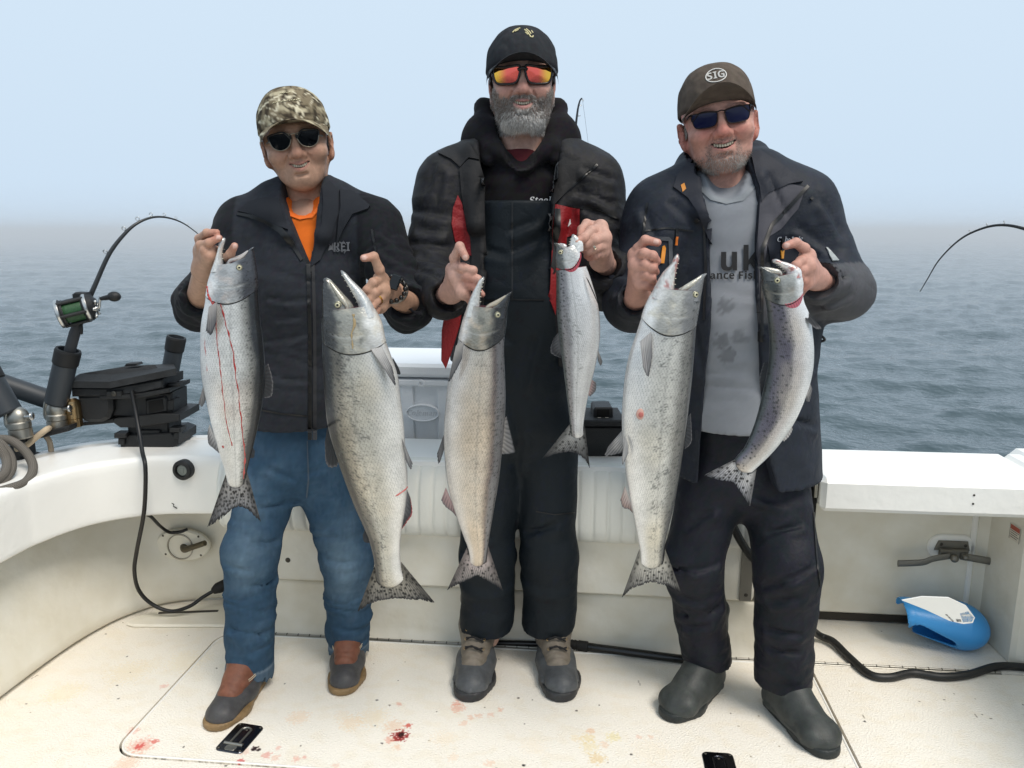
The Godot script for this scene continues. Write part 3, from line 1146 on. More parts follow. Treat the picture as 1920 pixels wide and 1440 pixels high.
	g.lathe([[0.05, 0.013], [0.05, 0.018], [0.046, 0.0185], [0.044, 0.004], [0.03, -0.004], [0.0, -0.005]], of, 32)
	part("cup", g.done(), M.dull_steel, oval)
	g = Geo.new()
	g.tube(curve([Vector3(oc.x + 0.004, oc.y - 0.006, oz + 0.004), Vector3(oc.x + 0.02, oc.y - 0.006, oz + 0.03), Vector3(oc.x + 0.06, oc.y + 0.012, oz + 0.05), Vector3(oc.x + 0.115, oc.y + 0.035, oz + 0.06)], 6), ramp([0.016, 0.014, 0.011, 0.01, 0.01], 19), 12)
	part("hose_tail", g.done(), paint(Color(0.34, 0.31, 0.24), 0.5, 0.3), oval)
	screw_heads(oval, [Vector3(oc.x - 0.07, oc.y + 0.036, oz + 0.013), Vector3(oc.x + 0.066, oc.y + 0.038, oz + 0.013), Vector3(oc.x - 0.066, oc.y - 0.036, oz + 0.013), Vector3(oc.x + 0.07, oc.y - 0.034, oz + 0.013)], Vector3(0, 0, 1), 0.0045)
	# low plate on the corner of the deck with its drain slot
	g = Geo.new()
	var dp := PackedVector2Array()
	for q in [[-1.0, -0.03], [-1.15, -0.02], [-1.3, -0.004], [-1.42, 0.006], [-1.452, -0.004], [-1.447, -0.045], [-1.40, -0.11], [-1.33, -0.15], [-1.2, -0.175], [-1.0, -0.185]]:
		dp.append(Vector2(q[0], -q[1]))
	g.prism(dp, -0.002, 0.012, 0.006, Transform3D(Basis(Vector3.RIGHT, Vector3(0, 0, -1), Vector3.UP), Vector3.ZERO))
	var plate := part("drain_plate", g.done(), M.cream, boat)
	g = Geo.new()
	g.tube(PackedVector3Array([Vector3(-1.375, 0.013, -0.083), Vector3(-1.168, 0.013, -0.12)]), 0.007, 8, Vector2(1.0, 0.4))
	part("drain_slot", g.done(), M.screw, plate)
	# flush lift handles
	for q in [[450, 1385, 0.13, false], [1351, 1441, 0.0, true]]:
		var p := in_boat(level(q[0], q[1], 0.0))
		var fl := Transform3D(Basis(Vector3.UP, -q[2]) * Basis(Vector3.RIGHT, Vector3(0, 0, -1), Vector3.UP), Vector3(p.x, 0.0005, p.z))
		var fin: StandardMaterial3D = M.dark_steel
		g = Geo.new()
		g.prism(rounded(-0.041, -0.060, 0.041, 0.060, 0.014, 6), -0.002, 0.0035, 0.0015, fl)
		var hd := part("lift_handle", g.done(), fin, hatch)
		g = Geo.new()
		g.tube(PackedVector3Array([fl * Vector3(-0.028, -0.03, 0.004), fl * Vector3(0.028, -0.03, 0.004)]), 0.005, 8)
		var loop := PackedVector3Array()
		for a in 13:
			var t := PI * a / 12
			loop.append(fl * Vector3(cos(t) * 0.014, 0.03 + sin(t) * 0.012, 0.004))
		loop.insert(0, fl * Vector3(0.014, -0.03, 0.004))
		loop.append(fl * Vector3(-0.014, -0.03, 0.004))
		g.tube(loop, 0.0034, 6)
		g.prism(rounded(-0.016, -0.055, 0.016, -0.034, 0.008), 0.003, 0.0042, 0.0004, fl)
		part("pull", g.done(), M.dull_steel if not q[3] else fin, boat.get_node("hatch"))
		screw_heads(boat.get_node("hatch"), [fl * Vector3(-0.032, 0.051, 0.0035), fl * Vector3(0.032, 0.051, 0.0035), fl * Vector3(-0.032, -0.051, 0.0035), fl * Vector3(0.032, -0.051, 0.0035), fl * Vector3(0, 0.034, 0.0035)], Vector3.UP, 0.0042)
	now = Transform3D()


func _shift(poly: PackedVector2Array, by: Vector2) -> PackedVector2Array:
	var o := PackedVector2Array()
	for p in poly:
		o.append(p + by)
	return o


# ---------------------------------------------------------------- the sea
func make_sea() -> void:
	var swell := noise(0.13, FastNoiseLite.TYPE_SIMPLEX_SMOOTH, 2, 41)
	var chop := noise(0.55, FastNoiseLite.TYPE_SIMPLEX_SMOOTH, 3, 42)
	var ripple := noise(2.2, FastNoiseLite.TYPE_SIMPLEX_SMOOTH, 2, 43)
	var g := Geo.new()
	var sides := 900
	var radii := PackedFloat32Array()
	var r := 1.6
	while r < 900.0:
		radii.append(r)
		r *= 1.0135
	var dirs := PackedVector2Array()
	for j in sides:
		# finer towards the stern, coarser over the bow
		var t := (float(j) / sides - 0.5) * 2.0
		var a := PI * (0.42 * t + 0.58 * t * t * t)
		dirs.append(Vector2(sin(a), -cos(a)))
	var heights := []
	for i in radii.size():
		var row := PackedVector3Array()
		var rr := radii[i]
		var far := smoothstep(260.0, 60.0, rr)
		var calm := smoothstep(60.0, 14.0, rr)
		for d in dirs:
			var x := d.x * rr
			var z := d.y * rr - 2.0
			var y := swell.get_noise_2d(x * 0.6, z) * 0.10 + chop.get_noise_2d(x * 0.85 + z * 0.15, z * 1.6) * 0.075 * far
			if calm > 0.0:
				y += ripple.get_noise_2d(x * 0.7, z * 1.2) * 0.026 * calm
			row.append(Vector3(x, -0.36 + y, z))
		heights.append(row)
	# the ring of directions is closed by hand so that the first and last share a seam behind the bow
	g.grid(heights, true, null, Vector2(1, 1))
	for i in g.n.size():
		if g.n[i].y < 0.0:
			g.n[i] = -g.n[i]
	var m := paint(Color(0.22, 0.28, 0.30), 0.08, 0.0, 0.45)
	relief(m, noise_normals(0.03, 5, 5.0, 45, 512), 0.55, 0.5)
	m.uv1_scale = Vector3(0.35, 0.5, 0.62)
	var o := MeshInstance3D.new()
	o.name = "sea"
	o.mesh = g.done()
	o.material_override = m
	o.set_meta("kind", "structure")
	o.set_meta("label", "grey blue sea with low ripples fading into fog")
	add_child(o)


# ---------------------------------------------------------------- gear on the boat
func outline(px: Array, z: float) -> PackedVector2Array:       # x, y of a measured outline at the distance z
	var o := PackedVector2Array()
	for q in px:
		var p := at(q[0], q[1], z)
		o.append(Vector2(p.x, p.y))
	return o


func block(called: String, px: Array, front: float, deep: float, m: Material, parent: Node, bevel := 0.003) -> MeshInstance3D:
	var g := Geo.new()
	g.prism(outline(px, front), front - deep, front, bevel)
	return part(called, g.done(), m, parent)


func rect(x0: float, y0: float, x1: float, y1: float) -> Array:
	return [[x0, y0], [x1, y0], [x1, y1], [x0, y1]]


func holder(label: String, a: Vector3, b: Vector3, r: float, joint: Vector3, post: Vector3, where: Vector3) -> void:
	var t := thing("rod_holder", label, "rod holder", where, "rod holders on the port corner")
	var g := Geo.new()
	var f := along(a, b)
	var l := a.distance_to(b)
	g.lathe([[0.0, 0.0], [r * 0.9, 0.0], [r, 0.006], [r, l], [r * 0.84, l], [r * 0.84, l - 0.08], [0.0, l - 0.08]], f, 28)
	part("tube", g.done(), M.tube, t)
	g = Geo.new()
	g.lathe([[r * 1.01, l - 0.05], [r * 1.1, l - 0.046], [r * 1.12, l - 0.004], [r * 1.06, l + 0.003], [r * 0.86, l + 0.003], [r * 0.84, l - 0.02]], f, 28)
	part("collar", g.done(), M.rubber, t)
	if joint != Vector3.ZERO:
		g = Geo.new()
		g.ball(joint, Vector3(0.033, 0.036, 0.03))
		part("ball_joint", g.done(), M.dull_steel, t)
		g = Geo.new()
		var pf := along(post, joint)
		g.lathe([[0.0, -0.004], [0.033, -0.004], [0.034, 0.0], [0.034, 0.026], [0.031, 0.028], [0.034, 0.03], [0.034, 0.046], [0.03, 0.05], [0.0, 0.05]], pf, 24)
		part("post", g.done(), M.dull_steel, t)
		g = Geo.new()
		var s := joint + Vector3(-0.024, 0.004, 0.004)
		g.tube(curve([post + Vector3(-0.02, 0.03, 0.004), s + Vector3(-0.006, -0.02, 0), s + Vector3(0.0, 0.02, 0.0), s + Vector3(0.012, 0.035, 0)], 6), 0.016, 10, Vector2(1.0, 0.7))
		part("yoke", g.done(), M.dull_steel, t)
		g = Geo.new()
		var nut := joint + Vector3(0.03, 0.006, 0.012)
		g.tube(PackedVector3Array([nut, nut + Vector3(0.022, 0.002, 0.004)]), 0.006, 10)
		g.ball(nut + Vector3(0.024, 0.002, 0.004), Vector3(0.006, 0.013, 0.013))
		part("clamp_nut", g.done(), M.steel, t)


func guides(parent: Node, line: PackedVector3Array, places: Array, up: Vector3) -> void:
	for q in places:
		var k: int = clampi(int(q[0] * (line.size() - 1)), 1, line.size() - 2)
		var d := (line[k + 1] - line[k - 1]).normalized()
		var o := (up - d * up.dot(d)).normalized()
		var r: float = q[1]
		var mid := line[k] + o * (r * 1.9)
		var ring := PackedVector3Array()
		var x := d.cross(o).normalized()
		var plane := (x * 0.75 + d * 0.65).normalized()
		for i in 15:
			ring.append(mid + (o * cos(TAU * i / 14) + plane * sin(TAU * i / 14)) * r)
		var g := Geo.new()
		g.tube(ring, r * 0.2, 6, Vector2.ONE, false)
		g.tube(PackedVector3Array([line[k] - d * r, mid - o * r]), r * 0.16, 6)
		g.tube(PackedVector3Array([line[k] + d * r, mid - o * r]), r * 0.16, 6)
		part("line_guide", g.done(), M.steel, parent)


func make_gear() -> void:
	var g: Geo
	var t: Node3D
	# --- electric downrigger on the port corner
	var z := -2.56
	t = thing("downrigger", "black electric downrigger with a hinged lid bolted on the port corner", "downrigger", at(278, 850, z))
	block("foot", [[226, 850], [224, 822], [238, 816], [318, 812], [334, 818], [334, 834], [296, 850]], z, 0.16, M.black, t, 0.004)
	for q in [[213, 813, 236, 822], [317, 803, 338, 811]]:
		block("locking_knob", rect(q[0], q[1], q[2], q[3]), z + 0.02, 0.05, M.black, t, 0.004)
		block("knob_stem", rect(q[0] + 8, q[3], q[2] - 3, q[3] + 12), z + 0.01, 0.03, M.black, t, 0.002)
	block("pedestal", [[240, 822], [238, 798], [316, 790], [316, 818]], z - 0.015, 0.11, M.black, t, 0.005)
	block("pedestal_latch", rect(258, 806, 300, 818), z - 0.008, 0.03, M.black, t)
	block("swivel_plate", [[212, 793], [213, 786], [300, 776], [337, 777], [337, 790], [250, 802], [225, 802]], z + 0.02, 0.17, M.black, t, 0.003)
	block("mounting_arm", [[131, 801], [131, 795], [212, 785], [214, 793]], z + 0.005, 0.05, M.black, t, 0.002)
	var body := block("motor_body", [[211, 781], [210, 748], [270, 738], [322, 736], [323, 774], [262, 784]], z, 0.13, M.black, t, 0.006)
	block("motor_window_frame", [[274, 779], [272, 750], [308, 743], [313, 748], [313, 772]], z + 0.008, 0.02, M.black, body, 0.004)
	block("motor_window", [[279, 774], [278, 753], [304, 748], [307, 768]], z + 0.0095, 0.002, M.gap, body, 0.0005)
	block("side_clamp", rect(312, 750, 326, 770), z + 0.002, 0.05, M.black, t, 0.003)
	block("spool_housing", [[147, 780], [143, 742], [208, 738], [209, 770], [203, 786], [190, 792], [166, 793], [155, 790]], z + 0.03, 0.16, M.black, t, 0.012)
	var tray := block("tray", [[134, 744], [133, 727], [204, 728], [305, 711], [305, 728], [262, 738], [196, 744]], z + 0.035, 0.17, M.dusty, t, 0.005)
	block("tray_edge", [[186, 750], [186, 743], [262, 738], [318, 728], [318, 736], [262, 747]], z + 0.04, 0.17, M.black, t, 0.003)
	# lid: a shallow hipped cover
	g = Geo.new()
	var low := [at(129, 727, z + 0.05), at(207, 728, z + 0.055), at(331, 703, z + 0.04), at(326, 693, z - 0.16), at(150, 712, z - 0.16)]
	var rim := []
	for p in low:
		rim.append(p + Vector3(0, 0.022, 0))
	var top := [at(151, 701, z + 0.01), at(210, 702, z + 0.012), at(296, 690, z), at(291, 684, z - 0.12), at(240, 686, z - 0.13)]
	for i in 5:
		var j := (i + 1) % 5
		var c := Vector3(low[0] + low[2]) / 2.0
		g.flat([low[i], low[j], rim[j], rim[i]], c)
		g.flat([rim[i], rim[j], top[j], top[i]], c - Vector3(0, 0.1, 0))
	g.flat(top, low[0] - Vector3(0, 1, 0))
	g.flat(low, top[0] + Vector3(0, 1, 0))
	var lid := part("lid", g.done(), M.dusty, t)
	block("lid_handle", [[232, 687], [236, 682], [256, 681], [259, 685]], z - 0.05, 0.04, M.black, lid, 0.002)
	block("lid_clip", rect(198, 733, 228, 744), z + 0.043, 0.012, M.black, lid, 0.003)
	screw_heads(tray, [at(213, 738, z + 0.045)], Vector3(0, 0, 1), 0.009)
	g = Geo.new()
	g.tube(curve([at(300, 724, z - 0.03), at(316, 722, z), at(339, 721, z + 0.01)], 4), ramp([0.006, 0.007, 0.009, 0.006], 9), 10)
	part("brake_lever", g.done(), M.black, t)
	# --- rod holders
	holder("black tube rod holder gripping the bent rod beside the downrigger", at(105, 757, -2.5), at(128, 657, -2.5), 0.036, at(106, 768, -2.5), at(110, 802, -2.5), at(110, 804, -2.5))
	holder("empty black tube rod holder leaning behind the downrigger", at(314, 722, -2.72), at(331, 633, -2.72), 0.03, Vector3.ZERO, Vector3.ZERO, at(314, 722, -2.72))
	holder("black tube rod holder lying nearly flat at the left edge", at(100, 752, -2.56), at(-40, 704, -2.52), 0.033, Vector3.ZERO, Vector3.ZERO, at(100, 752, -2.56))
	holder("thick black rod holder cut off by the left edge, above the coiled rope", at(16, 776, -2.38), at(-34, 690, -2.38), 0.042, at(34, 783, -2.38), at(40, 818, -2.38), at(40, 820, -2.38))
	t = thing("bronze_socket", "bronze coloured metal socket between the rod holder and the downrigger", "rod holder", at(140, 798, -2.52))
	g = Geo.new()
	g.lathe([[0.0, 0.0], [0.025, 0.0], [0.025, 0.028], [0.0235, 0.029], [0.025, 0.03], [0.0245, 0.07], [0.021, 0.088], [0.012, 0.096], [0.0, 0.097]], Transform3D(Basis(), at(141, 799, -2.52)), 24)
	part("socket", g.done(), M.bronze, t)
	screw_heads(t, [at(133, 772, -2.492), at(133, 777, -2.492)], Vector3(0, 0, 1), 0.003)
	t = thing("mounting_bar", "flat black bar carrying the rod holder joints over the gunwale", "mounting bar", at(80, 826, -2.46))
	g = Geo.new()
	g.prism(outline([[20, 836], [20, 826], [50, 818], [128, 799], [128, 809], [60, 826]], -2.45), -2.53, -2.45, 0.003)
	part("bar", g.done(), M.black, t)
	g = Geo.new()
	g.prism(outline([[14, 876], [16, 836], [30, 830], [34, 862], [52, 866], [52, 876], [10, 886]], -2.40), -2.5, -2.40, 0.004)
	part("bracket", g.done(), M.black, t)
	# --- coiled dock line and a thin tan line
	t = thing("dock_line", "grey braided dock line coiled on the port gunwale at the left edge", "rope", level(10, 900, 0.65))
	g = Geo.new()
	var coil := [at(-30, 836, -2.33), at(0, 823, -2.33), at(28, 830, -2.32), at(52, 852, -2.30), at(62, 878, -2.27), at(50, 902, -2.22), at(20, 915, -2.16), at(-20, 922, -2.14), at(-46, 900, -2.2), at(-40, 860, -2.28), at(-10, 828, -2.29), at(16, 850, -2.27), at(22, 876, -2.24), at(10, 898, -2.2), at(-14, 908, -2.17), at(-40, 890, -2.2), at(-30, 850, -2.26), at(-6, 834, -2.25), at(12, 862, -2.24), at(8, 888, -2.2), at(-16, 904, -2.15)]
	g.tube(curve(coil, 14), 0.0135, 12)
	var braid := paint(Color(0.50, 0.475, 0.44), 0.85)
	braid.uv1_scale = Vector3(2, 1.2, 1)
	braid.albedo_texture = _braid_picture()
	part("rope", g.done(), braid, t)
	t = thing("tan_cord", "short tan cord looped round the mounting bar", "cord", at(60, 830, -2.42))
	g = Geo.new()
	g.tube(curve([at(30, 842, -2.4), at(48, 836, -2.4), at(68, 820, -2.41), at(86, 806, -2.42), at(92, 803, -2.46)], 8), 0.0095, 10)
	part("cord", g.done(), paint(Color(0.72, 0.65, 0.55), 0.9), t)
	g = Geo.new()
	g.tube(curve([at(86, 818, -2.5), at(92, 826, -2.5), at(95, 838, -2.5), at(96, 846, -2.5)], 8), 0.009, 10)
	part("hanging_end", g.done(), paint(Color(0.70, 0.64, 0.56), 0.9), t)
	# --- the bent rod with its reel
	t = thing("fishing_rod", "bent grey fishing rod with green line reel in the port holder", "fishing rod", at(118, 700, -2.5))
	g = Geo.new()
	g.tube(PackedVector3Array([at(122, 690, -2.5), at(140, 625, -2.5), at(153, 588, -2.5), at(166, 562, -2.5)]), PackedFloat32Array([0.018, 0.0175, 0.013, 0.009]), 14)
	part("handle", g.done(), paint(Color(0.22, 0.225, 0.235), 0.75), t)
	g = Geo.new()
	g.tube(curve([at(148, 600, -2.485), at(152, 612, -2.475), at(152, 626, -2.478)], 4), 0.006, 8)
	part("trigger", g.done(), M.black, t)
	var line := curve([at(166, 562, -2.5), at(178, 535, -2.5), at(205, 476, -2.52), at(236, 436, -2.55), at(262, 416, -2.58), at(290, 407, -2.62), at(318, 409, -2.66), at(346, 420, -2.7), at(376, 442, -2.74)], 12)
	g = Geo.new()
	g.tube(line, ramp([0.009, 0.0075, 0.0066, 0.0052, 0.004, 0.0032, 0.0024, 0.0014], line.size()), 10)
	part("blank", g.done(), paint(Color(0.17, 0.18, 0.19), 0.35), t)
	guides(t, line, [[0.25, 0.007], [0.39, 0.0065], [0.51, 0.006], [0.61, 0.0055], [0.71, 0.0048], [0.81, 0.0042], [0.9, 0.0034], [0.965, 0.0026]], Vector3(-0.4, 1.0, 0))
	var ax := at(176, 573, -2.47)
	var bx := at(108, 590, -2.43)
	var rf := along(bx, ax)
	var rl := bx.distance_to(ax)
	g = Geo.new()
	g.lathe([[0.0, -0.002], [0.036, 0.0], [0.044, 0.006], [0.044, 0.014], [0.041, 0.016], [0.041, 0.022]], rf, 32)
	g.lathe([[0.041, rl - 0.03], [0.044, rl - 0.026], [0.044, rl - 0.012], [0.036, rl], [0.02, rl + 0.012], [0.0, rl + 0.013]], rf, 32)
	for k in 5:
		var a := [0.3, 1.4, 2.9, 4.1, 5.3][k] as float
		var o := Vector3(cos(a) * 0.041, 0, sin(a) * 0.041)
		g.tube(PackedVector3Array([rf * (o + Vector3(0, 0.01, 0)), rf * (o + Vector3(0, rl - 0.02, 0))]), 0.006 if k != 2 else 0.010, 8)
	var reel := part("reel_frame", g.done(), M.black, t)
	g = Geo.new()
	g.lathe([[0.0, 0.018], [0.033, 0.018], [0.035, 0.03], [0.035, rl - 0.034], [0.033, rl - 0.024], [0.0, rl - 0.024]], rf, 32)
	var linem := paint(Color(0.16, 0.36, 0.20), 0.5)
	linem.albedo_texture = noise_colors(0.08, 2, Color(0.55, 0.6, 0.55), Color.WHITE, 61)
	part("spooled_line", g.done(), linem, reel)
	g = Geo.new()
	g.lathe([[0.0445, 0.002], [0.0455, 0.004], [0.0455, 0.010], [0.0445, 0.012]], rf, 32)
	g.lathe([[0.0445, rl - 0.024], [0.0455, rl - 0.022], [0.0455, rl - 0.016], [0.0445, rl - 0.014]], rf, 32)
	g.lathe([[0.036, 0.018], [0.0395, 0.018], [0.0395, 0.022], [0.036, 0.022]], rf, 32)
	part("chrome_rings", g.done(), M.steel, reel)
	g = Geo.new()
	g.prism(outline([[136, 566], [134, 552], [140, 548], [158, 549], [161, 556], [161, 566]], -2.45), -2.49, -2.45, 0.004)
	part("line_counter", g.done(), M.black, reel)
	g = Geo.new()
	var hub := at(180, 579, -2.455)
	g.tube(curve([hub, at(186, 576, -2.45), at(187, 566, -2.448), at(189, 556, -2.446)], 5), 0.0042, 8)
	g.ball(hub, Vector3(0.010, 0.010, 0.012))
	for k in 5:
		var a := TAU * k / 5.0 + 0.3
		g.tube(PackedVector3Array([hub + Vector3(-0.004, 0, 0), hub + Vector3(0.002, cos(a) * 0.024, sin(a) * 0.016)]), 0.004, 8)
		g.ball(hub + Vector3(0.002, cos(a) * 0.024, sin(a) * 0.016), Vector3(0.0055, 0.0055, 0.0055))
	part("star_drag", g.done(), M.steel, reel)
	g = Geo.new()
	g.tube(PackedVector3Array([at(189, 560, -2.445), at(206, 557, -2.44)]), PackedFloat32Array([0.006, 0.009]), 12)
	g.ball(at(214, 556, -2.438), Vector3(0.021, 0.016, 0.016))
	part("crank_knob", g.done(), M.black, reel)
	# --- rod tip behind the tall man and the rod on the right
	t = thing("fishing_rod", "thin dark rod tip with hanging line behind the tall man's shoulder", "fishing rod", at(1072, 330, -3.0))
	line = curve([at(1060, 420, -3.0), at(1072, 300, -3.0), at(1078, 250, -3.0), at(1083, 208, -3.0), at(1087, 190, -3.0), at(1091, 184, -3.0)], 8)
	g = Geo.new()
	g.tube(line, ramp([0.0065, 0.005, 0.0042, 0.0032, 0.0026], line.size()), 8)
	part("blank", g.done(), paint(Color(0.15, 0.16, 0.18), 0.4), t)
	guides(t, line, [[0.55, 0.0045], [0.72, 0.004], [0.97, 0.004]], Vector3(0.6, 0.3, 0))
	g = Geo.new()
	g.tube(PackedVector3Array([at(1092, 185, -3.0), at(1098, 230, -3.0), at(1105, 285, -3.0), at(1112, 400, -3.0)]), 0.0006, 5)
	part("line", g.done(), paint(Color(0.5, 0.53, 0.56), 0.4), t)
	t = thing("fishing_rod", "dark bent rod arching in from the right edge over the water", "fishing rod", at(2060, 640, -2.6))
	line = curve([at(2080, 640, -2.5), at(2030, 520, -2.55), at(1975, 452, -2.6), at(1920, 429, -2.65), at(1878, 422, -2.7), at(1840, 429, -2.75), at(1800, 449, -2.8), at(1762, 486, -2.85), at(1738, 525, -2.9), at(1725, 547, -2.92)], 10)
	g = Geo.new()
	g.tube(line, ramp([0.009, 0.0075, 0.0062, 0.005, 0.0042, 0.0034, 0.0026, 0.002, 0.0014], line.size()), 8)
	part("blank", g.done(), paint(Color(0.09, 0.1, 0.11), 0.4), t)
	guides(t, line, [[0.33, 0.0055], [0.44, 0.005], [0.53, 0.0045], [0.62, 0.004], [0.72, 0.0034], [0.82, 0.0028], [0.985, 0.003]], Vector3(-0.2, 1, 0))
	# --- cooler behind the transom
	var cf := boat_frame * Vector3(-0.43, 0.5, -0.33)
	t = thing("cooler", "white plastic cooler with an embossed oval badge behind the transom", "cooler", cf)
	now = boat_frame
	var tall := 0.40
	var wide := 0.64
	var cx := in_boat(at(790, 750, -2.72)).x
	g = Geo.new()
	g.box(Vector3(cx, 0.5 + tall * 0.44, -0.54), Vector3(wide - 0.03, tall * 0.88, 0.36), 0.02)
	var white := paint(Color(0.89, 0.90, 0.91), 0.35)
	relief(white, M.grain, 3.0, 0.15)
	var cb := part("tub", g.done(), white, t)
	g = Geo.new()
	g.box(Vector3(cx, 0.5 + tall - 0.022, -0.54), Vector3(wide, 0.05, 0.40), 0.012)
	part("lid", g.done(), white, t)
	for x in [-0.25, -0.06, 0.075, 0.25]:
		g = Geo.new()
		var w: float = 0.10 if absf(x) > 0.2 else 0.045
		g.prism(rounded(cx + x - w / 2, 0.52, cx + x + w / 2, 0.5 + tall * 0.86, 0.008), -0.362, -0.352, 0.003)
		part("rib", g.done(), white, cb)
	g = Geo.new()
	g.box(Vector3(cx, 0.5 + tall * 0.83, -0.354), Vector3(wide - 0.04, 0.026, 0.018), 0.006)
	part("shoulder", g.done(), white, cb)
	g = Geo.new()
	g.lathe([[0.014, -0.004], [0.014, 0.003], [0.008, 0.004], [0.007, 0.0], [0.0, 0.0]], along(Vector3(cx - 0.005, 0.5 + tall * 0.83, -0.3445), Vector3(cx - 0.005, 0.5 + tall * 0.83, 0)), 18)
	part("drain_plug", g.done(), white, cb)
	var oy := in_boat(at(788, 778, -2.72)).y
	g = Geo.new()
	var oval := PackedVector2Array()
	var ring := PackedVector3Array()
	for i in 40:
		var a := TAU * i / 40
		oval.append(Vector2(cx - 0.003 + cos(a) * 0.062, oy + sin(a) * 0.032))
		ring.append(Vector3(cx - 0.003 + cos(a) * 0.06, oy + sin(a) * 0.030, -0.345))
	ring.append(ring[0])
	g.prism(oval, -0.362, -0.347, 0.002)
	g.tube(ring, 0.0028, 6, Vector2.ONE, false)
	var badge := part("badge", g.done(), white, cb)
	_raised_text("Coleman", Transform3D(Basis(), Vector3(cx - 0.004, oy, -0.347)), 0.0185, 0.0028, paint(Color(0.80, 0.81, 0.82), 0.35), badge, true)
	g = Geo.new()
	g.box(Vector3(cx, 0.475, -0.53), Vector3(0.9, 0.05, 0.42), 0.01)
	now = Transform3D()
	t = thing("stern_shelf", "white shelf behind the transom under the cooler", "shelf", boat_frame * Vector3(-0.43, 0.45, -0.5))
	now = boat_frame
	part("board", g.done(), M.gelcoat, t)
	now = Transform3D()
	# --- second downrigger behind the tall man
	z = -2.46
	t = thing("tackle_box", "black downrigger base with a square reel head, between the tall man and the long salmon", "downrigger", at(1132, 862, z))
	block("box", [[1090, 864], [1092, 800], [1168, 800], [1170, 858]], z, 0.18, M.black, t, 0.006)
	block("lid", [[1088, 800], [1092, 788], [1172, 788], [1174, 800]], z + 0.008, 0.19, M.dusty, t, 0.004)
	block("head", [[1113, 788], [1113, 768], [1116, 764], [1148, 764], [1150, 768], [1150, 788]], z - 0.03, 0.1, M.black, t, 0.004)
	block("head_window", rect(1119, 768, 1143, 781), z - 0.028, 0.004, M.gap, t, 0.001)
	for x in [1124, 1138]:
		block("bolt", rect(x - 3, 783, x + 3, 786), z - 0.026, 0.006, M.steel, t, 0.001)
	block("tray", [[1098, 868], [1098, 862], [1168, 860], [1168, 866]], z + 0.02, 0.1, M.dull_steel, t, 0.001)
	# --- power cord
	t = thing("power_cord", "black power cord hanging from the downrigger to the bulkhead plug", "cord", at(300, 1140, -2.56))
	g = Geo.new()
	g.tube(curve([at(247, 733, -2.515), at(254, 770, -2.5), at(261, 810, -2.47), at(267, 848, -2.42), at(272, 870, -2.385), at(273, 905, -2.38), at(271, 950, -2.385), at(266, 985, -2.42), at(257, 1030, -2.47), at(252, 1070, -2.5), at(260, 1106, -2.53), at(284, 1132, -2.545), at(320, 1146, -2.55), at(355, 1137, -2.56), at(380, 1120, -2.58), at(402, 1107, -2.6)], 8), 0.0068, 10)
	part("cable", g.done(), M.wire, t)
	g = Geo.new()
	g.tube(curve([at(399, 1109, -2.598), at(408, 1103, -2.605), at(420, 1098, -2.62), at(432, 1092, -2.64)], 5), ramp([0.011, 0.020, 0.022, 0.022], 16), 12)
	part("plug", g.done(), M.rubber, t)
	t = thing("short_cable", "short black cable from under the lip into the oval fitting", "cord", at(310, 990, -2.6))
	g = Geo.new()
	g.tube(curve([at(268, 963, -2.45), at(282, 968, -2.5), at(300, 986, -2.6), at(318, 998, -2.64), at(338, 997, -2.65), at(352, 992, -2.66)], 8), 0.0058, 10)
	part("cable", g.done(), M.wire, t)
	# --- wash-down hose on the right
	t = thing("deck_hose", "thick black hose running from the transom along the deck to starboard", "hose", level(1700, 1270, 0.0))
	g = Geo.new()
	var hose := [at(1335, 880, -2.21), at(1354, 930, -2.205), at(1374, 985, -2.205), at(1400, 1032, -2.205), at(1440, 1080, -2.21), at(1490, 1140, -2.23)]
	for q in [[1530, 1187, 0.04], [1562, 1203, 0.02], [1592, 1232, 0.013], [1630, 1264, 0.013], [1668, 1270, 0.013], [1712, 1262, 0.013], [1765, 1269, 0.013], [1815, 1265, 0.013], [1868, 1250, 0.013], [1920, 1251, 0.013], [1990, 1262, 0.013]]:
		hose.append(level(q[0], q[1], q[2]))
	g.tube(curve(hose, 10), 0.0125, 14)
	part("tube", g.done(), paint(Color(0.085, 0.09, 0.09), 0.5), t)
	# --- pole lying along the hinge
	t = thing("boat_pole", "black telescopic pole lying on the deck along the seat base", "pole", level(1180, 1225, 0.02))
	g = Geo.new()
	var pa := level(930, 1205, 0.012)
	var pb := level(1098, 1212, 0.016)
	var pc := level(1310, 1240, 0.016)
	g.tube(PackedVector3Array([pb, pc]), 0.0135, 14)
	part("thick_tube", g.done(), paint(Color(0.03, 0.032, 0.035), 0.25), t)
	g = Geo.new()
	var cfm := along(pb - (pc - pb).normalized() * 0.055, pc)
	g.lathe([[0.012, -0.008], [0.017, -0.006], [0.017, 0.0], [0.0155, 0.001], [0.0155, 0.005], [0.017, 0.006], [0.017, 0.011], [0.0155, 0.012], [0.0155, 0.016], [0.017, 0.017], [0.017, 0.022], [0.0155, 0.023], [0.0155, 0.03], [0.0175, 0.031], [0.0175, 0.062], [0.0135, 0.064]], cfm, 18)
	part("grip_collar", g.done(), M.rubber, t)
	g = Geo.new()
	g.tube(PackedVector3Array([pa, cfm.origin]), 0.009, 12)
	part("thin_tube", g.done(), paint(Color(0.05, 0.05, 0.055), 0.3), t)
	make_scoop()


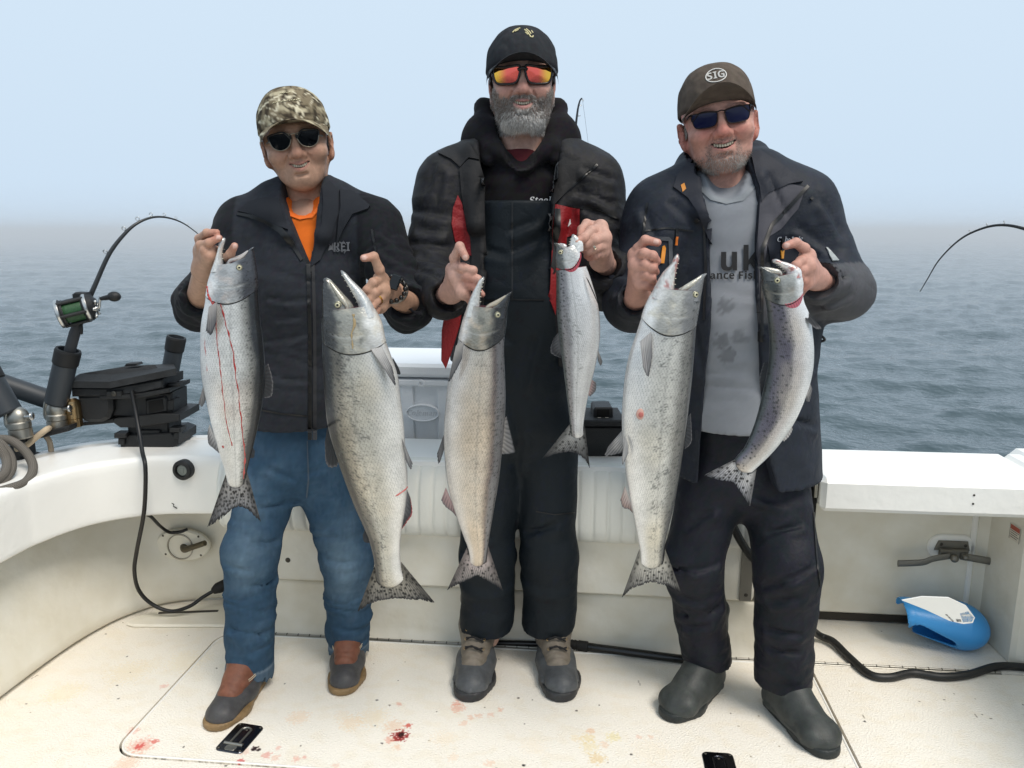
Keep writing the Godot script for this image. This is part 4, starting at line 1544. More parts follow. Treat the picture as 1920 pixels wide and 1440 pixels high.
func _braid_picture() -> ImageTexture:
	var w := 64
	var b := PackedByteArray()
	for y in w:
		for x in w:
			var a := fposmod(x / 8.0 + y / 8.0, 2.0)
			var c := fposmod(x / 8.0 - y / 8.0 + 0.5, 2.0)
			var k := 0.55 + 0.25 * absf(a - 1.0) + 0.25 * absf(c - 1.0)
			if (a < 0.45 and c < 1.0):
				k *= 0.45
			b.append(int(clampf(k, 0, 1) * 255))
	return ImageTexture.create_from_image(Image.create_from_data(w, w, false, Image.FORMAT_L8, b))


func _raised_text(words: String, frame: Transform3D, tall: float, depth: float, m: Material, parent: Node, italic := false, bend = null) -> void:
	var tm := TextMesh.new()
	tm.text = words
	var f := SystemFont.new()
	f.font_names = PackedStringArray(["Droid Serif" if italic else "Droid Sans"])
	f.font_weight = 700
	tm.font = f
	tm.font_size = 32
	tm.pixel_size = tall / 32.0 * 1.35
	tm.depth = depth
	tm.curve_step = 2.0
	var arr := tm.get_mesh_arrays() if tm.get_surface_count() > 0 else []
	if arr.is_empty():
		return
	var g := Geo.new()
	var vs: PackedVector3Array = arr[Mesh.ARRAY_VERTEX]
	var ns: PackedVector3Array = arr[Mesh.ARRAY_NORMAL]
	for i in vs.size():
		var p := vs[i]
		if italic:
			p.x += p.y * 0.25
		if bend != null:
			g.add(bend.call(p), ns[i])
		else:
			g.add(frame * p, (frame.basis * ns[i]).normalized())
	if arr[Mesh.ARRAY_INDEX] != null:
		g.f = arr[Mesh.ARRAY_INDEX]
	else:
		g.f = PackedInt32Array(range(vs.size()))
	part("lettering", g.done(), m, parent)


func make_scoop() -> void:
	# a jug cut open as a bailing scoop, lying on its side
	var z := -2.38
	var t := thing("bailing_scoop", "blue plastic jug cut into a bailing scoop with white label, lying on deck", "scoop", level(1765, 1215, 0.0))
	var f := Field.new()
	f.folds = noise(1.0)
	var base := level(1768, 1214, 0.0)
	var px := 0.00168
	# local: x to the right along the jug, y up, z to the viewer
	var turn := Basis(Vector3.UP, -0.15) * Basis(Vector3.BACK, -0.08)
	var T := Transform3D(turn, base + Vector3(0.0, 0.080, -0.03))
	f.cap(T * Vector3(0.055, -0.004, 0), T * Vector3(-0.11, 0.012, 0.004), 0.095, 0.066, 0.02, 0, 0.0, Vector3.ONE, Vector2(1.05, 0.80), Vector3(0, 0, 1))
	f.cap(T * Vector3(0.055, -0.004, 0), T * Vector3(-0.14, 0.012, 0.004), 0.084, 0.055, 0.01, 1, 0.0, Vector3.ONE, Vector2(1.05, 0.78), Vector3(0, 0, 1))
	f.ell(T * Vector3(-0.215, 0.02, 0.0), Vector3(0.07, 0.12, 0.16), 0.006, 1, turn)
	f.cap(T * Vector3(-0.17, -0.01, 0.11), T * Vector3(-0.128, 0.012, 0.085), 0.03, 0.012, 0.004, 1)
	# hand hole
	f.cap(T * Vector3(-0.085, -0.020, 0.13), T * Vector3(0.005, -0.040, 0.13), 0.028, 0.026, 0.012, 1)
	f.cap(T * Vector3(-0.085, -0.020, 0.06), T * Vector3(0.005, -0.040, 0.06), 0.024, 0.022, 0.012, 1)
	var g := Geo.new()
	net(f, 0.0040, g)
	part("jug", g.done(), paint(Color(0.25, 0.60, 0.86), 0.38), t)
	var lab := drape(f, [[1692, 1126], [1730, 1119], [1780, 1121], [1812, 1136], [1828, 1158], [1824, 1168], [1806, 1170], [1780, 1164], [1735, 1143]], 5.0, 0.0012)
	part("label", lab, paint(Color(0.86, 0.85, 0.82), 0.6), t)
	var rg := RandomNumberGenerator.new()
	rg.seed = 5
	var print := part("torn_print", drape(f, [[1800, 1150], [1815, 1146], [1826, 1158], [1822, 1166], [1806, 1167], [1803, 1160]], 3.0, 0.002), paint(Color(0.35, 0.62, 0.82), 0.6), t)
	part("scratch", drape(f, [[1772, 1152], [1775, 1151], [1789, 1165], [1786, 1166]], 3.0, 0.002), paint(Color(0.12, 0.13, 0.2), 0.6), t)
	part("barcode", drape(f, [[1792, 1160], [1801, 1161], [1803, 1166], [1794, 1166]], 3.0, 0.002), paint(Color(0.3, 0.3, 0.32), 0.6), t)


# A fold in cloth: a valley along a measured line with a roll of cloth beside it.
func fold(f: Field, px: Array, r := 0.007, start := 1.2) -> void:
	var a := []
	for i in px.size():
		var h := on_cloth(f, px[i][0], px[i][1], start, 0.0)
		if h[2]:
			a.append(h)
	for i in a.size() - 1:
		var out: Vector3 = (a[i][1] + a[i + 1][1]).normalized()
		var d: Vector3 = (a[i + 1][0] - a[i][0]).normalized()
		var side := d.cross(out).normalized()
		if side.y > 0.0:
			side = -side
		f.cap(a[i][0] + side * r * 2.2 - out * r * 1.2, a[i + 1][0] + side * r * 2.0 - out * r * 1.2, r * 1.35, r * 1.1, r * 3.0)
		f.cap(a[i][0] + out * r * 0.45, a[i + 1][0] + out * r * 0.55, r * 0.75, r * 0.6, r * 2.6, 1)


# A patch sewn or stuck on a soft body: the measured outline is laid on the surface, with an edge of its own.
func drape(f: Field, px: Array, step: float, lift: float, thick := 0.003, start := 1.2) -> ArrayMesh:
	var poly := PackedVector2Array()
	for i in px.size():
		var a := Vector2(px[i][0], px[i][1])
		var q: Array = px[(i + 1) % px.size()]
		var b := Vector2(q[0], q[1])
		var m := maxi(1, int(round(a.distance_to(b) / step)))
		for k in m:
			poly.append(a.lerp(b, float(k) / m))
	var pts := poly.duplicate()
	var lo := poly[0]
	var hi := poly[0]
	for p in poly:
		lo = lo.min(p)
		hi = hi.max(p)
	var y := lo.y + step * 0.5
	while y < hi.y:
		var x := lo.x + step * 0.5
		while x < hi.x:
			var p := Vector2(x, y)
			if Geometry2D.is_point_in_polygon(p, poly):
				var close := 1e9
				for q in poly:
					close = minf(close, q.distance_squared_to(p))
				if close > step * step * 0.25:
					pts.append(p)
			x += step
		y += step
	var tris := Geometry2D.triangulate_delaunay(pts)
	var g := Geo.new()
	var where := []
	var last := start
	for p in pts:
		var h := on_cloth(f, p.x, p.y, maxf(start, last - 0.25), lift)
		last = EYE.distance_to(h[0]) / ray(p.x, p.y).length() if h[2] else start
		if not h[2]:
			h[0] = EYE + ray(p.x, p.y) * last
		where.append(h)
		g.add(h[0], h[1], Vector2((p.x - lo.x) / (hi.x - lo.x), (p.y - lo.y) / (hi.y - lo.y)))
	for i in range(0, tris.size(), 3):
		var m := (pts[tris[i]] + pts[tris[i + 1]] + pts[tris[i + 2]]) / 3.0
		if Geometry2D.is_point_in_polygon(m, poly):
			g.tri(tris[i], tris[i + 1], tris[i + 2])
	for i in poly.size():
		var j := (i + 1) % poly.size()
		var a: Vector3 = where[i][0]
		var b: Vector3 = where[j][0]
		var na: Vector3 = where[i][1]
		g.flat([a, b, b - where[j][1] * thick, a - na * thick], (a + b) / 2.0 - (b - a).cross(na))
	return g.done()


func on_cloth(f: Field, px: float, py: float, start: float, lift: float) -> Array:
	var d := ray(px, py)
	var l := d.length()
	var t := f.hit(EYE, d / l, start * l)
	if t < 0.0:
		return [EYE + d * (start + 0.4), Vector3.BACK, false]
	var p := EYE + d / l * t
	var e := 0.004
	var v := f.ev(p, f.all)
	var n := Vector3(f.ev(p + Vector3(e, 0, 0), f.all) - v, f.ev(p + Vector3(0, e, 0), f.all) - v, f.ev(p + Vector3(0, 0, e), f.all) - v).normalized()
	if n.dot(d) > 0.0:
		n = -n
	return [p + n * lift, n, true]


# ---------------------------------------------------------------- the salmon
# A fish is measured as stations across its side: [belly or back x, y, other side x, y] in the photograph, from the jaw hinge to the tail root, at its distance z.
class Fish:
	var root: Node3D
	var st: Array
	var z: float
	var belly: float                                           # 1: belly to the right of the picture
	var thick: float
	var a: Array = []
	var b: Array = []

	func sides(s: float) -> Array:
		var m := a.size()
		var k := clampi(int(s), 0, m - 2)
		var t := clampf(s - k, 0.0, 1.0)
		var l: Vector3 = a[k].cubic_interpolate(a[k + 1], a[maxi(k - 1, 0)], a[mini(k + 2, m - 1)], t)
		var r: Vector3 = b[k].cubic_interpolate(b[k + 1], b[maxi(k - 1, 0)], b[mini(k + 2, m - 1)], t)
		return [l, r]

	func skin(s: float, phi: float, grow := 1.0) -> Vector3:   # phi 0 at the belly, half a turn at the back
		var lr := sides(s)
		var mid: Vector3 = (lr[0] + lr[1]) * 0.5
		var half: Vector3 = (lr[1] - lr[0]) * 0.5 * belly
		var y := sin(phi)
		var x := cos(phi)
		return mid + half * (x * grow) + Vector3(0, 0, 1) * (half.length() * thick * grow * y * (1.0 - 0.12 * x * x))

	func spot(p: Vector3) -> Vector2:                          # s and phi of a point of the picture plane, on the near side
		var best := 1e3
		var out := Vector2.ZERO
		for i in 121:
			var s := i / 120.0 * (a.size() - 1)
			var lr := sides(s)
			var d: Vector3 = lr[1] - lr[0]
			var t: float = clampf((p - lr[0]).dot(d) / d.length_squared(), 0.0, 1.0)
			var e: float = (lr[0] + d * t).distance_to(p)
			if e < best:
				best = e
				out = Vector2(s, acos(clampf((t * 2.0 - 1.0) * belly, -1.0, 1.0)))
		return out


var FISH := {}


func fish_materials() -> void:
	var w := 128
	var b := PackedByteArray()
	b.resize(w * w)
	var c := PackedByteArray()
	c.resize(w * w * 3)
	for y in w:
		for x in w:
			var u := x / 32.0
			var v := y / 32.0
			var top := 0.0
			var edge := 0.0
			for row in [0, 1]:
				var vv := fposmod(v * 2.0 + row, 2.0)          # each scale overlaps the next row
				var uu := fposmod(u + 0.5 * (int(floor(v * 2.0 + row)) / 2 % 2) + 0.5 * row, 1.0) - 0.5
				var d := sqrt(uu * uu * 3.4 + pow((vv - 0.2) / 1.35, 2.0))
				if d < 1.0:
					top = maxf(top, 0.35 + 0.5 * (1.0 - vv / 2.0) * 0.0 + vv * 0.3 * (1.0 - d * d * 0.2))
					edge = maxf(edge, smoothstep(1.0, 0.8, d))
			b[y * w + x] = clampi(int(top * 255), 0, 255)
			var k := 0.66 + 0.34 * edge
			for q in 3:
				c[(y * w + x) * 3 + q] = int(k * 255)
	var im := Image.create_from_data(w, w, false, Image.FORMAT_L8, b)
	im.convert(Image.FORMAT_RGBA8)
	im.bump_map_to_normal_map(3.0)
	var scales := tinted(0.32, 0.42, 0.6)
	scales.albedo_texture = ImageTexture.create_from_image(Image.create_from_data(w, w, false, Image.FORMAT_RGB8, c))
	scales.normal_enabled = true
	scales.normal_texture = ImageTexture.create_from_image(im)
	scales.normal_scale = 0.55
	scales.clearcoat_enabled = true
	scales.clearcoat = 0.5
	scales.clearcoat_roughness = 0.15
	FISH.scales = scales
	FISH.head = tinted(0.27, 0.38, 0.6)
	relief(FISH.head, M.fine, 9.0, 0.25)
	FISH.head.clearcoat_enabled = true
	FISH.head.clearcoat = 0.4
	FISH.head.clearcoat_roughness = 0.12
	FISH.fin = tinted(0.55, 0.0, 0.3)
	FISH.flesh = tinted(0.3, 0.0, 0.6)
	FISH.eye_white = paint(Color(0.82, 0.80, 0.68), 0.15, 0.2)
	FISH.eye_rim = paint(Color(0.28, 0.29, 0.27), 0.3, 0.3)
	FISH.pupil = paint(Color(0.02, 0.02, 0.02), 0.08)
	FISH.blood = paint(Color(0.62, 0.21, 0.19), 0.22)
	FISH.thin_blood = paint(Color(0.68, 0.30, 0.28), 0.3)
	FISH.tooth = paint(Color(0.85, 0.83, 0.75), 0.3)
	FISH.spots = noise(1.0, FastNoiseLite.TYPE_CELLULAR, 1, 51)
	FISH.spots.cellular_return_type = FastNoiseLite.RETURN_DISTANCE
	FISH.spots.cellular_jitter = 0.9
	FISH.patch = noise(1.0, FastNoiseLite.TYPE_SIMPLEX_SMOOTH, 3, 52)
	FISH.grit = noise(1.0, FastNoiseLite.TYPE_SIMPLEX, 1, 53)


# look: back, upper side, flank, belly colours (linear), spot size, how far down the spots reach, scuffs
func make_fish(called: String, label: String, z: float, belly: float, stations: Array, gill: Array, upper: Array, lower: Array, look: Dictionary) -> Fish:
	var fs := Fish.new()
	fs.root = thing(called, label, "fish", at((stations[3][0] + stations[3][2]) / 2.0, (stations[3][1] + stations[3][3]) / 2.0, z), "salmon held up by the three anglers")
	fs.st = stations
	fs.z = z
	fs.belly = belly
	fs.thick = look.get("thick", 0.5)
	for q in stations:
		fs.a.append(at(q[0], q[1], z))
		fs.b.append(at(q[2], q[3], z))
	var m: int = stations.size() - 1
	var seed_at := Vector3(z * 40.0, stations[0][0] * 0.1, stations[0][1] * 0.1)
	# body
	var first: float = look.get("body_from", 1.2)
	var n := 230
	var sides := 96
	var rows := []
	var hues := []
	for i in n + 1:
		var s := lerpf(first, m, float(i) / n)
		var ring := PackedVector3Array()
		var hr := PackedColorArray()
		var lr := fs.sides(s)
		var mid: Vector3 = (lr[0] + lr[1]) * 0.5
		var half: Vector3 = (lr[1] - lr[0]) * 0.5 * belly
		var hl := half.length()
		var tail := smoothstep(0.86, 1.0, float(i) / n) * hl * 0.55
		var flat := sqrt(maxf(0.0, 1.0 - pow(smoothstep(0.9, 1.0, float(i) / n), 2.0))) * 0.85 + 0.15
		var ahead := fs.sides(minf(s + 0.05, m))
		var behind := fs.sides(s - 0.1)
		var down: Vector3 = (ahead[0] + ahead[1] - behind[0] - behind[1]).normalized()
		for j in sides:
			var phi := TAU * j / sides
			var x := cos(phi)
			var p := mid + half * x + Vector3(0, 0, hl * fs.thick * flat * sin(phi) * (1.0 - 0.12 * x * x)) + down * (tail * (1.0 - x * x))
			ring.append(p)
			hr.append(fish_hue(-x, float(i) / n, p, look, seed_at))
		rows.append(ring)
		hues.append(hr)
	var g := Geo.new()
	var length: float = (fs.a[0] as Vector3).distance_to(fs.a[m])
	g.grid(rows, true, hues, Vector2(16, length * 36.0))
	g.hue = look.get("gape", Color(0.25, 0.04, 0.05))
	g.fan(rows[0], Vector3.UP)
	g.hue = look.flank
	g.fan(rows[n], Vector3.DOWN)
	part("body", g.done(), FISH.scales, fs.root)
	# head with its gill cover
	rows = []
	hues = []
	n = 50
	sides = 90
	for i in n + 2:
		var ring := PackedVector3Array()
		var hr := PackedColorArray()
		for j in sides:
			var phi := TAU * j / sides
			var h := -cos(phi)
			var stop: float = gill[0] - gill[1] * pow(h - gill[2], 2.0) * (1.0 if h < gill[2] else gill[3])
			var t := minf(float(i) / n, 1.0)
			var s := lerpf(0.0, stop, t)
			var cheek := exp(-pow((t - 0.62) / 0.03, 2.0)) * smoothstep(0.75, 0.3, absf(h - 0.05))      # groove between cheek and gill cover
			var grow := lerpf(0.965, 1.016, smoothstep(0.0, 0.3, t)) - 0.013 * cheek + 0.010 * sin(t * PI) * smoothstep(0.3, 0.6, t)
			if i > n:
				grow = 0.93
			var p := fs.skin(s, phi, grow)
			ring.append(p)
			hr.append(head_hue(h, t, p, look, seed_at, cheek))
		rows.append(ring)
		hues.append(hr)
	g = Geo.new()
	g.grid(rows, true, hues)
	var head := part("head", g.done(), FISH.head, fs.root)
	var slit := PackedVector3Array()
	for i in 41:
		var phi := lerpf(0.45, 2.5, i / 40.0)
		var h := -cos(phi)
		var stop: float = gill[0] - gill[1] * pow(h - gill[2], 2.0) * (1.0 if h < gill[2] else gill[3])
		slit.append(fs.skin(stop + 0.02, phi, 1.012))
	g = Geo.new()
	g.tube(slit, ramp([0.0003, 0.0009, 0.0012, 0.0010, 0.0003], 41), 6)
	part("gill_slit", g.done(), M.gap, head)
	g = Geo.new()
	g.hue = Color(0.10, 0.035, 0.04)
	g.fan(rows[0], Vector3.UP)
	part("mouth", g.done(), FISH.flesh, fs.root)
	# jaws
	for q in [["upper_jaw", upper], ["lower_jaw", lower]]:
		var jr := []
		var jh := []
		var pts: Array = q[1]
		var ins := []
		var outs := []
		for k in pts:
			ins.append(at(k[0], k[1], z))
			outs.append(at(k[2], k[3], z))
		var ic := curve(ins, 7)
		var oc := curve(outs, 7)
		for i in ic.size():
			var ring := PackedVector3Array()
			var hr := PackedColorArray()
			var t := float(i) / (ic.size() - 1)
			var mid := (ic[i] + oc[i]) * 0.5
			var half := (oc[i] - ic[i]) * 0.5
			half = half.normalized() * maxf(half.length(), 0.0105 if q[0] == "upper_jaw" else 0.0068)
			var wide: float = lerpf((fs.sides(0.0)[1] - fs.sides(0.0)[0]).length() * 0.5 * fs.thick * 0.98, 0.0075, pow(t, 0.9))
			var close := 1.0 - pow(maxf(0.0, t - 0.8) / 0.2, 2.2) * 0.92
			for j in 32:
				var phi := TAU * j / 32
				var x := cos(phi)
				var y := sin(phi)
				ring.append(mid + half * x * close + Vector3(0, 0, wide * y * close * (0.8 + 0.2 * x)))
				var c: Color
				if q[0] == "upper_jaw":
					c = look.head_dark.lerp(look.head_pale, smoothstep(0.2, -0.75, x + 0.5 * FISH.patch.get_noise_3dv(ring[j] * 60.0)))
				else:
					c = look.jaw
					c = c.lerp(Color(0.035, 0.035, 0.04), smoothstep(0.35, 0.0, x + 0.75) * 0.0 + smoothstep(-0.75, -0.9, x) * 0.9)
					c = c.lerp(Color(0.06, 0.065, 0.07), smoothstep(0.8, 0.98, t) * 0.8)
					var red: float = look.get("raw", 0.0)
					c = c.lerp(Color(0.45, 0.16, 0.14), red * smoothstep(0.1, 0.35, FISH.patch.get_noise_3dv(ring[j] * 45.0)))
				var gr: float = 1.0 + 0.25 * FISH.grit.get_noise_3dv(ring[j] * 300.0)
				hr.append(Color(c.r * gr, c.g * gr, c.b * gr))
			jr.append(ring)
			jh.append(hr)
		g = Geo.new()
		g.grid(jr, true, jh)
		var jaw := part(q[0], g.done(), FISH.head, fs.root)
		if q[0] == "upper_jaw":                                # the bony plate along the lip
			var bar := PackedVector3Array()
			for i in range(5, int(ic.size() * 0.86)):
				var t := float(i) / (ic.size() - 1)
				var wz: float = lerpf((fs.sides(0.0)[1] - fs.sides(0.0)[0]).length() * 0.5 * fs.thick * 0.98, 0.0075, pow(t, 0.9))
				bar.append(ic[i].lerp(oc[i], 0.16 + 0.05 * t) + Vector3(0, 0, wz * 0.62))
			if bar.size() > 3:
				g = Geo.new()
				g.hue = look.head_pale.lerp(look.warm, 0.4) * 1.15
				g.tube(bar, ramp([0.0035, 0.0065, 0.0058, 0.004, 0.002], bar.size()), 10, Vector2(1.0, 1.0))
				part("lip_plate", g.done(), FISH.head, jaw)
		g = Geo.new()                                          # a row of small teeth
		for i in range(9, ic.size() - 4, 3):
			var dir := (ic[i] - oc[i]).normalized()
			for e in ([0.007, -0.007] if q[0] == "lower_jaw" else []):
				var foot := ic[i] + Vector3(0, 0, e * (1.0 - 0.5 * float(i) / ic.size()))
				g.tube(PackedVector3Array([foot - dir * 0.002, foot + dir * 0.0014]), PackedFloat32Array([0.0009, 0.0003]), 5)
		if g.v.size():
			var tm := part("teeth", g.done(), FISH.tooth, jaw)
			tm.set_meta("kind", "stuff")
	# eye
	var e: Vector2 = fs.spot(at(look.eye[0], look.eye[1], z))
	var er: float = look.eye[2] * 0.82
	var ep := fs.skin(e.x, e.y, 1.04) if e.x > 0.05 else at(look.eye[0], look.eye[1], z + look.get("eye_out", 0.02))
	var out := (ep - fs.skin(e.x, e.y, 0.8)).normalized()
	if e.x <= 0.05:
		out = Vector3(0, 0, 1)
	out = (out + Vector3(0, 0, 1.5)).normalized()
	var ef := along(ep - out * 0.001, ep + out)
	g = Geo.new()
	g.lathe([[er * 1.45, -0.004], [er * 1.38, 0.0006], [er * 1.15, 0.0016], [er * 1.02, 0.001]], ef, 24)
	g.lathe([[er * 1.08, -0.002], [er, 0.0012], [er * 0.8, 0.0026], [er * 0.5, 0.0032]], ef, 24)
	var eye := part("eye", g.done(), FISH.eye_white, fs.root)
	g = Geo.new()
	g.lathe([[er * 1.42, -0.004], [er * 1.36, 0.0008], [er * 1.18, 0.0016], [er * 1.05, 0.0013]], ef, 24)
	part("eyelid", g.done(), FISH.eye_rim, eye)
	g = Geo.new()
	g.lathe([[er * 0.52, 0.002], [er * 0.5, 0.0036], [er * 0.3, 0.0042], [0.0, 0.0044]], ef, 20)
	part("pupil", g.done(), FISH.pupil, eye)
	return fs


func fish_hue(h: float, t: float, p: Vector3, look: Dictionary, o: Vector3) -> Color:      # h -1 belly .. 1 back
	var v: Vector3 = p + o
	var k: float = h + 0.10 * FISH.patch.get_noise_3dv(v * 9.0)
	var c: Color = look.belly.lerp(look.flank, smoothstep(-0.75, -0.1, k))
	c = c.lerp(look.side, smoothstep(look.get("side_at", 0.15), look.get("side_at", 0.15) + 0.4, k))
	c = c.lerp(look.back, smoothstep(look.get("back_at", 0.68) - 0.08, look.get("back_at", 0.68) + 0.12, k))
	c = c.lerp(look.warm, clampf(FISH.patch.get_noise_3dv(v * 5.0) * 0.9 + look.get("warmth", 0.1) + 0.5 * (t - 0.4), 0.0, 0.75) * smoothstep(-0.9, -0.2, h) * smoothstep(0.8, 0.3, h))
	# spots
	var d: float = FISH.spots.get_noise_3dv(v * look.get("spot_scale", 95.0))
	var reach: float = smoothstep(look.get("spots_from", 0.15), look.get("spots_from", 0.15) + 0.5, k)
	c = c.lerp(Color(0.02, 0.022, 0.022), smoothstep(-0.62, -0.8, d) * reach * 0.9)
	# scuffed scales
	var scuff: float = FISH.patch.get_noise_3dv(v * 30.0) + 0.6 * FISH.grit.get_noise_3dv(v * 160.0)
	c = c.lerp(Color(0.10, 0.105, 0.10), smoothstep(0.52, 0.7, scuff) * look.get("scuffs", 0.5) * smoothstep(-0.5, 0.0, h))
	# lateral line
	c = c.lerp(Color(0.16, 0.16, 0.15), 0.4 * exp(-pow((h - 0.12) / 0.018, 2.0)))
	# specks on single scales
	var speck: float = FISH.grit.get_noise_3dv(v * 230.0) + 0.5 * FISH.patch.get_noise_3dv(v * 24.0)
	c = c.lerp(Color(0.07, 0.07, 0.062), smoothstep(0.5, 0.75, speck) * look.get("specks", 0.3) * smoothstep(-0.55, 0.25, h))
	var gr: float = 1.0 + 0.15 * FISH.grit.get_noise_3dv(v * 420.0) + 0.16 * FISH.patch.get_noise_3dv(v * 14.0)
	return Color(c.r * gr, c.g * gr, c.b * gr)


func head_hue(h: float, t: float, p: Vector3, look: Dictionary, o: Vector3, cheek: float) -> Color:
	var v: Vector3 = p + o
	var k: float = h + 0.22 * FISH.patch.get_noise_3dv(v * 22.0)
	var c: Color = look.belly.lerp(look.head_pale, smoothstep(-0.8, -0.35, k))
	c = c.lerp(look.head_dark, smoothstep(look.get("crown", 0.12), look.get("crown", 0.12) + 0.42, k))
	c = c.lerp(look.warm, clampf(FISH.patch.get_noise_3dv(v * 30.0), 0.0, 0.6) * smoothstep(0.5, 0.0, h))
	c = c.lerp(Color(0.09, 0.09, 0.08), smoothstep(0.22, 0.42, FISH.patch.get_noise_3dv(v * 38.0)) * look.get("blotch", 0.35) * smoothstep(-0.6, -0.2, h))
	c = c.lerp(Color(0.66, 0.65, 0.60), cheek * 0.3)
	c = c * (1.0 + 0.35 * FISH.patch.get_noise_3dv(v * 16.0))
	var d: float = FISH.spots.get_noise_3dv(v * 110.0)
	c = c.lerp(Color(0.02, 0.022, 0.022), smoothstep(-0.7, -0.85, d) * smoothstep(0.1, 0.6, h))
	var gr: float = 1.0 + 0.16 * FISH.grit.get_noise_3dv(v * 350.0)
	return Color(c.r * gr, c.g * gr, c.b * gr)


# A fin spans from its root line to its tip line (pixels with a step towards the viewer), with rays that stand out.
func fin(fs: Fish, called: String, root: Array, tip: Array, rays: int, colors: Array, spotty := 0.0, ragged := 0.006, puff := 0.0) -> void:
	var a := []
	var b := []
	for q in root:
		a.append(at(q[0], q[1], fs.z + (q[2] if q.size() > 2 else 0.0)))
	for q in tip:
		b.append(at(q[0], q[1], fs.z + (q[2] if q.size() > 2 else 0.0)))
	var nu := rays * 5
	var nv := 26 if spotty > 0.0 else 14
	var ac := _even(curve(a, 12), nu + 1)
	var bc := _even(curve(b, 12), nu + 1)
	var rows := []
	var hues := []
	for i in nv + 1:
		var v := float(i) / nv
		var front := PackedVector3Array()
		var back := PackedVector3Array()
		var hf := PackedColorArray()
		for j in nu + 1:
			var u := float(j) / nu
			var tear: float = 1.0 - ragged / 0.05 * maxf(0.0, FISH.grit.get_noise_2d(j * 0.31 + root[0][0], 3.0)) * 0.6
			var p := ac[j].lerp(bc[j], v * tear)
			var ray := cos(u * rays * TAU)
			p.z += puff * sin(v * PI)
			var th := (0.0012 + 0.0007 * ray) * (1.0 - 0.6 * v)
			front.append(p + Vector3(0, 0, th))
			back.append(p - Vector3(0, 0, th))
			var c: Color = colors[0].lerp(colors[1], smoothstep(0.0, 1.0, v + 0.25 * FISH.patch.get_noise_3dv(p * 25.0)))
			c = c.lerp(colors[2], smoothstep(0.82, 1.0, v))
			if spotty > 0.0:                                   # tails darken in patches towards their edges
				c = c * lerpf(0.95, 0.42, clampf(smoothstep(0.25, 0.0, minf(u, 1.0 - u)) + 0.5 * FISH.patch.get_noise_3dv(p * 18.0) + 0.15, 0.0, 1.0))
			c = c.lerp(Color(0.03, 0.03, 0.032), clampf(-ray, 0.0, 1.0) * 0.55 * smoothstep(0.1, 0.4, v))
			if spotty > 0.0:
				var d: float = FISH.spots.get_noise_3dv(p * 120.0)
				c = c.lerp(Color(0.012, 0.012, 0.012), smoothstep(-0.5, -0.75, d) * spotty)
			hf.append(c)
		var hb := hf.duplicate()
		back.reverse()
		hb.reverse()
		front.append_array(back)
		hf.append_array(hb)
		rows.append(front)
		hues.append(hf)
	var g := Geo.new()
	g.grid(rows, true, hues)
	part(called, g.done(), FISH.fin, fs.root)


func _even(p: PackedVector3Array, count: int) -> PackedVector3Array:
	var c := Curve3D.new()
	for q in p:
		c.add_point(q)
	var out := PackedVector3Array()
	var l := c.get_baked_length()
	for i in count:
		out.append(c.sample_baked(l * i / (count - 1)))
	return out


# A streak of blood or slime that lies on the near side.
func smear(fs: Fish, called: String, path: Array, r: float, m: Material) -> void:
	var pts := []
	for q in path:
		var e := fs.spot(at(q[0], q[1], fs.z))
		pts.append(fs.skin(e.x, e.y, 1.0 if e.x > 3.0 else 1.045) + Vector3(0, 0, 0.0004))
	var line := curve(pts, 10)
	var rad := PackedFloat32Array()
	for i in line.size():
		rad.append(r * (0.25 + 1.3 * absf(FISH.patch.get_noise_3dv(line[i] * 28.0)) + 0.12 * sin(i * 1.3)))
		line[i].x += 0.0035 * FISH.patch.get_noise_3dv(line[i] * 18.0)
	var g := Geo.new()
	g.tube(line, rad, 8, Vector2(1.0, 0.35), true, Vector3(1, 0, 0))
	part(called, g.done(), m, fs.root)


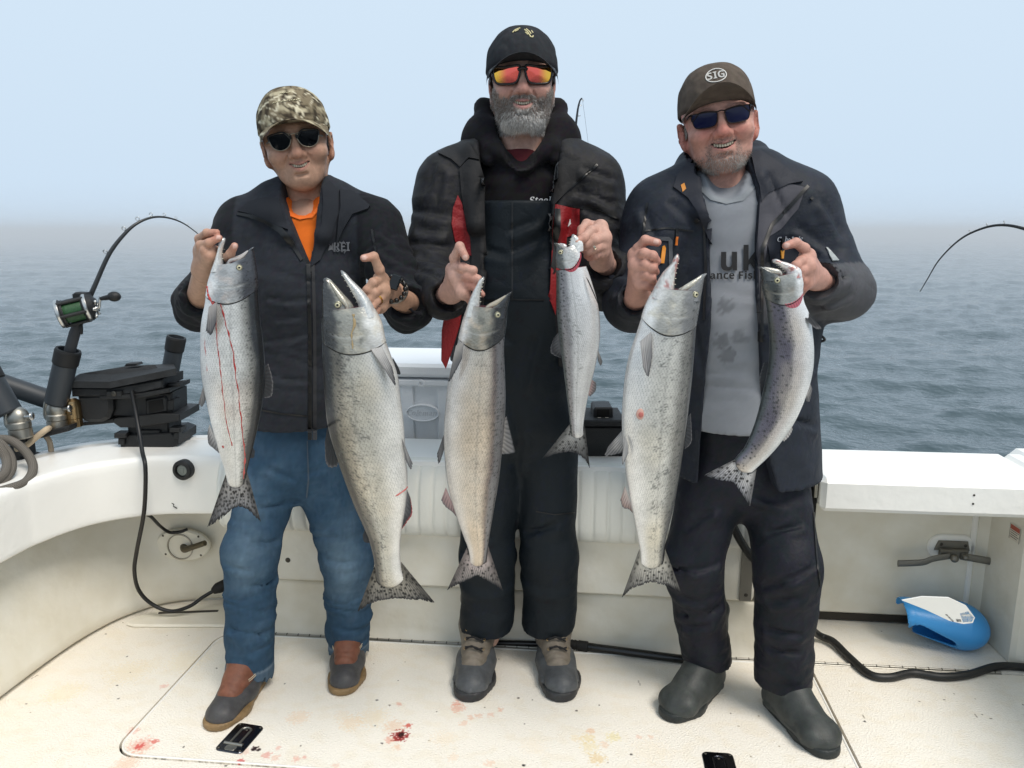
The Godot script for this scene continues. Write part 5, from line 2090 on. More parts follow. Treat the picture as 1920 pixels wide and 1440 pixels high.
func make_salmon() -> void:
	fish_materials()
	var gray := Color(0.13, 0.13, 0.135)
	var dark := Color(0.035, 0.036, 0.04)
	var pale := Color(0.42, 0.41, 0.40)
	var f: Fish
	f = make_fish("salmon", "white bellied salmon with red blood streaks down its side, far left", -1.80, -1.0,
		[[400, 498, 479, 488], [393, 520, 482, 515], [388, 545, 484, 545], [384, 572, 486, 572], [378, 604, 488, 602], [376, 642, 493, 640], [378, 700, 497, 698], [387, 750, 493, 748], [398, 800, 484, 798], [412, 850, 472, 848], [422, 882, 464, 880], [426, 906, 459, 905]],
		[2.85, 0.55, -0.05, 1.6],
		[[425, 508, 481, 506], [425, 490, 479, 490], [447, 484, 477, 478], [462, 474, 475, 468], [470, 466, 474, 463]],
		[[425, 508, 396, 510], [421, 490, 402, 492], [419, 470, 409, 470], [421, 453, 415, 453], [421, 445, 417, 446]],
		{"back": Color(0.02, 0.022, 0.026), "side": Color(0.24, 0.24, 0.225), "flank": Color(0.62, 0.62, 0.60), "belly": Color(0.76, 0.75, 0.73), "warm": Color(0.60, 0.50, 0.44), "head_dark": Color(0.05, 0.052, 0.06), "head_pale": Color(0.38, 0.39, 0.39), "jaw": Color(0.62, 0.62, 0.60), "eye": [455, 501, 0.0062], "side_at": 0.3, "back_at": 0.72, "scuffs": 0.15, "spots_from": 0.25, "spot_scale": 120.0, "warmth": -0.05, "blotch": 0.15})
	fin(f, "pectoral_fin", [[392, 575, 0.03], [407, 566, 0.045]], [[386, 622, 0.045], [396, 628, 0.05], [405, 606, 0.055]], 7, [Color(0.34, 0.32, 0.31), gray, dark])
	fin(f, "pelvic_fin", [[384, 715], [387, 735]], [[372, 757], [380, 762], [388, 742]], 6, [pale, gray, gray])
	fin(f, "anal_fin", [[393, 796], [417, 850]], [[389, 812], [391, 832], [402, 842], [419, 857]], 9, [pale, gray, gray])
	fin(f, "dorsal_fin", [[495, 690, -0.01], [492, 738, -0.01]], [[503, 682, -0.02], [512, 715, -0.02], [510, 742, -0.02], [496, 746, -0.01]], 9, [dark, dark, gray])
	fin(f, "adipose_fin", [[473, 838], [469, 850]], [[478, 846], [476, 858], [469, 859]], 2, [dark, dark, dark])
	fin(f, "tail_fin", [[424, 888], [428, 907], [443, 912], [457, 907], [463, 886]], [[389, 988], [412, 975], [437, 954], [455, 951], [470, 962], [489, 978]], 24, [Color(0.30, 0.29, 0.28), Color(0.22, 0.22, 0.23), dark], 0.95, 0.008)
	smear(f, "blood_streak", [[423, 568], [432, 600], [443, 640], [452, 690], [457, 750], [461, 810], [463, 850]], 0.0024, FISH.blood)
	smear(f, "blood_streak", [[410, 562], [414, 590], [418, 630], [424, 690], [430, 760], [440, 830]], 0.0018, FISH.blood)
	smear(f, "blood_streak", [[393, 535], [397, 550], [404, 562], [411, 572]], 0.0042, FISH.blood)
	smear(f, "blood_streak", [[390, 632], [393, 650], [396, 690]], 0.0014, FISH.thin_blood)
	smear(f, "blood_streak", [[462, 830], [462, 862], [458, 895]], 0.003, FISH.thin_blood)
	smear(f, "blood_spot", [[423, 831], [425, 834]], 0.0034, FISH.blood)

	f = make_fish("salmon", "largest salmon, speckled grey scales and a red edged anal fin, held by the watch hand", -1.74, 1.0,
		[[604, 582, 700, 572], [604, 610, 714, 602], [605, 640, 722, 636], [605, 670, 733, 666], [607, 710, 745, 702], [609, 750, 751, 745], [615, 800, 757, 795], [629, 850, 760, 845], [646, 900, 764, 895], [665, 950, 761, 945], [687, 1000, 753, 995], [698, 1035, 750, 1030], [703, 1065, 752, 1060], [705, 1090, 757, 1086]],
		[2.75, 0.6, 0.0, 1.4],
		[[665, 592, 604, 592], [662, 572, 604, 570], [645, 552, 604, 550], [628, 533, 606, 532], [615, 521, 609, 520]],
		[[668, 592, 707, 594], [671, 572, 698, 570], [660, 550, 682, 547], [647, 526, 660, 525], [637, 507, 642, 506]],
		{"back": Color(0.03, 0.03, 0.032), "side": Color(0.13, 0.122, 0.105), "flank": Color(0.47, 0.455, 0.40), "specks": 0.5, "belly": Color(0.66, 0.65, 0.62), "warm": Color(0.56, 0.50, 0.39), "head_dark": Color(0.05, 0.05, 0.05), "head_pale": Color(0.33, 0.325, 0.285), "jaw": Color(0.60, 0.61, 0.60), "eye": [633, 572, 0.0068], "side_at": 0.1, "back_at": 0.66, "scuffs": 0.75, "spots_from": -0.05, "spot_scale": 125.0, "warmth": 0.22, "blotch": 0.6})
	fin(f, "pectoral_fin", [[696, 655, 0.035], [716, 650, 0.03]], [[722, 694, 0.05], [742, 724, 0.05], [736, 690, 0.04]], 7, [Color(0.48, 0.47, 0.46), gray, dark])
	fin(f, "far_pectoral_fin", [[736, 670, -0.03], [738, 692, -0.03]], [[748, 690, -0.03], [751, 702, -0.03], [742, 700, -0.03]], 3, [dark, dark, dark])
	fin(f, "pelvic_fin", [[752, 818, 0.01], [758, 840, 0.01]], [[774, 870, 0.02], [770, 880, 0.02], [760, 862, 0.015]], 6, [pale, gray, gray])
	fin(f, "anal_fin", [[763, 918], [750, 985]], [[770, 935], [773, 962], [764, 978], [749, 999]], 9, [gray, dark, Color(0.38, 0.08, 0.08)])
	fin(f, "dorsal_fin", [[614, 800, -0.01], [630, 858, -0.01]], [[609, 830, -0.02], [612, 872, -0.02], [630, 876, -0.02], [634, 866, -0.01]], 9, [dark, dark, gray])
	fin(f, "adipose_fin", [[684, 994], [693, 1014]], [[680, 1004], [683, 1016], [694, 1018]], 2, [dark, dark, dark])
	fin(f, "tail_fin", [[703, 1060], [707, 1092], [730, 1098], [752, 1092], [752, 1054]], [[670, 1147], [700, 1130], [726, 1124], [748, 1122], [766, 1124], [792, 1126], [816, 1131]], 26, [Color(0.27, 0.25, 0.21), Color(0.17, 0.16, 0.145), dark], 0.95, 0.006)
	smear(f, "sore", [[764, 912], [755, 917], [744, 922]], 0.004, FISH.thin_blood)
	smear(f, "slime_streak", [[668, 585], [670, 605], [666, 625], [668, 650]], 0.0035, paint(Color(0.62, 0.54, 0.40), 0.3))

	f = make_fish("salmon", "warm silver salmon with dark purplish back stripe, hanging before the bib trousers", -1.78, -1.0,
		[[876, 572, 952, 578], [868, 600, 949, 605], [861, 628, 946, 632], [855, 655, 945, 660], [842, 705, 947, 705], [836, 750, 948, 750], [832, 800, 946, 800], [833, 850, 941, 850], [838, 900, 935, 902], [850, 950, 926, 955], [867, 1000, 918, 1003], [878, 1030, 914, 1030], [881, 1054, 911, 1053]],
		[2.9, 0.75, -0.05, 1.2],
		[[905, 594, 950, 596], [905, 578, 952, 578], [925, 568, 955, 563], [942, 558, 957, 552], [954, 549, 958, 546]],
		[[900, 594, 870, 592], [901, 572, 877, 570], [902, 550, 886, 548], [906, 530, 896, 530], [908, 518, 904, 519]],
		{"back": Color(0.16, 0.155, 0.16), "side": Color(0.095, 0.07, 0.07), "flank": Color(0.50, 0.465, 0.41), "specks": 0.35, "belly": Color(0.66, 0.63, 0.60), "warm": Color(0.60, 0.48, 0.35), "head_dark": Color(0.03, 0.03, 0.032), "head_pale": Color(0.27, 0.26, 0.22), "jaw": Color(0.60, 0.60, 0.58), "eye": [933, 588, 0.0064], "side_at": 0.25, "back_at": 0.66, "scuffs": 0.3, "spots_from": 0.3, "spot_scale": 115.0, "warmth": 0.28, "blotch": 0.5})
	fin(f, "pectoral_fin", [[855, 648, 0.03], [870, 640, 0.045]], [[840, 716, 0.045], [846, 712, 0.05], [866, 674, 0.055]], 7, [Color(0.36, 0.34, 0.32), gray, dark])
	fin(f, "pelvic_fin", [[833, 812], [835, 835]], [[819, 852], [823, 870], [833, 842]], 6, [gray, gray, dark])
	fin(f, "anal_fin", [[836, 914], [860, 972]], [[827, 938], [835, 950], [850, 962], [863, 980]], 9, [Color(0.40, 0.28, 0.27), Color(0.24, 0.17, 0.17), gray])
	fin(f, "dorsal_fin", [[946, 785], [940, 848]], [[950, 780], [962, 830], [965, 848], [942, 852]], 9, [Color(0.2, 0.19, 0.18), gray, dark])
	fin(f, "tail_fin", [[876, 1026], [883, 1054], [897, 1058], [911, 1054], [915, 1024]], [[838, 1107], [858, 1096], [880, 1086], [893, 1080], [908, 1086], [926, 1096], [943, 1108]], 24, [Color(0.42, 0.36, 0.34), Color(0.22, 0.20, 0.19), dark], 0.9, 0.005)

	f = make_fish("salmon", "smallest bright salmon with red gills showing, pinched by the tall man", -1.83, 1.0,
		[[1042, 470, 1080, 458], [1041, 486, 1092, 476], [1042, 502, 1097, 494], [1043, 520, 1104, 512], [1043, 545, 1113, 540], [1043, 575, 1121, 570], [1046, 610, 1125, 606], [1050, 645, 1124, 642], [1056, 690, 1116, 688], [1061, 730, 1106, 728], [1066, 770, 1098, 768], [1069, 798, 1094, 797], [1071, 816, 1094, 815]],
		[2.35, 1.3, 0.2, 0.5],
		[[1066, 474, 1042, 476], [1063, 464, 1042, 465], [1055, 459, 1042, 459], [1047, 456, 1042, 455]],
		[[1064, 476, 1094, 470], [1066, 462, 1093, 455], [1069, 450, 1086, 447], [1073, 438, 1078, 440]],
		{"back": Color(0.10, 0.115, 0.11), "side": Color(0.24, 0.235, 0.25), "flank": Color(0.62, 0.62, 0.62), "belly": Color(0.78, 0.78, 0.77), "warm": Color(0.55, 0.50, 0.50), "head_dark": Color(0.10, 0.105, 0.10), "head_pale": Color(0.52, 0.53, 0.52), "jaw": Color(0.78, 0.78, 0.76), "eye": [1051, 473, 0.0056], "side_at": 0.2, "back_at": 0.82, "scuffs": 0.55, "spots_from": 0.25, "spot_scale": 130.0, "warmth": -0.1, "gape": Color(0.32, 0.035, 0.05), "body_from": 2.3, "blotch": 0.1})
	fin(f, "pectoral_fin", [[1098, 518, 0.02], [1104, 526, 0.025]], [[1121, 570, 0.03], [1119, 562, 0.03], [1108, 535, 0.03]], 4, [gray, dark, dark])
	fin(f, "pelvic_fin", [[1119, 650], [1120, 664]], [[1130, 678], [1126, 686], [1121, 676]], 5, [pale, gray, gray])
	fin(f, "dorsal_fin", [[1047, 624, -0.01], [1053, 665, -0.01]], [[1038, 634, -0.02], [1032, 660, -0.02], [1052, 672, -0.01]], 8, [gray, dark, gray])
	fin(f, "anal_fin", [[1110, 712], [1103, 740]], [[1118, 718], [1117, 732], [1106, 744]], 6, [Color(0.36, 0.26, 0.25), gray, gray])
	fin(f, "tail_fin", [[1068, 796], [1072, 816], [1082, 820], [1093, 816], [1096, 794]], [[1016, 861], [1040, 852], [1060, 848], [1072, 848], [1084, 852], [1096, 862], [1106, 878]], 22, [Color(0.30, 0.30, 0.29), Color(0.13, 0.13, 0.13), dark], 0.9, 0.006)
	crescent(f, [2.35, 1.3, 0.2, 0.5], 0.35, 2.0, 0.42, Color(0.42, 0.05, 0.075))

	f = make_fish("salmon", "long silver salmon with a round pink sore and torn pink throat, jaws wide open", -1.72, -1.0,
		[[1226, 540, 1316, 545], [1213, 566, 1311, 572], [1203, 594, 1306, 602], [1194, 622, 1304, 630], [1180, 665, 1301, 668], [1172, 705, 1298, 705], [1167, 758, 1292, 758], [1166, 800, 1287, 800], [1170, 850, 1280, 850], [1175, 900, 1272, 902], [1184, 950, 1262, 955], [1194, 1000, 1250, 1003], [1200, 1030, 1245, 1030], [1202, 1056, 1243, 1054]],
		[3.0, 0.95, 0.0, 0.75],
		[[1266, 562, 1312, 564], [1268, 545, 1316, 546], [1290, 532, 1319, 528], [1308, 521, 1321, 517], [1317, 514, 1322, 512]],
		[[1266, 564, 1218, 558], [1265, 540, 1227, 538], [1267, 515, 1242, 512], [1271, 494, 1260, 492], [1273, 476, 1268, 476]],
		{"back": Color(0.10, 0.10, 0.10), "side": Color(0.20, 0.195, 0.18), "flank": Color(0.55, 0.54, 0.50), "specks": 0.5, "belly": Color(0.74, 0.73, 0.71), "warm": Color(0.58, 0.53, 0.42), "head_dark": Color(0.20, 0.20, 0.20), "head_pale": Color(0.38, 0.375, 0.345), "jaw": Color(0.66, 0.65, 0.63), "eye": [1300, 551, 0.0064], "side_at": 0.3, "back_at": 0.8, "scuffs": 0.8, "spots_from": 0.35, "spot_scale": 120.0, "warmth": 0.0, "raw": 0.8, "blotch": 0.25})
	fin(f, "pectoral_fin", [[1200, 640, 0.03], [1221, 622, 0.045]], [[1206, 690, 0.045], [1216, 707, 0.05], [1223, 668, 0.055]], 7, [Color(0.50, 0.48, 0.47), Color(0.3, 0.29, 0.29), gray])
	fin(f, "pelvic_fin", [[1168, 806, -0.01], [1172, 836, -0.01]], [[1140, 838, -0.01], [1134, 855, -0.01], [1152, 852, -0.01], [1168, 848, -0.01]], 7, [pale, gray, gray])
	fin(f, "near_pelvic_fin", [[1172, 818, 0.02], [1178, 834, 0.03]], [[1166, 862, 0.035], [1168, 872, 0.035], [1178, 850, 0.035]], 6, [pale, Color(0.3, 0.3, 0.3), gray])
	fin(f, "anal_fin", [[1172, 912], [1190, 965]], [[1163, 938], [1168, 952], [1180, 956], [1195, 972]], 9, [Color(0.45, 0.38, 0.35), Color(0.28, 0.2, 0.18), gray])
	fin(f, "dorsal_fin", [[1290, 782, -0.01], [1283, 835, -0.01]], [[1295, 775, -0.02], [1297, 810, -0.02], [1296, 830, -0.02], [1284, 842, -0.01]], 9, [dark, dark, gray])
	fin(f, "tail_fin", [[1199, 1030], [1204, 1058], [1222, 1062], [1242, 1058], [1247, 1028]], [[1166, 1120], [1186, 1104], [1206, 1096], [1222, 1092], [1240, 1096], [1260, 1102], [1278, 1114]], 24, [Color(0.44, 0.42, 0.37), Color(0.27, 0.26, 0.24), dark], 0.9, 0.008)
	var sore := f.spot(at(1197, 772, f.z))
	var gg := Geo.new()
	gg.ball(f.skin(sore.x, sore.y), Vector3(0.0105, 0.013, 0.003))
	part("sore", gg.done(), paint(Color(0.74, 0.58, 0.53), 0.35), f.root)
	gg = Geo.new()
	gg.ball(f.skin(sore.x, sore.y) + Vector3(0, -0.001, 0.0016), Vector3(0.006, 0.007, 0.003))
	part("sore_middle", gg.done(), paint(Color(0.66, 0.38, 0.35), 0.35), f.root)

	f = make_fish("salmon", "curved salmon with purple spotted back, tail swung to the left, far right", -1.72, 1.0,
		[[1427, 522, 1500, 508], [1430, 542, 1505, 528], [1435, 562, 1505, 548], [1438, 582, 1508, 567], [1440, 605, 1518, 592], [1443, 640, 1524, 630], [1442, 672, 1526, 666], [1437, 706, 1522, 705], [1428, 746, 1509, 748], [1418, 785, 1489, 792], [1406, 818, 1462, 832], [1395, 840, 1439, 858], [1385, 852, 1420, 876], [1378, 860, 1410, 886]],
		[2.75, 0.7, 0.0, 1.2],
		[[1468, 524, 1428, 526], [1466, 511, 1426, 514], [1450, 507, 1425, 506], [1436, 503, 1424, 502], [1428, 500, 1424, 500]],
		[[1470, 526, 1503, 518], [1471, 511, 1500, 504], [1463, 503, 1482, 494], [1454, 494, 1462, 489], [1447, 488, 1449, 486]],
		{"back": Color(0.05, 0.06, 0.062), "side": Color(0.115, 0.105, 0.135), "flank": Color(0.52, 0.48, 0.46), "belly": Color(0.80, 0.80, 0.79), "warm": Color(0.56, 0.50, 0.42), "head_dark": Color(0.06, 0.065, 0.065), "head_pale": Color(0.35, 0.355, 0.335), "jaw": Color(0.74, 0.72, 0.70), "eye": [1452, 524, 0.0062], "side_at": -0.1, "back_at": 0.8, "scuffs": 0.3, "spots_from": -0.25, "spot_scale": 120.0, "warmth": 0.0, "raw": 0.9, "gape": Color(0.35, 0.08, 0.1), "blotch": 0.2})
	fin(f, "pectoral_fin", [[1504, 574, 0.0], [1508, 590, 0.01]], [[1541, 616, 0.02], [1530, 617, 0.02], [1512, 600, 0.02]], 6, [dark, dark, gray])
	fin(f, "pelvic_fin", [[1516, 714], [1511, 738]], [[1523, 730], [1518, 752], [1512, 752]], 5, [pale, gray, gray])
	fin(f, "anal_fin", [[1484, 800], [1468, 824]], [[1486, 806], [1480, 818], [1470, 828]], 5, [pale, pale, gray])
	fin(f, "dorsal_fin", [[1440, 680, -0.01], [1431, 728, -0.01]], [[1432, 680, -0.02], [1424, 710, -0.02], [1426, 735, -0.02]], 8, [dark, dark, gray])
	fin(f, "tail_fin", [[1390, 856], [1380, 862], [1390, 876], [1406, 888], [1418, 880]], [[1320, 891], [1345, 899], [1362, 902], [1374, 904], [1384, 916], [1394, 930], [1406, 950]], 22, [Color(0.5, 0.49, 0.48), Color(0.34, 0.34, 0.36), Color(0.14, 0.145, 0.16)], 0.95, 0.01)
	crescent(f, [2.75, 0.7, 0.0, 1.2], 0.3, 1.75, 0.5, Color(0.42, 0.10, 0.13))


# The open gill: raw flesh between the gill cover and the body.
func crescent(fs: Fish, gill: Array, from: float, to: float, wide: float, c: Color) -> void:
	var rows := []
	var hues := []
	for i in 25:
		var u := i / 24.0
		var phi := lerpf(from, to, u)
		var h := -cos(phi)
		var stop: float = gill[0] - gill[1] * pow(h - gill[2], 2.0) * (1.0 if h < gill[2] else gill[3])
		var row := PackedVector3Array()
		var hr := PackedColorArray()
		for j in 9:
			var v := j / 8.0
			var s := stop - 0.12 + (0.14 + wide * pow(sin(u * PI), 0.7)) * v
			row.append(fs.skin(s, phi, 1.015 + 0.012 * sin(v * PI) + 0.004 * sin(u * 60.0)))
			var k := 0.8 + 0.35 * sin(u * 60.0 + v * 3.0)
			hr.append(Color(c.r * k, c.g * k, c.b * k))
		rows.append(row)
		hues.append(hr)
	var g := Geo.new()
	g.grid(rows, false, hues, Vector2.ONE, Vector3(0, 0, 1))
	part("gills", g.done(), FISH.flesh, fs.root)


# ---------------------------------------------------------------- people
var CLOTH: FastNoiseLite
var PORE: FastNoiseLite
var CRISP: FastNoiseLite


func people_materials() -> void:
	CLOTH = noise(1.0, FastNoiseLite.TYPE_SIMPLEX_SMOOTH, 2, 71)
	CLOTH.fractal_gain = 0.4
	CLOTH.domain_warp_enabled = true
	CLOTH.domain_warp_type = FastNoiseLite.DOMAIN_WARP_SIMPLEX
	CLOTH.domain_warp_frequency = 0.6
	CLOTH.domain_warp_amplitude = 0.9
	CLOTH.domain_warp_fractal_type = FastNoiseLite.DOMAIN_WARP_FRACTAL_NONE
	CRISP = noise(1.0, FastNoiseLite.TYPE_CELLULAR, 1, 73)
	CRISP.cellular_return_type = FastNoiseLite.RETURN_DISTANCE2_SUB
	CRISP.cellular_jitter = 1.0
	CRISP.fractal_type = FastNoiseLite.FRACTAL_FBM
	CRISP.fractal_octaves = 2
	CRISP.fractal_gain = 0.45
	CRISP.domain_warp_enabled = true
	CRISP.domain_warp_type = FastNoiseLite.DOMAIN_WARP_SIMPLEX
	CRISP.domain_warp_frequency = 0.5
	CRISP.domain_warp_amplitude = 0.8
	CRISP.domain_warp_fractal_type = FastNoiseLite.DOMAIN_WARP_FRACTAL_NONE
	var cim := noise(0.02, FastNoiseLite.TYPE_CELLULAR, 1, 74)
	cim.cellular_return_type = FastNoiseLite.RETURN_DISTANCE2_SUB
	cim.domain_warp_enabled = true
	cim.domain_warp_frequency = 0.02
	cim.domain_warp_amplitude = 22.0
	var ci := cim.get_seamless_image(256, 256)
	ci.convert(Image.FORMAT_RGBA8)
	ci.bump_map_to_normal_map(5.0)
	M.crumple = ImageTexture.create_from_image(ci)
	PORE = noise(1.0, FastNoiseLite.TYPE_SIMPLEX_SMOOTH, 2, 72)
	M.skin = tinted(0.48, 0.0, 0.45)
	relief(M.skin, M.grain, 16.0, 0.4)
	M.fleece = tinted(0.85, 0.0, 0.2)
	relief(M.fleece, M.weave, 55.0, 0.25)
	M.fleece.rim_enabled = true
	M.fleece.rim = 0.08
	M.nylon = tinted(0.6, 0.0, 0.3)
	relief(M.nylon, M.crumple, 3.2, 0.6)
	M.denim = tinted(0.85, 0.0, 0.2)
	relief(M.denim, M.twill, 40.0, 0.35)
	M.knit = tinted(0.9, 0.0, 0.2)
	relief(M.knit, M.weave, 45.0, 0.3)
	M.leather = tinted(0.5, 0.0, 0.4)
	relief(M.leather, M.grain, 9.0, 0.4)
	M.boot_rubber = tinted(0.5, 0.0, 0.4)
	relief(M.boot_rubber, M.fine, 12.0, 0.25)
	M.hair = tinted(0.55, 0.0, 0.4)
	M.lens = paint(Color(0.03, 0.035, 0.05), 0.08, 0.0, 0.28)
	M.zip = paint(Color(0.03, 0.03, 0.033), 0.4)
	M.teeth = paint(Color(0.80, 0.76, 0.67), 0.25)


func lin(r: float, g: float, b: float) -> Color:
	return Color(r, g, b)


# Head in its own axes: eyes at the origin's height, z forward, metres.
func head_field(k: Dictionary) -> Field:
	var f := Field.new()
	f.folds = CLOTH
	var w: float = k.get("wide", 1.0)
	f.ell(Vector3(0, 0.045, -0.018), Vector3(0.076 * w, 0.082, 0.096), 0.03)
	f.cap(Vector3(0, 0.0, 0.02), Vector3(0, -0.072, 0.028), 0.066, 0.05, 0.03, 0, 0.0, Vector3.ONE, Vector2(w, 1.0))
	for s in [-1.0, 1.0]:
		f.cap(Vector3(s * 0.05 * w * k.get("jaw", 1.0), -0.045, -0.012), Vector3(s * 0.018 * k.get("jaw", 1.0), -0.094, 0.048), 0.024, 0.02, 0.025)
		f.ell(Vector3(s * 0.038 * w, -0.033, 0.065), Vector3(0.025, 0.019, 0.021), 0.016)
		f.cap(Vector3(s * 0.043 * w, -0.034, 0.048), Vector3(s * 0.040 * w * k.get("jaw", 1.0), -0.070, 0.034), 0.026, 0.022, 0.03)
		f.cap(Vector3(s * 0.012, 0.022, 0.082), Vector3(s * 0.046, 0.022, 0.064), 0.0115, 0.010, 0.015)
		f.cap(Vector3(s * 0.060 * w, 0.0, 0.045), Vector3(s * 0.068 * w, 0.02, 0.02), 0.014, 0.012, 0.02)
		f.ell(Vector3(s * 0.032, 0.0, 0.084), Vector3(0.017, 0.012, 0.012), 0.012, 1)            # eye sockets
		f.ell(Vector3(s * 0.031, 0.0, 0.070), Vector3(0.0125, 0.0115, 0.0125), 0.003)            # eyeballs
	f.cap(Vector3(-0.009, -0.095, 0.058), Vector3(0.009, -0.095, 0.058), 0.0205, 0.0205, 0.02)                # chin
	f.cap(Vector3(0, -0.048, 0.066), Vector3(0, -0.072, 0.068), 0.026, 0.024, 0.02)                # muzzle
	f.cap(Vector3(0, 0.012, 0.080), Vector3(0, -0.030, 0.100), 0.0085, 0.0105, 0.012)              # nose
	f.ell(Vector3(0, -0.037, 0.101), Vector3(0.0135 * k.get("nose", 1.0), 0.0115, 0.0125), 0.008)
	for s in [-1.0, 1.0]:
		f.ell(Vector3(s * 0.0145 * k.get("nose", 1.0), -0.0405, 0.089), Vector3(0.0085, 0.0085, 0.011), 0.006)
		f.ell(Vector3(s * 0.0075, -0.047, 0.097), Vector3(0.004, 0.003, 0.005), 0.003, 1)
		f.cap(Vector3(s * 0.0235, -0.040, 0.0870), Vector3(s * 0.0405, -0.067, 0.0750), 0.0026, 0.0022, 0.007, 1)   # smile folds
		for q in [-0.004, 0.002]:
			f.cap(Vector3(s * 0.058 * w, -0.008 + q, 0.062), Vector3(s * 0.070 * w, -0.012 + q * 3.0, 0.044), 0.0010, 0.0008, 0.003, 1)
	# mouth: lips round an open smile
	var m: float = k.get("smile", 0.027)
	var gape: float = k.get("open", 0.0046)
	for s in [-1.0, 1.0]:
		f.cap(Vector3(0, -0.0600, 0.0890), Vector3(s * m, -0.0560, 0.0740), 0.0050, 0.0028, 0.005)
		f.cap(Vector3(0, -0.0755, 0.0870), Vector3(s * m, -0.0575, 0.0740), 0.0058, 0.0028, 0.005)
	for i in 9:
		var u := (i - 4) / 4.0
		f.ell(Vector3(u * (m - 0.003), -0.0672 + 0.0088 * u * u, 0.0905 - 0.014 * u * u), Vector3(0.0050, gape * (1.0 - 0.62 * u * u), 0.0125), 0.0012, 1)
	f.cap(Vector3(-0.012, -0.0865, 0.0850), Vector3(0.012, -0.0865, 0.0850), 0.004, 0.004, 0.009, 1)     # below the lip
	# ears
	for s in [-1.0, 1.0]:
		var b := Basis(Vector3.BACK, -s * 0.16) * Basis(Vector3.UP, s * k.get("ears", 0.5))
		f.ell(Vector3(s * 0.082 * w, -0.016, -0.020), Vector3(0.0085, 0.033, 0.020), 0.008, 0, b)
		f.ell(Vector3(s * 0.079 * w, -0.044, -0.010), Vector3(0.006, 0.011, 0.009), 0.006, 0, b)
		f.ell(Vector3(s * 0.089 * w, -0.012, -0.012), Vector3(0.006, 0.018, 0.009), 0.004, 1, b)
	# neck
	f.cap(Vector3(0, -0.06, -0.030), Vector3(0, -0.20, -0.055), 0.053 * k.get("neck", 1.0), 0.060 * k.get("neck", 1.0), 0.018)
	for s in [-1.0, 1.0]:
		f.cap(Vector3(s * 0.052, -0.06, -0.02), Vector3(s * 0.018, -0.19, 0.01), 0.014, 0.012, 0.02)
	return f


func face_hue(p: Vector3, k: Dictionary) -> Color:
	var c: Color = k.skin
	var pinkish: float = k.get("pink", 0.5)
	var rosy := exp(-(pow((absf(p.x) - 0.04) / 0.022, 2.0) + pow((p.y + 0.034) / 0.02, 2.0))) * 0.8 + exp(-(pow(p.x / 0.017, 2.0) + pow((p.y + 0.036) / 0.016, 2.0))) * (1.0 if p.z > 0.085 else 0.0)
	if absf(p.x) > 0.074:
		rosy += 0.7
	rosy += 0.35 * maxf(0.0, PORE.get_noise_3dv(p * 45.0))
	c = c.lerp(k.get("rose", Color(0.46, 0.17, 0.13)), clampf(rosy * pinkish, 0.0, 0.75))
	# lips
	var m: float = k.get("smile", 0.027)
	var x := absf(p.x) / m
	if p.z > 0.072 and x < 1.08:
		var mid := -0.0672 + 0.0092 * x * x
		var d := absf(p.y - mid) / (0.0125 * (1.0 - 0.72 * x * x) + 0.0008)
		c = c.lerp(k.get("lip", Color(0.40, 0.15, 0.13)), smoothstep(1.05, 0.8, d) * 0.75)
		if absf(p.y + 0.0672 - 0.0088 * x * x) < k.get("open", 0.0046) * 1.15 * (1.0 - 0.6 * x * x) and p.z < 0.0915 - 0.014 * x * x:
			c = Color(0.10, 0.03, 0.028)
	var g := 1.0 + 0.16 * PORE.get_noise_3dv(p * 210.0) + 0.14 * PORE.get_noise_3dv(p * 70.0) + 0.10 * PORE.get_noise_3dv(p * 26.0)
	var beard: float = k.get("beard", 0.0)
	if beard > 0.0:
		c = c.lerp(k.get("beard_skin", Color(0.17, 0.14, 0.12)), beard_zone(p, k) * beard * (0.7 + 0.5 * PORE.get_noise_3dv(p * 260.0)))
	if k.has("side_hair") and p.y > -0.02 and absf(p.x) > 0.055 and p.z < 0.04:
		c = c.lerp(k.side_hair, smoothstep(-0.02, 0.0, p.y) * smoothstep(0.045, 0.03, p.z) * (0.0 if absf(p.x) > 0.079 else 0.85))
	return Color(c.r * g, c.g * g, c.b * g)


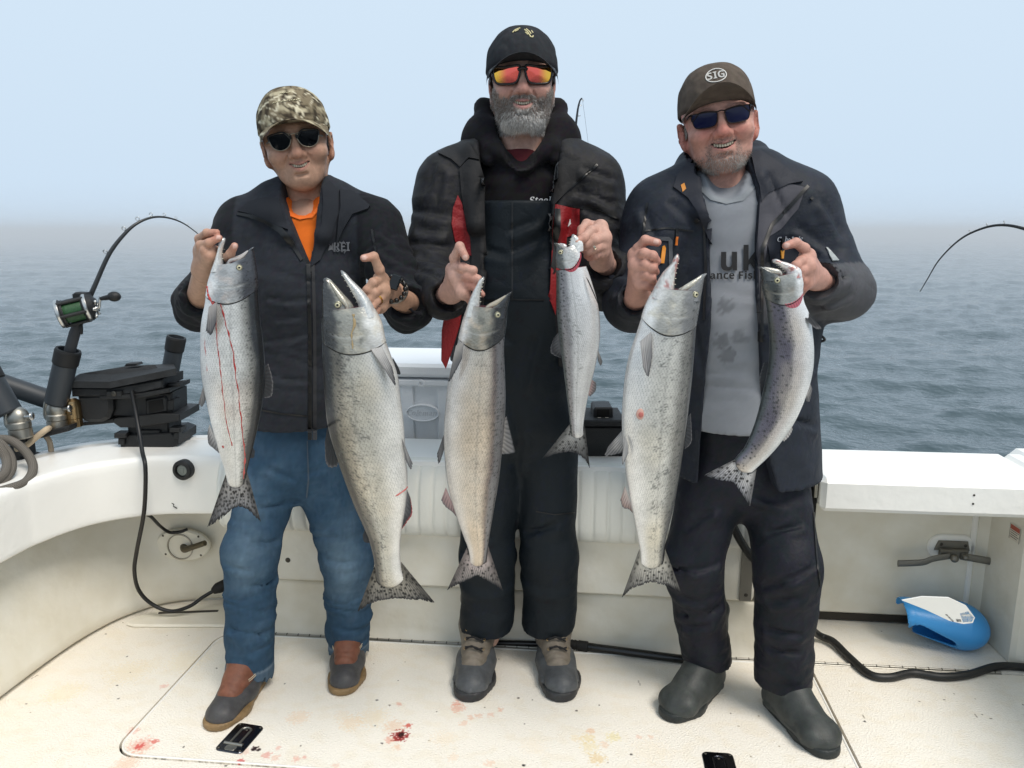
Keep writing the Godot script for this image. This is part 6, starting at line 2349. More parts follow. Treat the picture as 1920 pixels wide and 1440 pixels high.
func beard_zone(p: Vector3, k: Dictionary) -> float:           # where the beard grows
	var m: float = k.get("smile", 0.027)
	var style: String = k.get("beard_style", "none")
	var x := absf(p.x)
	if style == "full":
		var top := -0.040 - 0.022 * smoothstep(0.055, 0.02, x) + 0.02 * smoothstep(0.06, 0.07, x)
		var jaw := smoothstep(top + 0.008, top - 0.006, p.y) * smoothstep(-0.128, -0.112, p.y)
		if p.z < -0.01:
			jaw = 0.0
		var must := smoothstep(0.034, 0.028, x) * smoothstep(-0.046, -0.050, p.y) * (1.0 if p.z > 0.06 else 0.0)
		var lips := smoothstep(1.0, 0.8, pow(x / (m + 0.001), 2.0) + pow((p.y + 0.069 - 0.004 * x / m) / 0.0125, 2.0)) if p.z > 0.07 else 0.0
		var cheek := smoothstep(0.030, 0.040, x) * smoothstep(-0.055, -0.045, p.y) * (1.0 if x < 0.056 else 0.0)
		return clampf(maxf(jaw, must) - lips - cheek, 0.0, 1.0)
	if style == "goatee":
		var chin := smoothstep(0.05, 0.036, x) * smoothstep(-0.083, -0.090, p.y) * smoothstep(-0.128, -0.112, p.y)
		var jaw := smoothstep(-0.07, -0.088, p.y) * smoothstep(-0.12, -0.108, p.y) * 0.6
		var side := exp(-pow((x - 0.033) / 0.007, 2.0)) * smoothstep(-0.054, -0.060, p.y) * (1.0 if p.z > 0.05 else 0.0)
		var must := smoothstep(0.034, 0.028, x) * smoothstep(-0.047, -0.051, p.y) * smoothstep(-0.0615, -0.0575, p.y) * (1.0 if p.z > 0.07 else 0.0) * 0.75
		return clampf(maxf(maxf(chin, jaw), maxf(side, must)) * (1.0 if p.z > 0.0 else 0.0), 0.0, 1.0)
	return 0.0


func strands(g: Geo, mesh_from: int, src: Geo, inv: Transform3D, place: Transform3D, k: Dictionary, each: int, length: float, thick: float, tones: Array) -> void:
	var rg := RandomNumberGenerator.new()
	rg.seed = 99
	for i in range(mesh_from, src.v.size()):
		var p := inv * src.v[i]
		if p.z < -0.012 or p.y > -0.02 or absf(p.x) > 0.078:
			continue
		var zone := beard_zone(p, k)
		if zone < 0.25:
			continue
		var n := (inv.basis * src.n[i]).normalized()
		for e in each:
			if rg.randf() > zone:
				continue
			var o := p + Vector3(rg.randf_range(-1, 1), rg.randf_range(-1, 1), rg.randf_range(-1, 1)) * 0.002 - n * 0.0005
			var sidew := clampf(p.x / 0.05, -1, 1)
			var dir := (Vector3(sidew * 0.25, -1.0, 0.10) + n * 0.65 + Vector3(rg.randf_range(-1, 1), rg.randf_range(-1, 1), rg.randf_range(-1, 1)) * 0.35).normalized()
			var l := length * rg.randf_range(0.5, 1.1) * (0.55 + 0.6 * smoothstep(-0.06, -0.10, p.y))
			if p.y > -0.06 and absf(p.x) < 0.03:
				dir = (Vector3(signf(p.x) * 0.9, -0.8, 0.1) + n * 0.5 + Vector3(rg.randf_range(-1, 1), 0, 0) * 0.3).normalized()
				l = length * rg.randf_range(0.4, 0.6)
			var c: Color = tones[rg.randi() % tones.size()]
			if p.y > -0.078 or absf(p.x) > 0.05:
				c = tones[rg.randi() % 3]
			elif p.y < -0.092:
				c = tones[2 + rg.randi() % 3]
			if absf(p.x) > 0.05:
				l *= 0.65
			var x := dir.cross(n).normalized() * thick
			var y := dir.cross(x).normalized() * thick
			var mid := o + dir * l * 0.55
			var tip := o + dir * l + Vector3(0, -0.15 * l, 0)
			g.hue = c
			var q: Array = [x, -x * 0.5 + y * 0.87, -x * 0.5 - y * 0.87]
			var k0 := g.v.size()
			for r in q:
				g.add(place * (o + r), (place.basis * r).normalized())
			for r in q:
				g.add(place * (mid + r * 0.8), (place.basis * r).normalized())
			var t := g.add(place * tip, (place.basis * dir).normalized())
			for a in 3:
				var b := (a + 1) % 3
				g.tri(k0 + a, k0 + b, k0 + 3 + a)
				g.tri(k0 + b, k0 + 3 + b, k0 + 3 + a)
				g.tri(k0 + 3 + a, k0 + 3 + b, t)


# A cap in head axes: crown, brim with thickness, button and seams.
func make_cap(parent: Node, T: Transform3D, m: Material, hue: Callable, brim_m: Material, k: Dictionary) -> void:
	var r: Vector3 = k.get("r", Vector3(0.090, 0.100, 0.112))
	var c: Vector3 = k.get("c", Vector3(0, 0.036, -0.014))
	var tilt: float = k.get("tilt", 0.0)
	var C := T * Transform3D(Basis(Vector3.RIGHT, tilt), c)
	var rows := []
	var hues := []
	var n := 34
	var w := 120
	for i in n + 1:
		var v := float(i) / n
		var a := v * PI * 0.5
		var row := PackedVector3Array()
		var hr := PackedColorArray()
		for j in w:
			var u := TAU * j / w
			var e := pow(cos(a), 0.62) if i < n else 0.0
			var seam := pow(absf(cos(u * 3.0)), 60.0) * 0.0012 * cos(a)
			var p := Vector3(sin(u) * r.x * e, sin(a) * r.y, cos(u) * r.z * e)
			p += Vector3(sin(u), 0, cos(u)) * (CLOTH.get_noise_3dv(p * 22.0) * k.get("soft", 0.003) * sin(a * 1.7) - seam)
			if i == 0:
				p -= Vector3(sin(u), 0, cos(u)) * 0.003
			row.append(C * p)
			hr.append(hue.call(p))
		rows.append(row)
		hues.append(hr)
	var g := Geo.new()
	g.grid(rows, true, hues)
	var cap := part("cap", g.done(), m, parent)
	g = Geo.new()
	g.ball(C * Vector3(0, r.y + 0.001, 0), Vector3(0.008, 0.004, 0.008))
	part("button", g.done(), brim_m, cap)
	# brim
	var top := []
	var under := []
	var ht := []
	var hu := []
	var len: float = k.get("brim", 0.07)
	var spread: float = k.get("spread", 1.12)
	for i in 15:
		var v := i / 14.0
		var rt := PackedVector3Array()
		var ru := PackedVector3Array()
		var h1 := PackedColorArray()
		var h2 := PackedColorArray()
		for j in 49:
			var u := (j / 48.0 - 0.5) * 2.0
			var a := u * spread
			var p := Vector3(sin(a) * r.x * 1.0, 0.004, cos(a) * r.z)
			p.z += v * len * pow(maxf(cos(u * PI * 0.5), 0.0), 0.45)
			p.x *= 1.0 + 0.03 * v
			p.y += -k.get("droop", 0.035) * pow(absf(p.x) / r.x, 2.0) * (0.35 + 0.65 * v) - k.get("dip", 0.012) * v
			var edge := sqrt(maxf(0.0, 1.0 - pow(v, 10.0))) * 0.0022
			rt.append(C * (p + Vector3(0, edge, 0)))
			ru.append(C * (p - Vector3(0, edge, 0)))
			h1.append(hue.call(p * 1.01))
			h2.append(hue.call(p))
		top.append(rt)
		under.append(ru)
		ht.append(h1)
		hu.append(h2)
	g = Geo.new()
	g.grid(top, false, ht, Vector2.ONE, Vector3.UP)
	g.grid(under, false, hu, Vector2.ONE, Vector3.DOWN)
	part("brim", g.done(), brim_m, cap)
	parent.set_meta("cap_frame", C)


func on_cap(C: Transform3D, r: Vector3, x: float, y: float, lift := 0.0015) -> Vector3:   # a spot on the crown's front
	var a := asin(clampf(y / r.y, 0.0, 0.999))
	var e := pow(cos(a), 0.62)
	var u := asin(clampf(x / (r.x * e), -1.0, 1.0))
	return C * (Vector3(sin(u) * r.x * e, y, cos(u) * r.z * e) + Vector3(x * 2.0, 0.35, 1.0).normalized() * lift)


# Glasses in head axes
func make_glasses(parent: Node, T: Transform3D, style: String) -> void:
	var frame_m: Material = paint(Color(0.03, 0.03, 0.03), 0.3)
	var lens_m: Material = M.lens
	var rim_m: Material = paint(Color(0.62, 0.58, 0.52), 0.3, 1.0)
	var name := "sunglasses"
	var shape := []
	var wrap := 2.0
	var mid := Vector2(0.0335, -0.004)
	if style == "round":
		shape = [[-0.026, 0.013], [-0.012, 0.0185], [0.008, 0.0185], [0.026, 0.015], [0.026, 0.003], [0.020, -0.012], [0.006, -0.020], [-0.008, -0.019], [-0.020, -0.011], [-0.0255, 0.002]]
	elif style == "mirror":
		wrap = 2.2
		mid = Vector2(0.036, -0.003)
		shape = [[-0.031, 0.011], [-0.026, 0.0185], [-0.008, 0.017], [0.010, 0.0165], [0.028, 0.019], [0.033, 0.012], [0.031, -0.006], [0.023, -0.017], [0.004, -0.020], [-0.016, -0.019], [-0.025, -0.011]]
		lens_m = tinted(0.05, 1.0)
	else:
		mid = Vector2(0.034, -0.004)
		shape = [[-0.026, 0.012], [-0.008, 0.0155], [0.012, 0.0165], [0.030, 0.0165], [0.0295, 0.002], [0.024, -0.0125], [0.008, -0.0165], [-0.012, -0.0165], [-0.022, -0.010]]
		lens_m = paint(Color(0.06, 0.07, 0.20), 0.08, 0.0, 0.4)
		frame_m = paint(Color(0.10, 0.06, 0.06), 0.3, 0.5)
	var root := Node3D.new()
	root.name = "sunglasses"
	parent.add_child(root, true)
	for s in [-1.0, 1.0]:
		var ctl := []
		for q in shape:
			ctl.append(Vector3(q[0], q[1], 0))
		ctl.append(ctl[0])
		var line := curve(ctl, 6)
		var at_z := func(x: float, y: float) -> Vector3:
			var ax := mid.x + x                             # x grows outward
			return Vector3(s * ax, mid.y + y, 0.1005 - wrap * ax * ax * 1.6 + y * 0.14)
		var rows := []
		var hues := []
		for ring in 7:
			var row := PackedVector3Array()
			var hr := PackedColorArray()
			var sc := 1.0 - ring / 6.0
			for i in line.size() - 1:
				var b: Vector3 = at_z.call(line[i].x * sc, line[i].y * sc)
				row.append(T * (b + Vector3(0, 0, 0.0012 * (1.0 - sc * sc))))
				hr.append(Color(0.95, 0.16, 0.12).lerp(Color(0.98, 0.55, 0.08), smoothstep(0.2, 0.032, absf(line[i].x * sc - 0.032) * 6.0)))  # mirror style: the reflection's yellow to red sheen is painted into the lens colours
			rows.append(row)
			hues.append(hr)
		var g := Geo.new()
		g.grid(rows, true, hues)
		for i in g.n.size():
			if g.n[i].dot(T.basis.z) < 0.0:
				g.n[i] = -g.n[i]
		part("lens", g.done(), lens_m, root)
		g = Geo.new()
		var rim := PackedVector3Array()
		var brow := PackedVector3Array()
		for i in line.size():
			var p: Vector3 = T * (at_z.call(line[i].x, line[i].y) as Vector3)
			rim.append(p)
		if style == "mirror":
			g.tube(rim, 0.0026, 8, Vector2(1.0, 1.3), false)
			part("rim", g.done(), paint(Color(0.10, 0.05, 0.045), 0.25), root)
		else:
			g.tube(rim, 0.0012, 8, Vector2.ONE, false)
			part("rim", g.done(), rim_m if style == "round" else frame_m, root)
		# upper bar
		var bar := []
		for q in shape:
			if q[1] > 0.0:
				bar.append(q)
		bar.sort_custom(func(a, b): return a[0] < b[0])
		var bl := []
		for q in bar:
			bl.append(T * ((at_z.call(q[0] * 1.02, q[1] + 0.001) as Vector3) + Vector3(0, 0, 0.0008)))
		g = Geo.new()
		g.tube(curve(bl, 5), 0.0030 if style == "round" else (0.0036 if style == "mirror" else 0.0017), 8, Vector2(1.0, 0.8))
		part("brow_bar", g.done(), frame_m, root)
		# temple
		g = Geo.new()
		var far := bl.size() - 1
		var hinge: Vector3 = T.affine_inverse() * (bl[far] as Vector3)
		var fat := 0.0065 if style == "mirror" else 0.0024
		g.tube(PackedVector3Array([T * hinge, T * (hinge + Vector3(s * 0.006, -0.001, -0.008)), T * Vector3(s * 0.081, 0.004, -0.02), T * Vector3(s * 0.078, -0.004, -0.05)]), PackedFloat32Array([fat, fat, fat * 0.8, fat * 0.6]), 8, Vector2(0.5, 1.0), true, T.basis.x)
		part("temple", g.done(), frame_m if style != "round" else rim_m, root)
	var g2 := Geo.new()
	var bz := 0.1015
	g2.tube(curve([T * Vector3(-0.011, 0.007, bz), T * Vector3(0, 0.010, bz + 0.004), T * Vector3(0.011, 0.007, bz)], 5), 0.0016 if style != "mirror" else 0.0042, 8)
	part("bridge", g2.done(), rim_m if style == "round" else frame_m, root)


# Fingers are chains of measured joints; the palm spans from the wrist to the knuckles.
func hand_field(spec: Dictionary) -> Field:
	var f := Field.new()
	f.folds = CLOTH
	var P := func(q: Array) -> Vector3: return at(q[0], q[1], q[2])
	var wrist: Vector3 = P.call(spec.wrist)
	var fore: Vector3 = P.call(spec.fore)
	f.cap(fore, wrist, spec.get("fore_r", 0.036), 0.026, 0.02, 0, 0.0, Vector3.ONE, Vector2(1.0, 0.85))
	for q in spec.palm:
		f.cap(wrist, P.call(q), 0.023, 0.0165, 0.016)
	var pr: Array = []
	for q in spec.palm:
		pr.append(P.call(q))
	for i in pr.size() - 1:
		f.cap(pr[i], pr[i + 1], 0.0165, 0.0155, 0.012)
	for fg in spec.fingers:
		var r: float = fg[0]
		var pts: Array = fg[1]
		for i in pts.size() - 1:
			var t0 := 1.0 - 0.10 * i
			var t1 := 1.0 - 0.10 * (i + 1)
			f.cap(P.call(pts[i]), P.call(pts[i + 1]), r * t0 * 1.04, r * t1, 0.006 if i == 0 else 0.0022)
			if i > 0:
				f.ell(P.call(pts[i]), Vector3.ONE * r * t0 * 1.07, 0.004)
	return f


func hand_hue(p: Vector3, spec: Dictionary, skin: Color, rose: Color) -> Color:
	var c := skin
	for fg in spec.fingers:
		var pts: Array = fg[1]
		var tip := at(pts[pts.size() - 1][0], pts[pts.size() - 1][1], pts[pts.size() - 1][2])
		var d := p.distance_to(tip)
		c = c.lerp(rose, smoothstep(0.03, 0.008, d) * 0.5)
		for i in range(1, pts.size() - 1):
			var j := at(pts[i][0], pts[i][1], pts[i][2])
			c = c.lerp(rose, smoothstep(0.016, 0.006, p.distance_to(j)) * 0.3)
	for q in spec.get("nails", []):
		var d := p.distance_to(at(q[0], q[1], q[2]))
		c = c.lerp(Color(0.62, 0.40, 0.34), smoothstep(0.0085, 0.007, d))
	var g := 1.0 + 0.16 * PORE.get_noise_3dv(p * 60.0) + 0.10 * PORE.get_noise_3dv(p * 220.0)
	return Color(c.r * g, c.g * g, c.b * g)


func boot(parent: Node, T: Transform3D, kind: String) -> void:    # T: origin under the ankle, z towards the toe
	var up := Field.new()
	up.folds = CLOTH
	var lowr := Field.new()
	lowr.folds = CLOTH
	var sole := Field.new()
	sole.folds = CLOTH
	var V := func(x, y, z) -> Vector3: return Vector3(x, y, z)
	# sole: a footprint
	for o in [0.0]:
		sole.cap(Vector3(0, 0.012, -0.05), Vector3(0.004, 0.012, 0.10), 0.042, 0.052, 0.03)
		sole.cap(Vector3(0.004, 0.012, 0.10), Vector3(-0.002, 0.012, 0.150), 0.052, 0.046, 0.03)
	sole.low = 0.0
	sole.high = 0.027 if kind != "bean" else 0.022
	var mid_hue := func(_p, _n): return Color(0.03, 0.03, 0.03)
	var tall := 0.030 if kind == "bean" else 0.038
	lowr.cap(Vector3(0, tall, -0.045), Vector3(0, tall, 0.05), 0.042, 0.045, 0.03, 0, 0.0, Vector3.ONE, Vector2(1.0, 0.95))
	lowr.cap(Vector3(0, tall, 0.04), Vector3(0.002, 0.027, 0.145), 0.047, 0.042, 0.03, 0, 0.0, Vector3.ONE, Vector2(1.08, 0.84))
	if kind == "rubber":
		lowr.cap(Vector3(-0.03, 0.034, 0.135), Vector3(0.03, 0.034, 0.135), 0.030, 0.030, 0.02)
		lowr.cap(Vector3(-0.05, 0.03, -0.03), Vector3(-0.053, 0.03, 0.11), 0.005, 0.005, 0.005)
		lowr.cap(Vector3(0.05, 0.03, -0.03), Vector3(0.053, 0.03, 0.11), 0.005, 0.005, 0.005)
	lowr.low = 0.016
	up.cap(Vector3(0, 0.06, -0.032), Vector3(0, 0.24, -0.03), 0.047, 0.054, 0.03, 0, 0.003, Vector3(6, 14, 6))
	up.cap(Vector3(0, 0.105, -0.012), Vector3(0, 0.050, 0.088), 0.048, 0.036, 0.04, 0, 0.002, Vector3(6, 14, 6))
	if kind == "rubber":
		lowr.cap(Vector3(0, 0.06, -0.03), Vector3(0, 0.26, -0.03), 0.047, 0.056, 0.04, 0, 0.003, Vector3(4.5, 7, 4.5))
		lowr.cap(Vector3(0, 0.105, -0.012), Vector3(0, 0.046, 0.10), 0.048, 0.036, 0.04)
	if kind == "bean":
		for i in 7:                                            # moulded ribs over the toe
			var x := (i - 3) * 0.011
			lowr.cap(Vector3(x, 0.066 - absf(x) * 0.45, 0.075), Vector3(x * 1.15, 0.054 - absf(x) * 0.75, 0.15), 0.0034, 0.0022, 0.006)
		pass
	if kind == "hiker":
		lowr.cap(Vector3(-0.05, 0.026, 0.02), Vector3(-0.046, 0.026, 0.13), 0.008, 0.008, 0.004)
		lowr.cap(Vector3(0.05, 0.026, 0.02), Vector3(0.046, 0.026, 0.13), 0.008, 0.008, 0.004)
		lowr.cap(Vector3(-0.046, 0.028, 0.12), Vector3(0, 0.028, 0.183), 0.007, 0.007, 0.004)
		lowr.cap(Vector3(0.046, 0.028, 0.12), Vector3(0, 0.028, 0.183), 0.007, 0.007, 0.004)
	var colors := {"bean": [Color(0.17, 0.068, 0.042), Color(0.06, 0.059, 0.061), Color(0.22, 0.145, 0.07)], "hiker": [Color(0.17, 0.145, 0.115), Color(0.075, 0.08, 0.085), Color(0.03, 0.031, 0.033)], "rubber": [Color(0.03, 0.033, 0.032), Color(0.042, 0.047, 0.045), Color(0.022, 0.026, 0.026)]}
	T.origin += T.basis * Vector3(0, 0, 0.03)
	var root := Node3D.new()
	root.name = "boot" if not parent.has_node("boot") else "boot_001"
	parent.add_child(root, true)
	var g := Geo.new()
	var tone := func(i: int) -> Callable:
		var base: Color = colors[kind][i]
		return func(p: Vector3, _n: Vector3) -> Color:
			var k := 1.0 + 0.3 * PORE.get_noise_3dv(p * 30.0) + 0.15 * PORE.get_noise_3dv(p * 120.0)
			return Color(base.r * k, base.g * k, base.b * k)
	net(sole, 0.006, g, tone.call(2), T)
	part("sole", g.done(), M.boot_rubber, root)
	g = Geo.new()
	net(lowr, 0.0055, g, tone.call(1), T)
	part("rubber_shell", g.done(), M.boot_rubber, root)
	if kind != "rubber":
		g = Geo.new()
		up.low = 0.05
		net(up, 0.0055, g, tone.call(0), T)
		part("leather_upper", g.done(), M.leather, root)
	if kind == "bean":
		g = Geo.new()
		for row in [0.0, 0.006]:                               # white stitching round the collar of the rubber
			var line := PackedVector3Array()
			for i in 25:
				var a := lerpf(-1.9, 1.9, i / 24.0)
				line.append(T * Vector3(sin(a) * 0.049, 0.078 + row - 0.008 * cos(a), 0.012 + cos(a) * 0.072))
			g.tube(line, 0.0011, 5)
		part("stitching", g.done(), paint(Color(0.78, 0.72, 0.62), 0.7), root)
	if kind == "hiker":
		for i in 3:
			g = Geo.new()
			var y := 0.096 + i * 0.016
			var z := 0.086 - i * 0.022
			g.tube(curve([T * Vector3(-0.024, y, z), T * Vector3(-0.006, y + 0.012, z + 0.004), T * Vector3(0.008, y + 0.004, z + 0.006), T * Vector3(0.024, y + 0.004, z)], 5), 0.0026, 7)
			g.tube(curve([T * Vector3(0.024, y - 0.004, z + 0.004), T * Vector3(0.004, y + 0.01, z + 0.006), T * Vector3(-0.024, y + 0.006, z)], 5), 0.0026, 7)
			part("lace", g.done(), paint(Color(0.07, 0.07, 0.08), 0.8), root)
			for s in [-1.0, 1.0]:
				g = Geo.new()
				g.lathe([[0.0025, -0.001], [0.0042, 0.0], [0.0042, 0.003], [0.0025, 0.004]], along(T * Vector3(s * 0.026, y, z - 0.002), T * Vector3(s * 0.03, y + 0.02, z + 0.02)), 10)
				part("eyelet", g.done(), M.bronze, root)


func leg_cuff(f: Field, a: Vector3, low: float) -> void:
	f.low = minf(f.low, low) if f.low > -900.0 else low


func cloth_tone(base: Color, vary := 0.12) -> Callable:
	return func(p: Vector3, _n: Vector3) -> Color:
		var k := 1.0 + vary * PORE.get_noise_3dv(p * 8.0) + vary * PORE.get_noise_3dv(p * 70.0)
		return Color(base.r * k, base.g * k, base.b * k)


func wear(called: String, f: Field, cell: float, m: Material, hue: Callable, parent: Node, label := "") -> MeshInstance3D:
	var g := Geo.new()
	net(f, cell, g, hue)
	return part(called, g.done(), m, parent, label)


func head_place(px: float, py: float, z: float, size: float, roll: float, pitch: float, yaw: float) -> Transform3D:
	var o := at(px, py, z)
	return Transform3D(Basis(Vector3.UP, yaw) * Basis(Vector3.BACK, roll) * Basis(Vector3.RIGHT, pitch) * Basis.from_scale(Vector3.ONE * size), o)


func make_body(parent: Node, T: Transform3D, k: Dictionary, hands: Array, limbs: Array) -> Geo:
	var g := Geo.new()
	net(head_field(k), 0.0034, g, func(p: Vector3, _n: Vector3) -> Color: return face_hue(p, k), T)
	for h in hands:
		net(hand_field(h), 0.0036, g, func(p: Vector3, _n: Vector3) -> Color: return hand_hue(p, h, k.get("hand_skin", k.skin), k.get("hand_rose", Color(0.46, 0.18, 0.13))))
	var f := Field.new()                                       # what the clothes cover
	f.folds = CLOTH
	for q in limbs:
		f.cap(q[0], q[1], q[2], q[3], 0.05)
	net(f, 0.02, g, func(_p, _n): return k.skin)
	part("body", g.done(), M.skin, parent)
	# teeth
	var t := Geo.new()
	var m: float = k.get("smile", 0.027)
	for i in range(-4, 4):
		var x := (i + 0.5) * m * 0.21
		t.box(T * Vector3(x, -0.0650 + 12.0 * x * x, 0.0862 - 19.0 * x * x), Vector3(m * 0.2, 0.0082, 0.004), 0.001, T.basis.orthonormalized() * Basis(Vector3.UP, x * 24.0))
	part("teeth", t.done(), M.teeth, parent)
	return g


func make_people() -> void:
	people_materials()
	make_left_man()
	make_middle_man()
	make_right_man()


func make_left_man() -> void:
	var z := -2.2
	var t := thing("person", "person in camouflage cap, dark zip jacket and blue jeans, leftmost of the three", "person", Vector3(at(560, 1300, z).x, 0, z), "anglers holding salmon")
	var k := {"skin": Color(0.44, 0.265, 0.185), "rose": Color(0.42, 0.17, 0.12), "lip": Color(0.36, 0.15, 0.12), "smile": 0.0235, "open": 0.0034, "pink": 0.45, "nose": 1.12, "wide": 1.02, "jaw": 0.76, "side_hair": Color(0.02, 0.02, 0.02)}
	var T := head_place(556, 266, z + 0.02, 1.055, 0.155, 0.02, 0.20)
	var hr := {"wrist": [384, 506, -1.86], "fore": [378, 566, -2.02], "fore_r": 0.04, "palm": [[378, 470, -1.84], [384, 466, -1.82], [392, 478, -1.80]], "nails": [[410, 444, -1.775], [441, 462, -1.765]],
		"fingers": [[0.0115, [[378, 468, -1.84], [374, 448, -1.83], [388, 437, -1.80], [406, 436, -1.79]]], [0.0112, [[380, 474, -1.82], [376, 460, -1.80], [392, 455, -1.785], [411, 446, -1.785]]], [0.0108, [[384, 480, -1.82], [384, 470, -1.79], [398, 466, -1.80], [410, 468, -1.83]]], [0.0095, [[388, 486, -1.82], [392, 480, -1.79], [402, 478, -1.81], [410, 482, -1.83]]], [0.0118, [[396, 494, -1.83], [416, 490, -1.82], [432, 476, -1.79], [440, 461, -1.775]]]]}
	var hl := {"wrist": [736, 550, -1.90], "fore": [768, 572, -2.02], "fore_r": 0.038, "palm": [[714, 524, -1.83], [716, 545, -1.82], [712, 574, -1.83]], "nails": [[683, 482, -1.765]],
		"fingers": [[0.0125, [[720, 534, -1.83], [711, 505, -1.80], [701, 481, -1.785], [682, 484, -1.775]]], [0.0118, [[714, 522, -1.82], [700, 530, -1.785], [688, 544, -1.78], [680, 556, -1.80]]], [0.0118, [[714, 540, -1.81], [702, 549, -1.785], [692, 562, -1.78], [684, 568, -1.80]]], [0.011, [[714, 558, -1.81], [704, 566, -1.79], [697, 576, -1.78], [690, 580, -1.80]]], [0.0098, [[712, 573, -1.82], [705, 582, -1.80], [701, 592, -1.79], [696, 596, -1.81]]]]}
	var S := {"sl": at(462, 432, z), "sr": at(700, 428, z), "el": at(374, 572, -2.07), "er": at(766, 574, -2.06)}
	var hipl := at(512, 862, z)
	var hipr := at(600, 862, z)
	var kl := at(470, 1036, -2.12)
	var kr := at(652, 1048, -2.24)
	var al := at(467, 1236, -2.14)
	var ar := at(653, 1190, -2.31)
	make_body(t, T, k, [hr, hl], [[S.sl, S.el, 0.045, 0.04], [S.sr, S.er, 0.045, 0.04], [at(560, 500, z), at(550, 830, z), 0.1, 0.09], [S.sl, S.sr, 0.05, 0.05], [hipl, kl, 0.07, 0.055], [kl, al, 0.05, 0.04], [hipr, kr, 0.07, 0.055], [kr, ar, 0.05, 0.04], [at(572, 400, z), at(568, 460, z), 0.05, 0.07], [S.el, at(380, 566, -2.02), 0.04, 0.028], [S.er, at(768, 572, -2.02), 0.04, 0.028]])
	# short black hair at the temples
	var g := Geo.new()
	var rg := RandomNumberGenerator.new()
	rg.seed = 4
	for s in [-1.0, 1.0]:
		for i in 420:
			var y := rg.randf_range(-0.025, 0.035)
			var zz := rg.randf_range(-0.06, 0.028 - maxf(0.0, -y) * 0.6)
			var x: float = s * 0.0755 * sqrt(maxf(0.05, 1.0 - pow((zz + 0.012) / 0.105, 2.0)))
			var p := Vector3(x, y, zz)
			g.hue = Color(0.018, 0.017, 0.017) * rg.randf_range(0.7, 1.6)
			var d := Vector3(s * 0.35, -1.0, -0.3 + rg.randf_range(-0.2, 0.2)).normalized() * 0.012
			g.tube(PackedVector3Array([T * p, T * (p + d)]), PackedFloat32Array([0.0011, 0.0004]), 4, Vector2.ONE, false)
	var hm := part("hair", g.done(), M.hair, t)
	hm.set_meta("kind", "stuff")
	# camouflage cap
	var reeds := noise(1.0, FastNoiseLite.TYPE_SIMPLEX_SMOOTH, 2, 81)
	var camo := func(p: Vector3) -> Color:
		var c := Color(0.20, 0.165, 0.11)
		c = c.lerp(Color(0.055, 0.045, 0.032), smoothstep(0.0, 0.35, reeds.get_noise_3d(p.x * 38.0, p.y * 22.0, p.z * 20.0)))
		c = c.lerp(Color(0.42, 0.375, 0.26), smoothstep(0.1, 0.4, reeds.get_noise_3d(p.x * 20.0 + 7.0, p.y * 34.0, p.z * 16.0)))
		for q in 3:
			var a: float = [0.35, -0.5, 1.25][q]
			var u: float = p.x * cos(a) + p.y * sin(a)
			var v: float = -p.x * sin(a) + p.y * cos(a)
			var n := reeds.get_noise_3d(u * 9.0 + q * 11.0, v * 85.0, p.z * 9.0)
			c = c.lerp(Color(0.66, 0.61, 0.46), smoothstep(0.42, 0.6, n))
			c = c.lerp(Color(0.04, 0.032, 0.024), smoothstep(-0.45, -0.62, n) * 0.9)
		return c
	make_cap(t, T, M.knit, camo, M.knit, {"c": Vector3(0, 0.024, -0.016), "r": Vector3(0.092, 0.108, 0.114), "tilt": -0.12, "brim": 0.062, "droop": 0.034, "dip": 0.012, "spread": 1.2})
	var C: Transform3D = t.get_meta("cap_frame")
	t.remove_meta("cap_frame")
	g = Geo.new()
	for row in [[0.076, 0.013, 0.03], [0.054, 0.034, 0.09]]:       # two lines of small embroidery
		var x: float = -row[1]
		while x < row[1]:
			var l := rg.randf_range(0.003, 0.006)
			g.tube(PackedVector3Array([on_cap(C, Vector3(0.092, 0.108, 0.114), x, row[0] + rg.randf_range(-0.001, 0.001)), on_cap(C, Vector3(0.092, 0.108, 0.114), x + l, row[0] + rg.randf_range(-0.0015, 0.0015))]), 0.0012, 5)
			x += l + 0.0018
	part("embroidery", g.done(), paint(Color(0.82, 0.79, 0.66), 0.7), t).set_meta("kind", "stuff")
	make_glasses(t, T, "round")
	# orange shirt
	var f := Field.new()
	f.folds = CLOTH
	f.cap(at(576, 420, z), at(570, 520, z), 0.088, 0.13, 0.05, 0, 0.003, Vector3(8, 8, 8), Vector2(1.0, 0.85))
	f.cap(at(556, 396, z + 0.01), at(598, 394, z + 0.01), 0.06, 0.06, 0.03)
	f.cap(at(562, 320, z + 0.02), at(563, 376, z + 0.075), 0.058, 0.046, 0.008, 1)
	f.high = at(560, 366, z + 0.09).y
	wear("tee_shirt", f, 0.009, M.knit, cloth_tone(Color(0.72, 0.16, 0.025), 0.05), t)
	part("neck_band", drape(f, [[526, 382], [540, 396], [562, 404], [586, 400], [600, 384], [600, 392], [586, 408], [562, 412], [540, 404], [526, 390]], 5.0, 0.002), paint(Color(0.88, 0.42, 0.13), 0.9), t.get_node("tee_shirt"))
	# jacket
	var j := Field.new()
	j.folds = CLOTH
	j.cap(at(576, 420, z), at(566, 560, z), 0.135, 0.158, 0.06, 0, 0.003, Vector3(4, 8, 4), Vector2(1.12, 0.78))
	j.cap(at(566, 560, z), at(550, 740, z + 0.01), 0.158, 0.142, 0.06, 0, 0.004, Vector3(3, 10, 3), Vector2(1.0, 0.86))
	j.cap(at(550, 740, z + 0.01), at(546, 830, z + 0.01), 0.142, 0.138, 0.04, 0, 0.003, Vector3(4, 9, 4), Vector2(1.0, 0.86))
	j.cap(at(520, 398, z - 0.01), S.sl + Vector3(0, 0, 0), 0.07, 0.072, 0.06)
	j.cap(at(625, 398, z - 0.01), S.sr, 0.07, 0.072, 0.06)
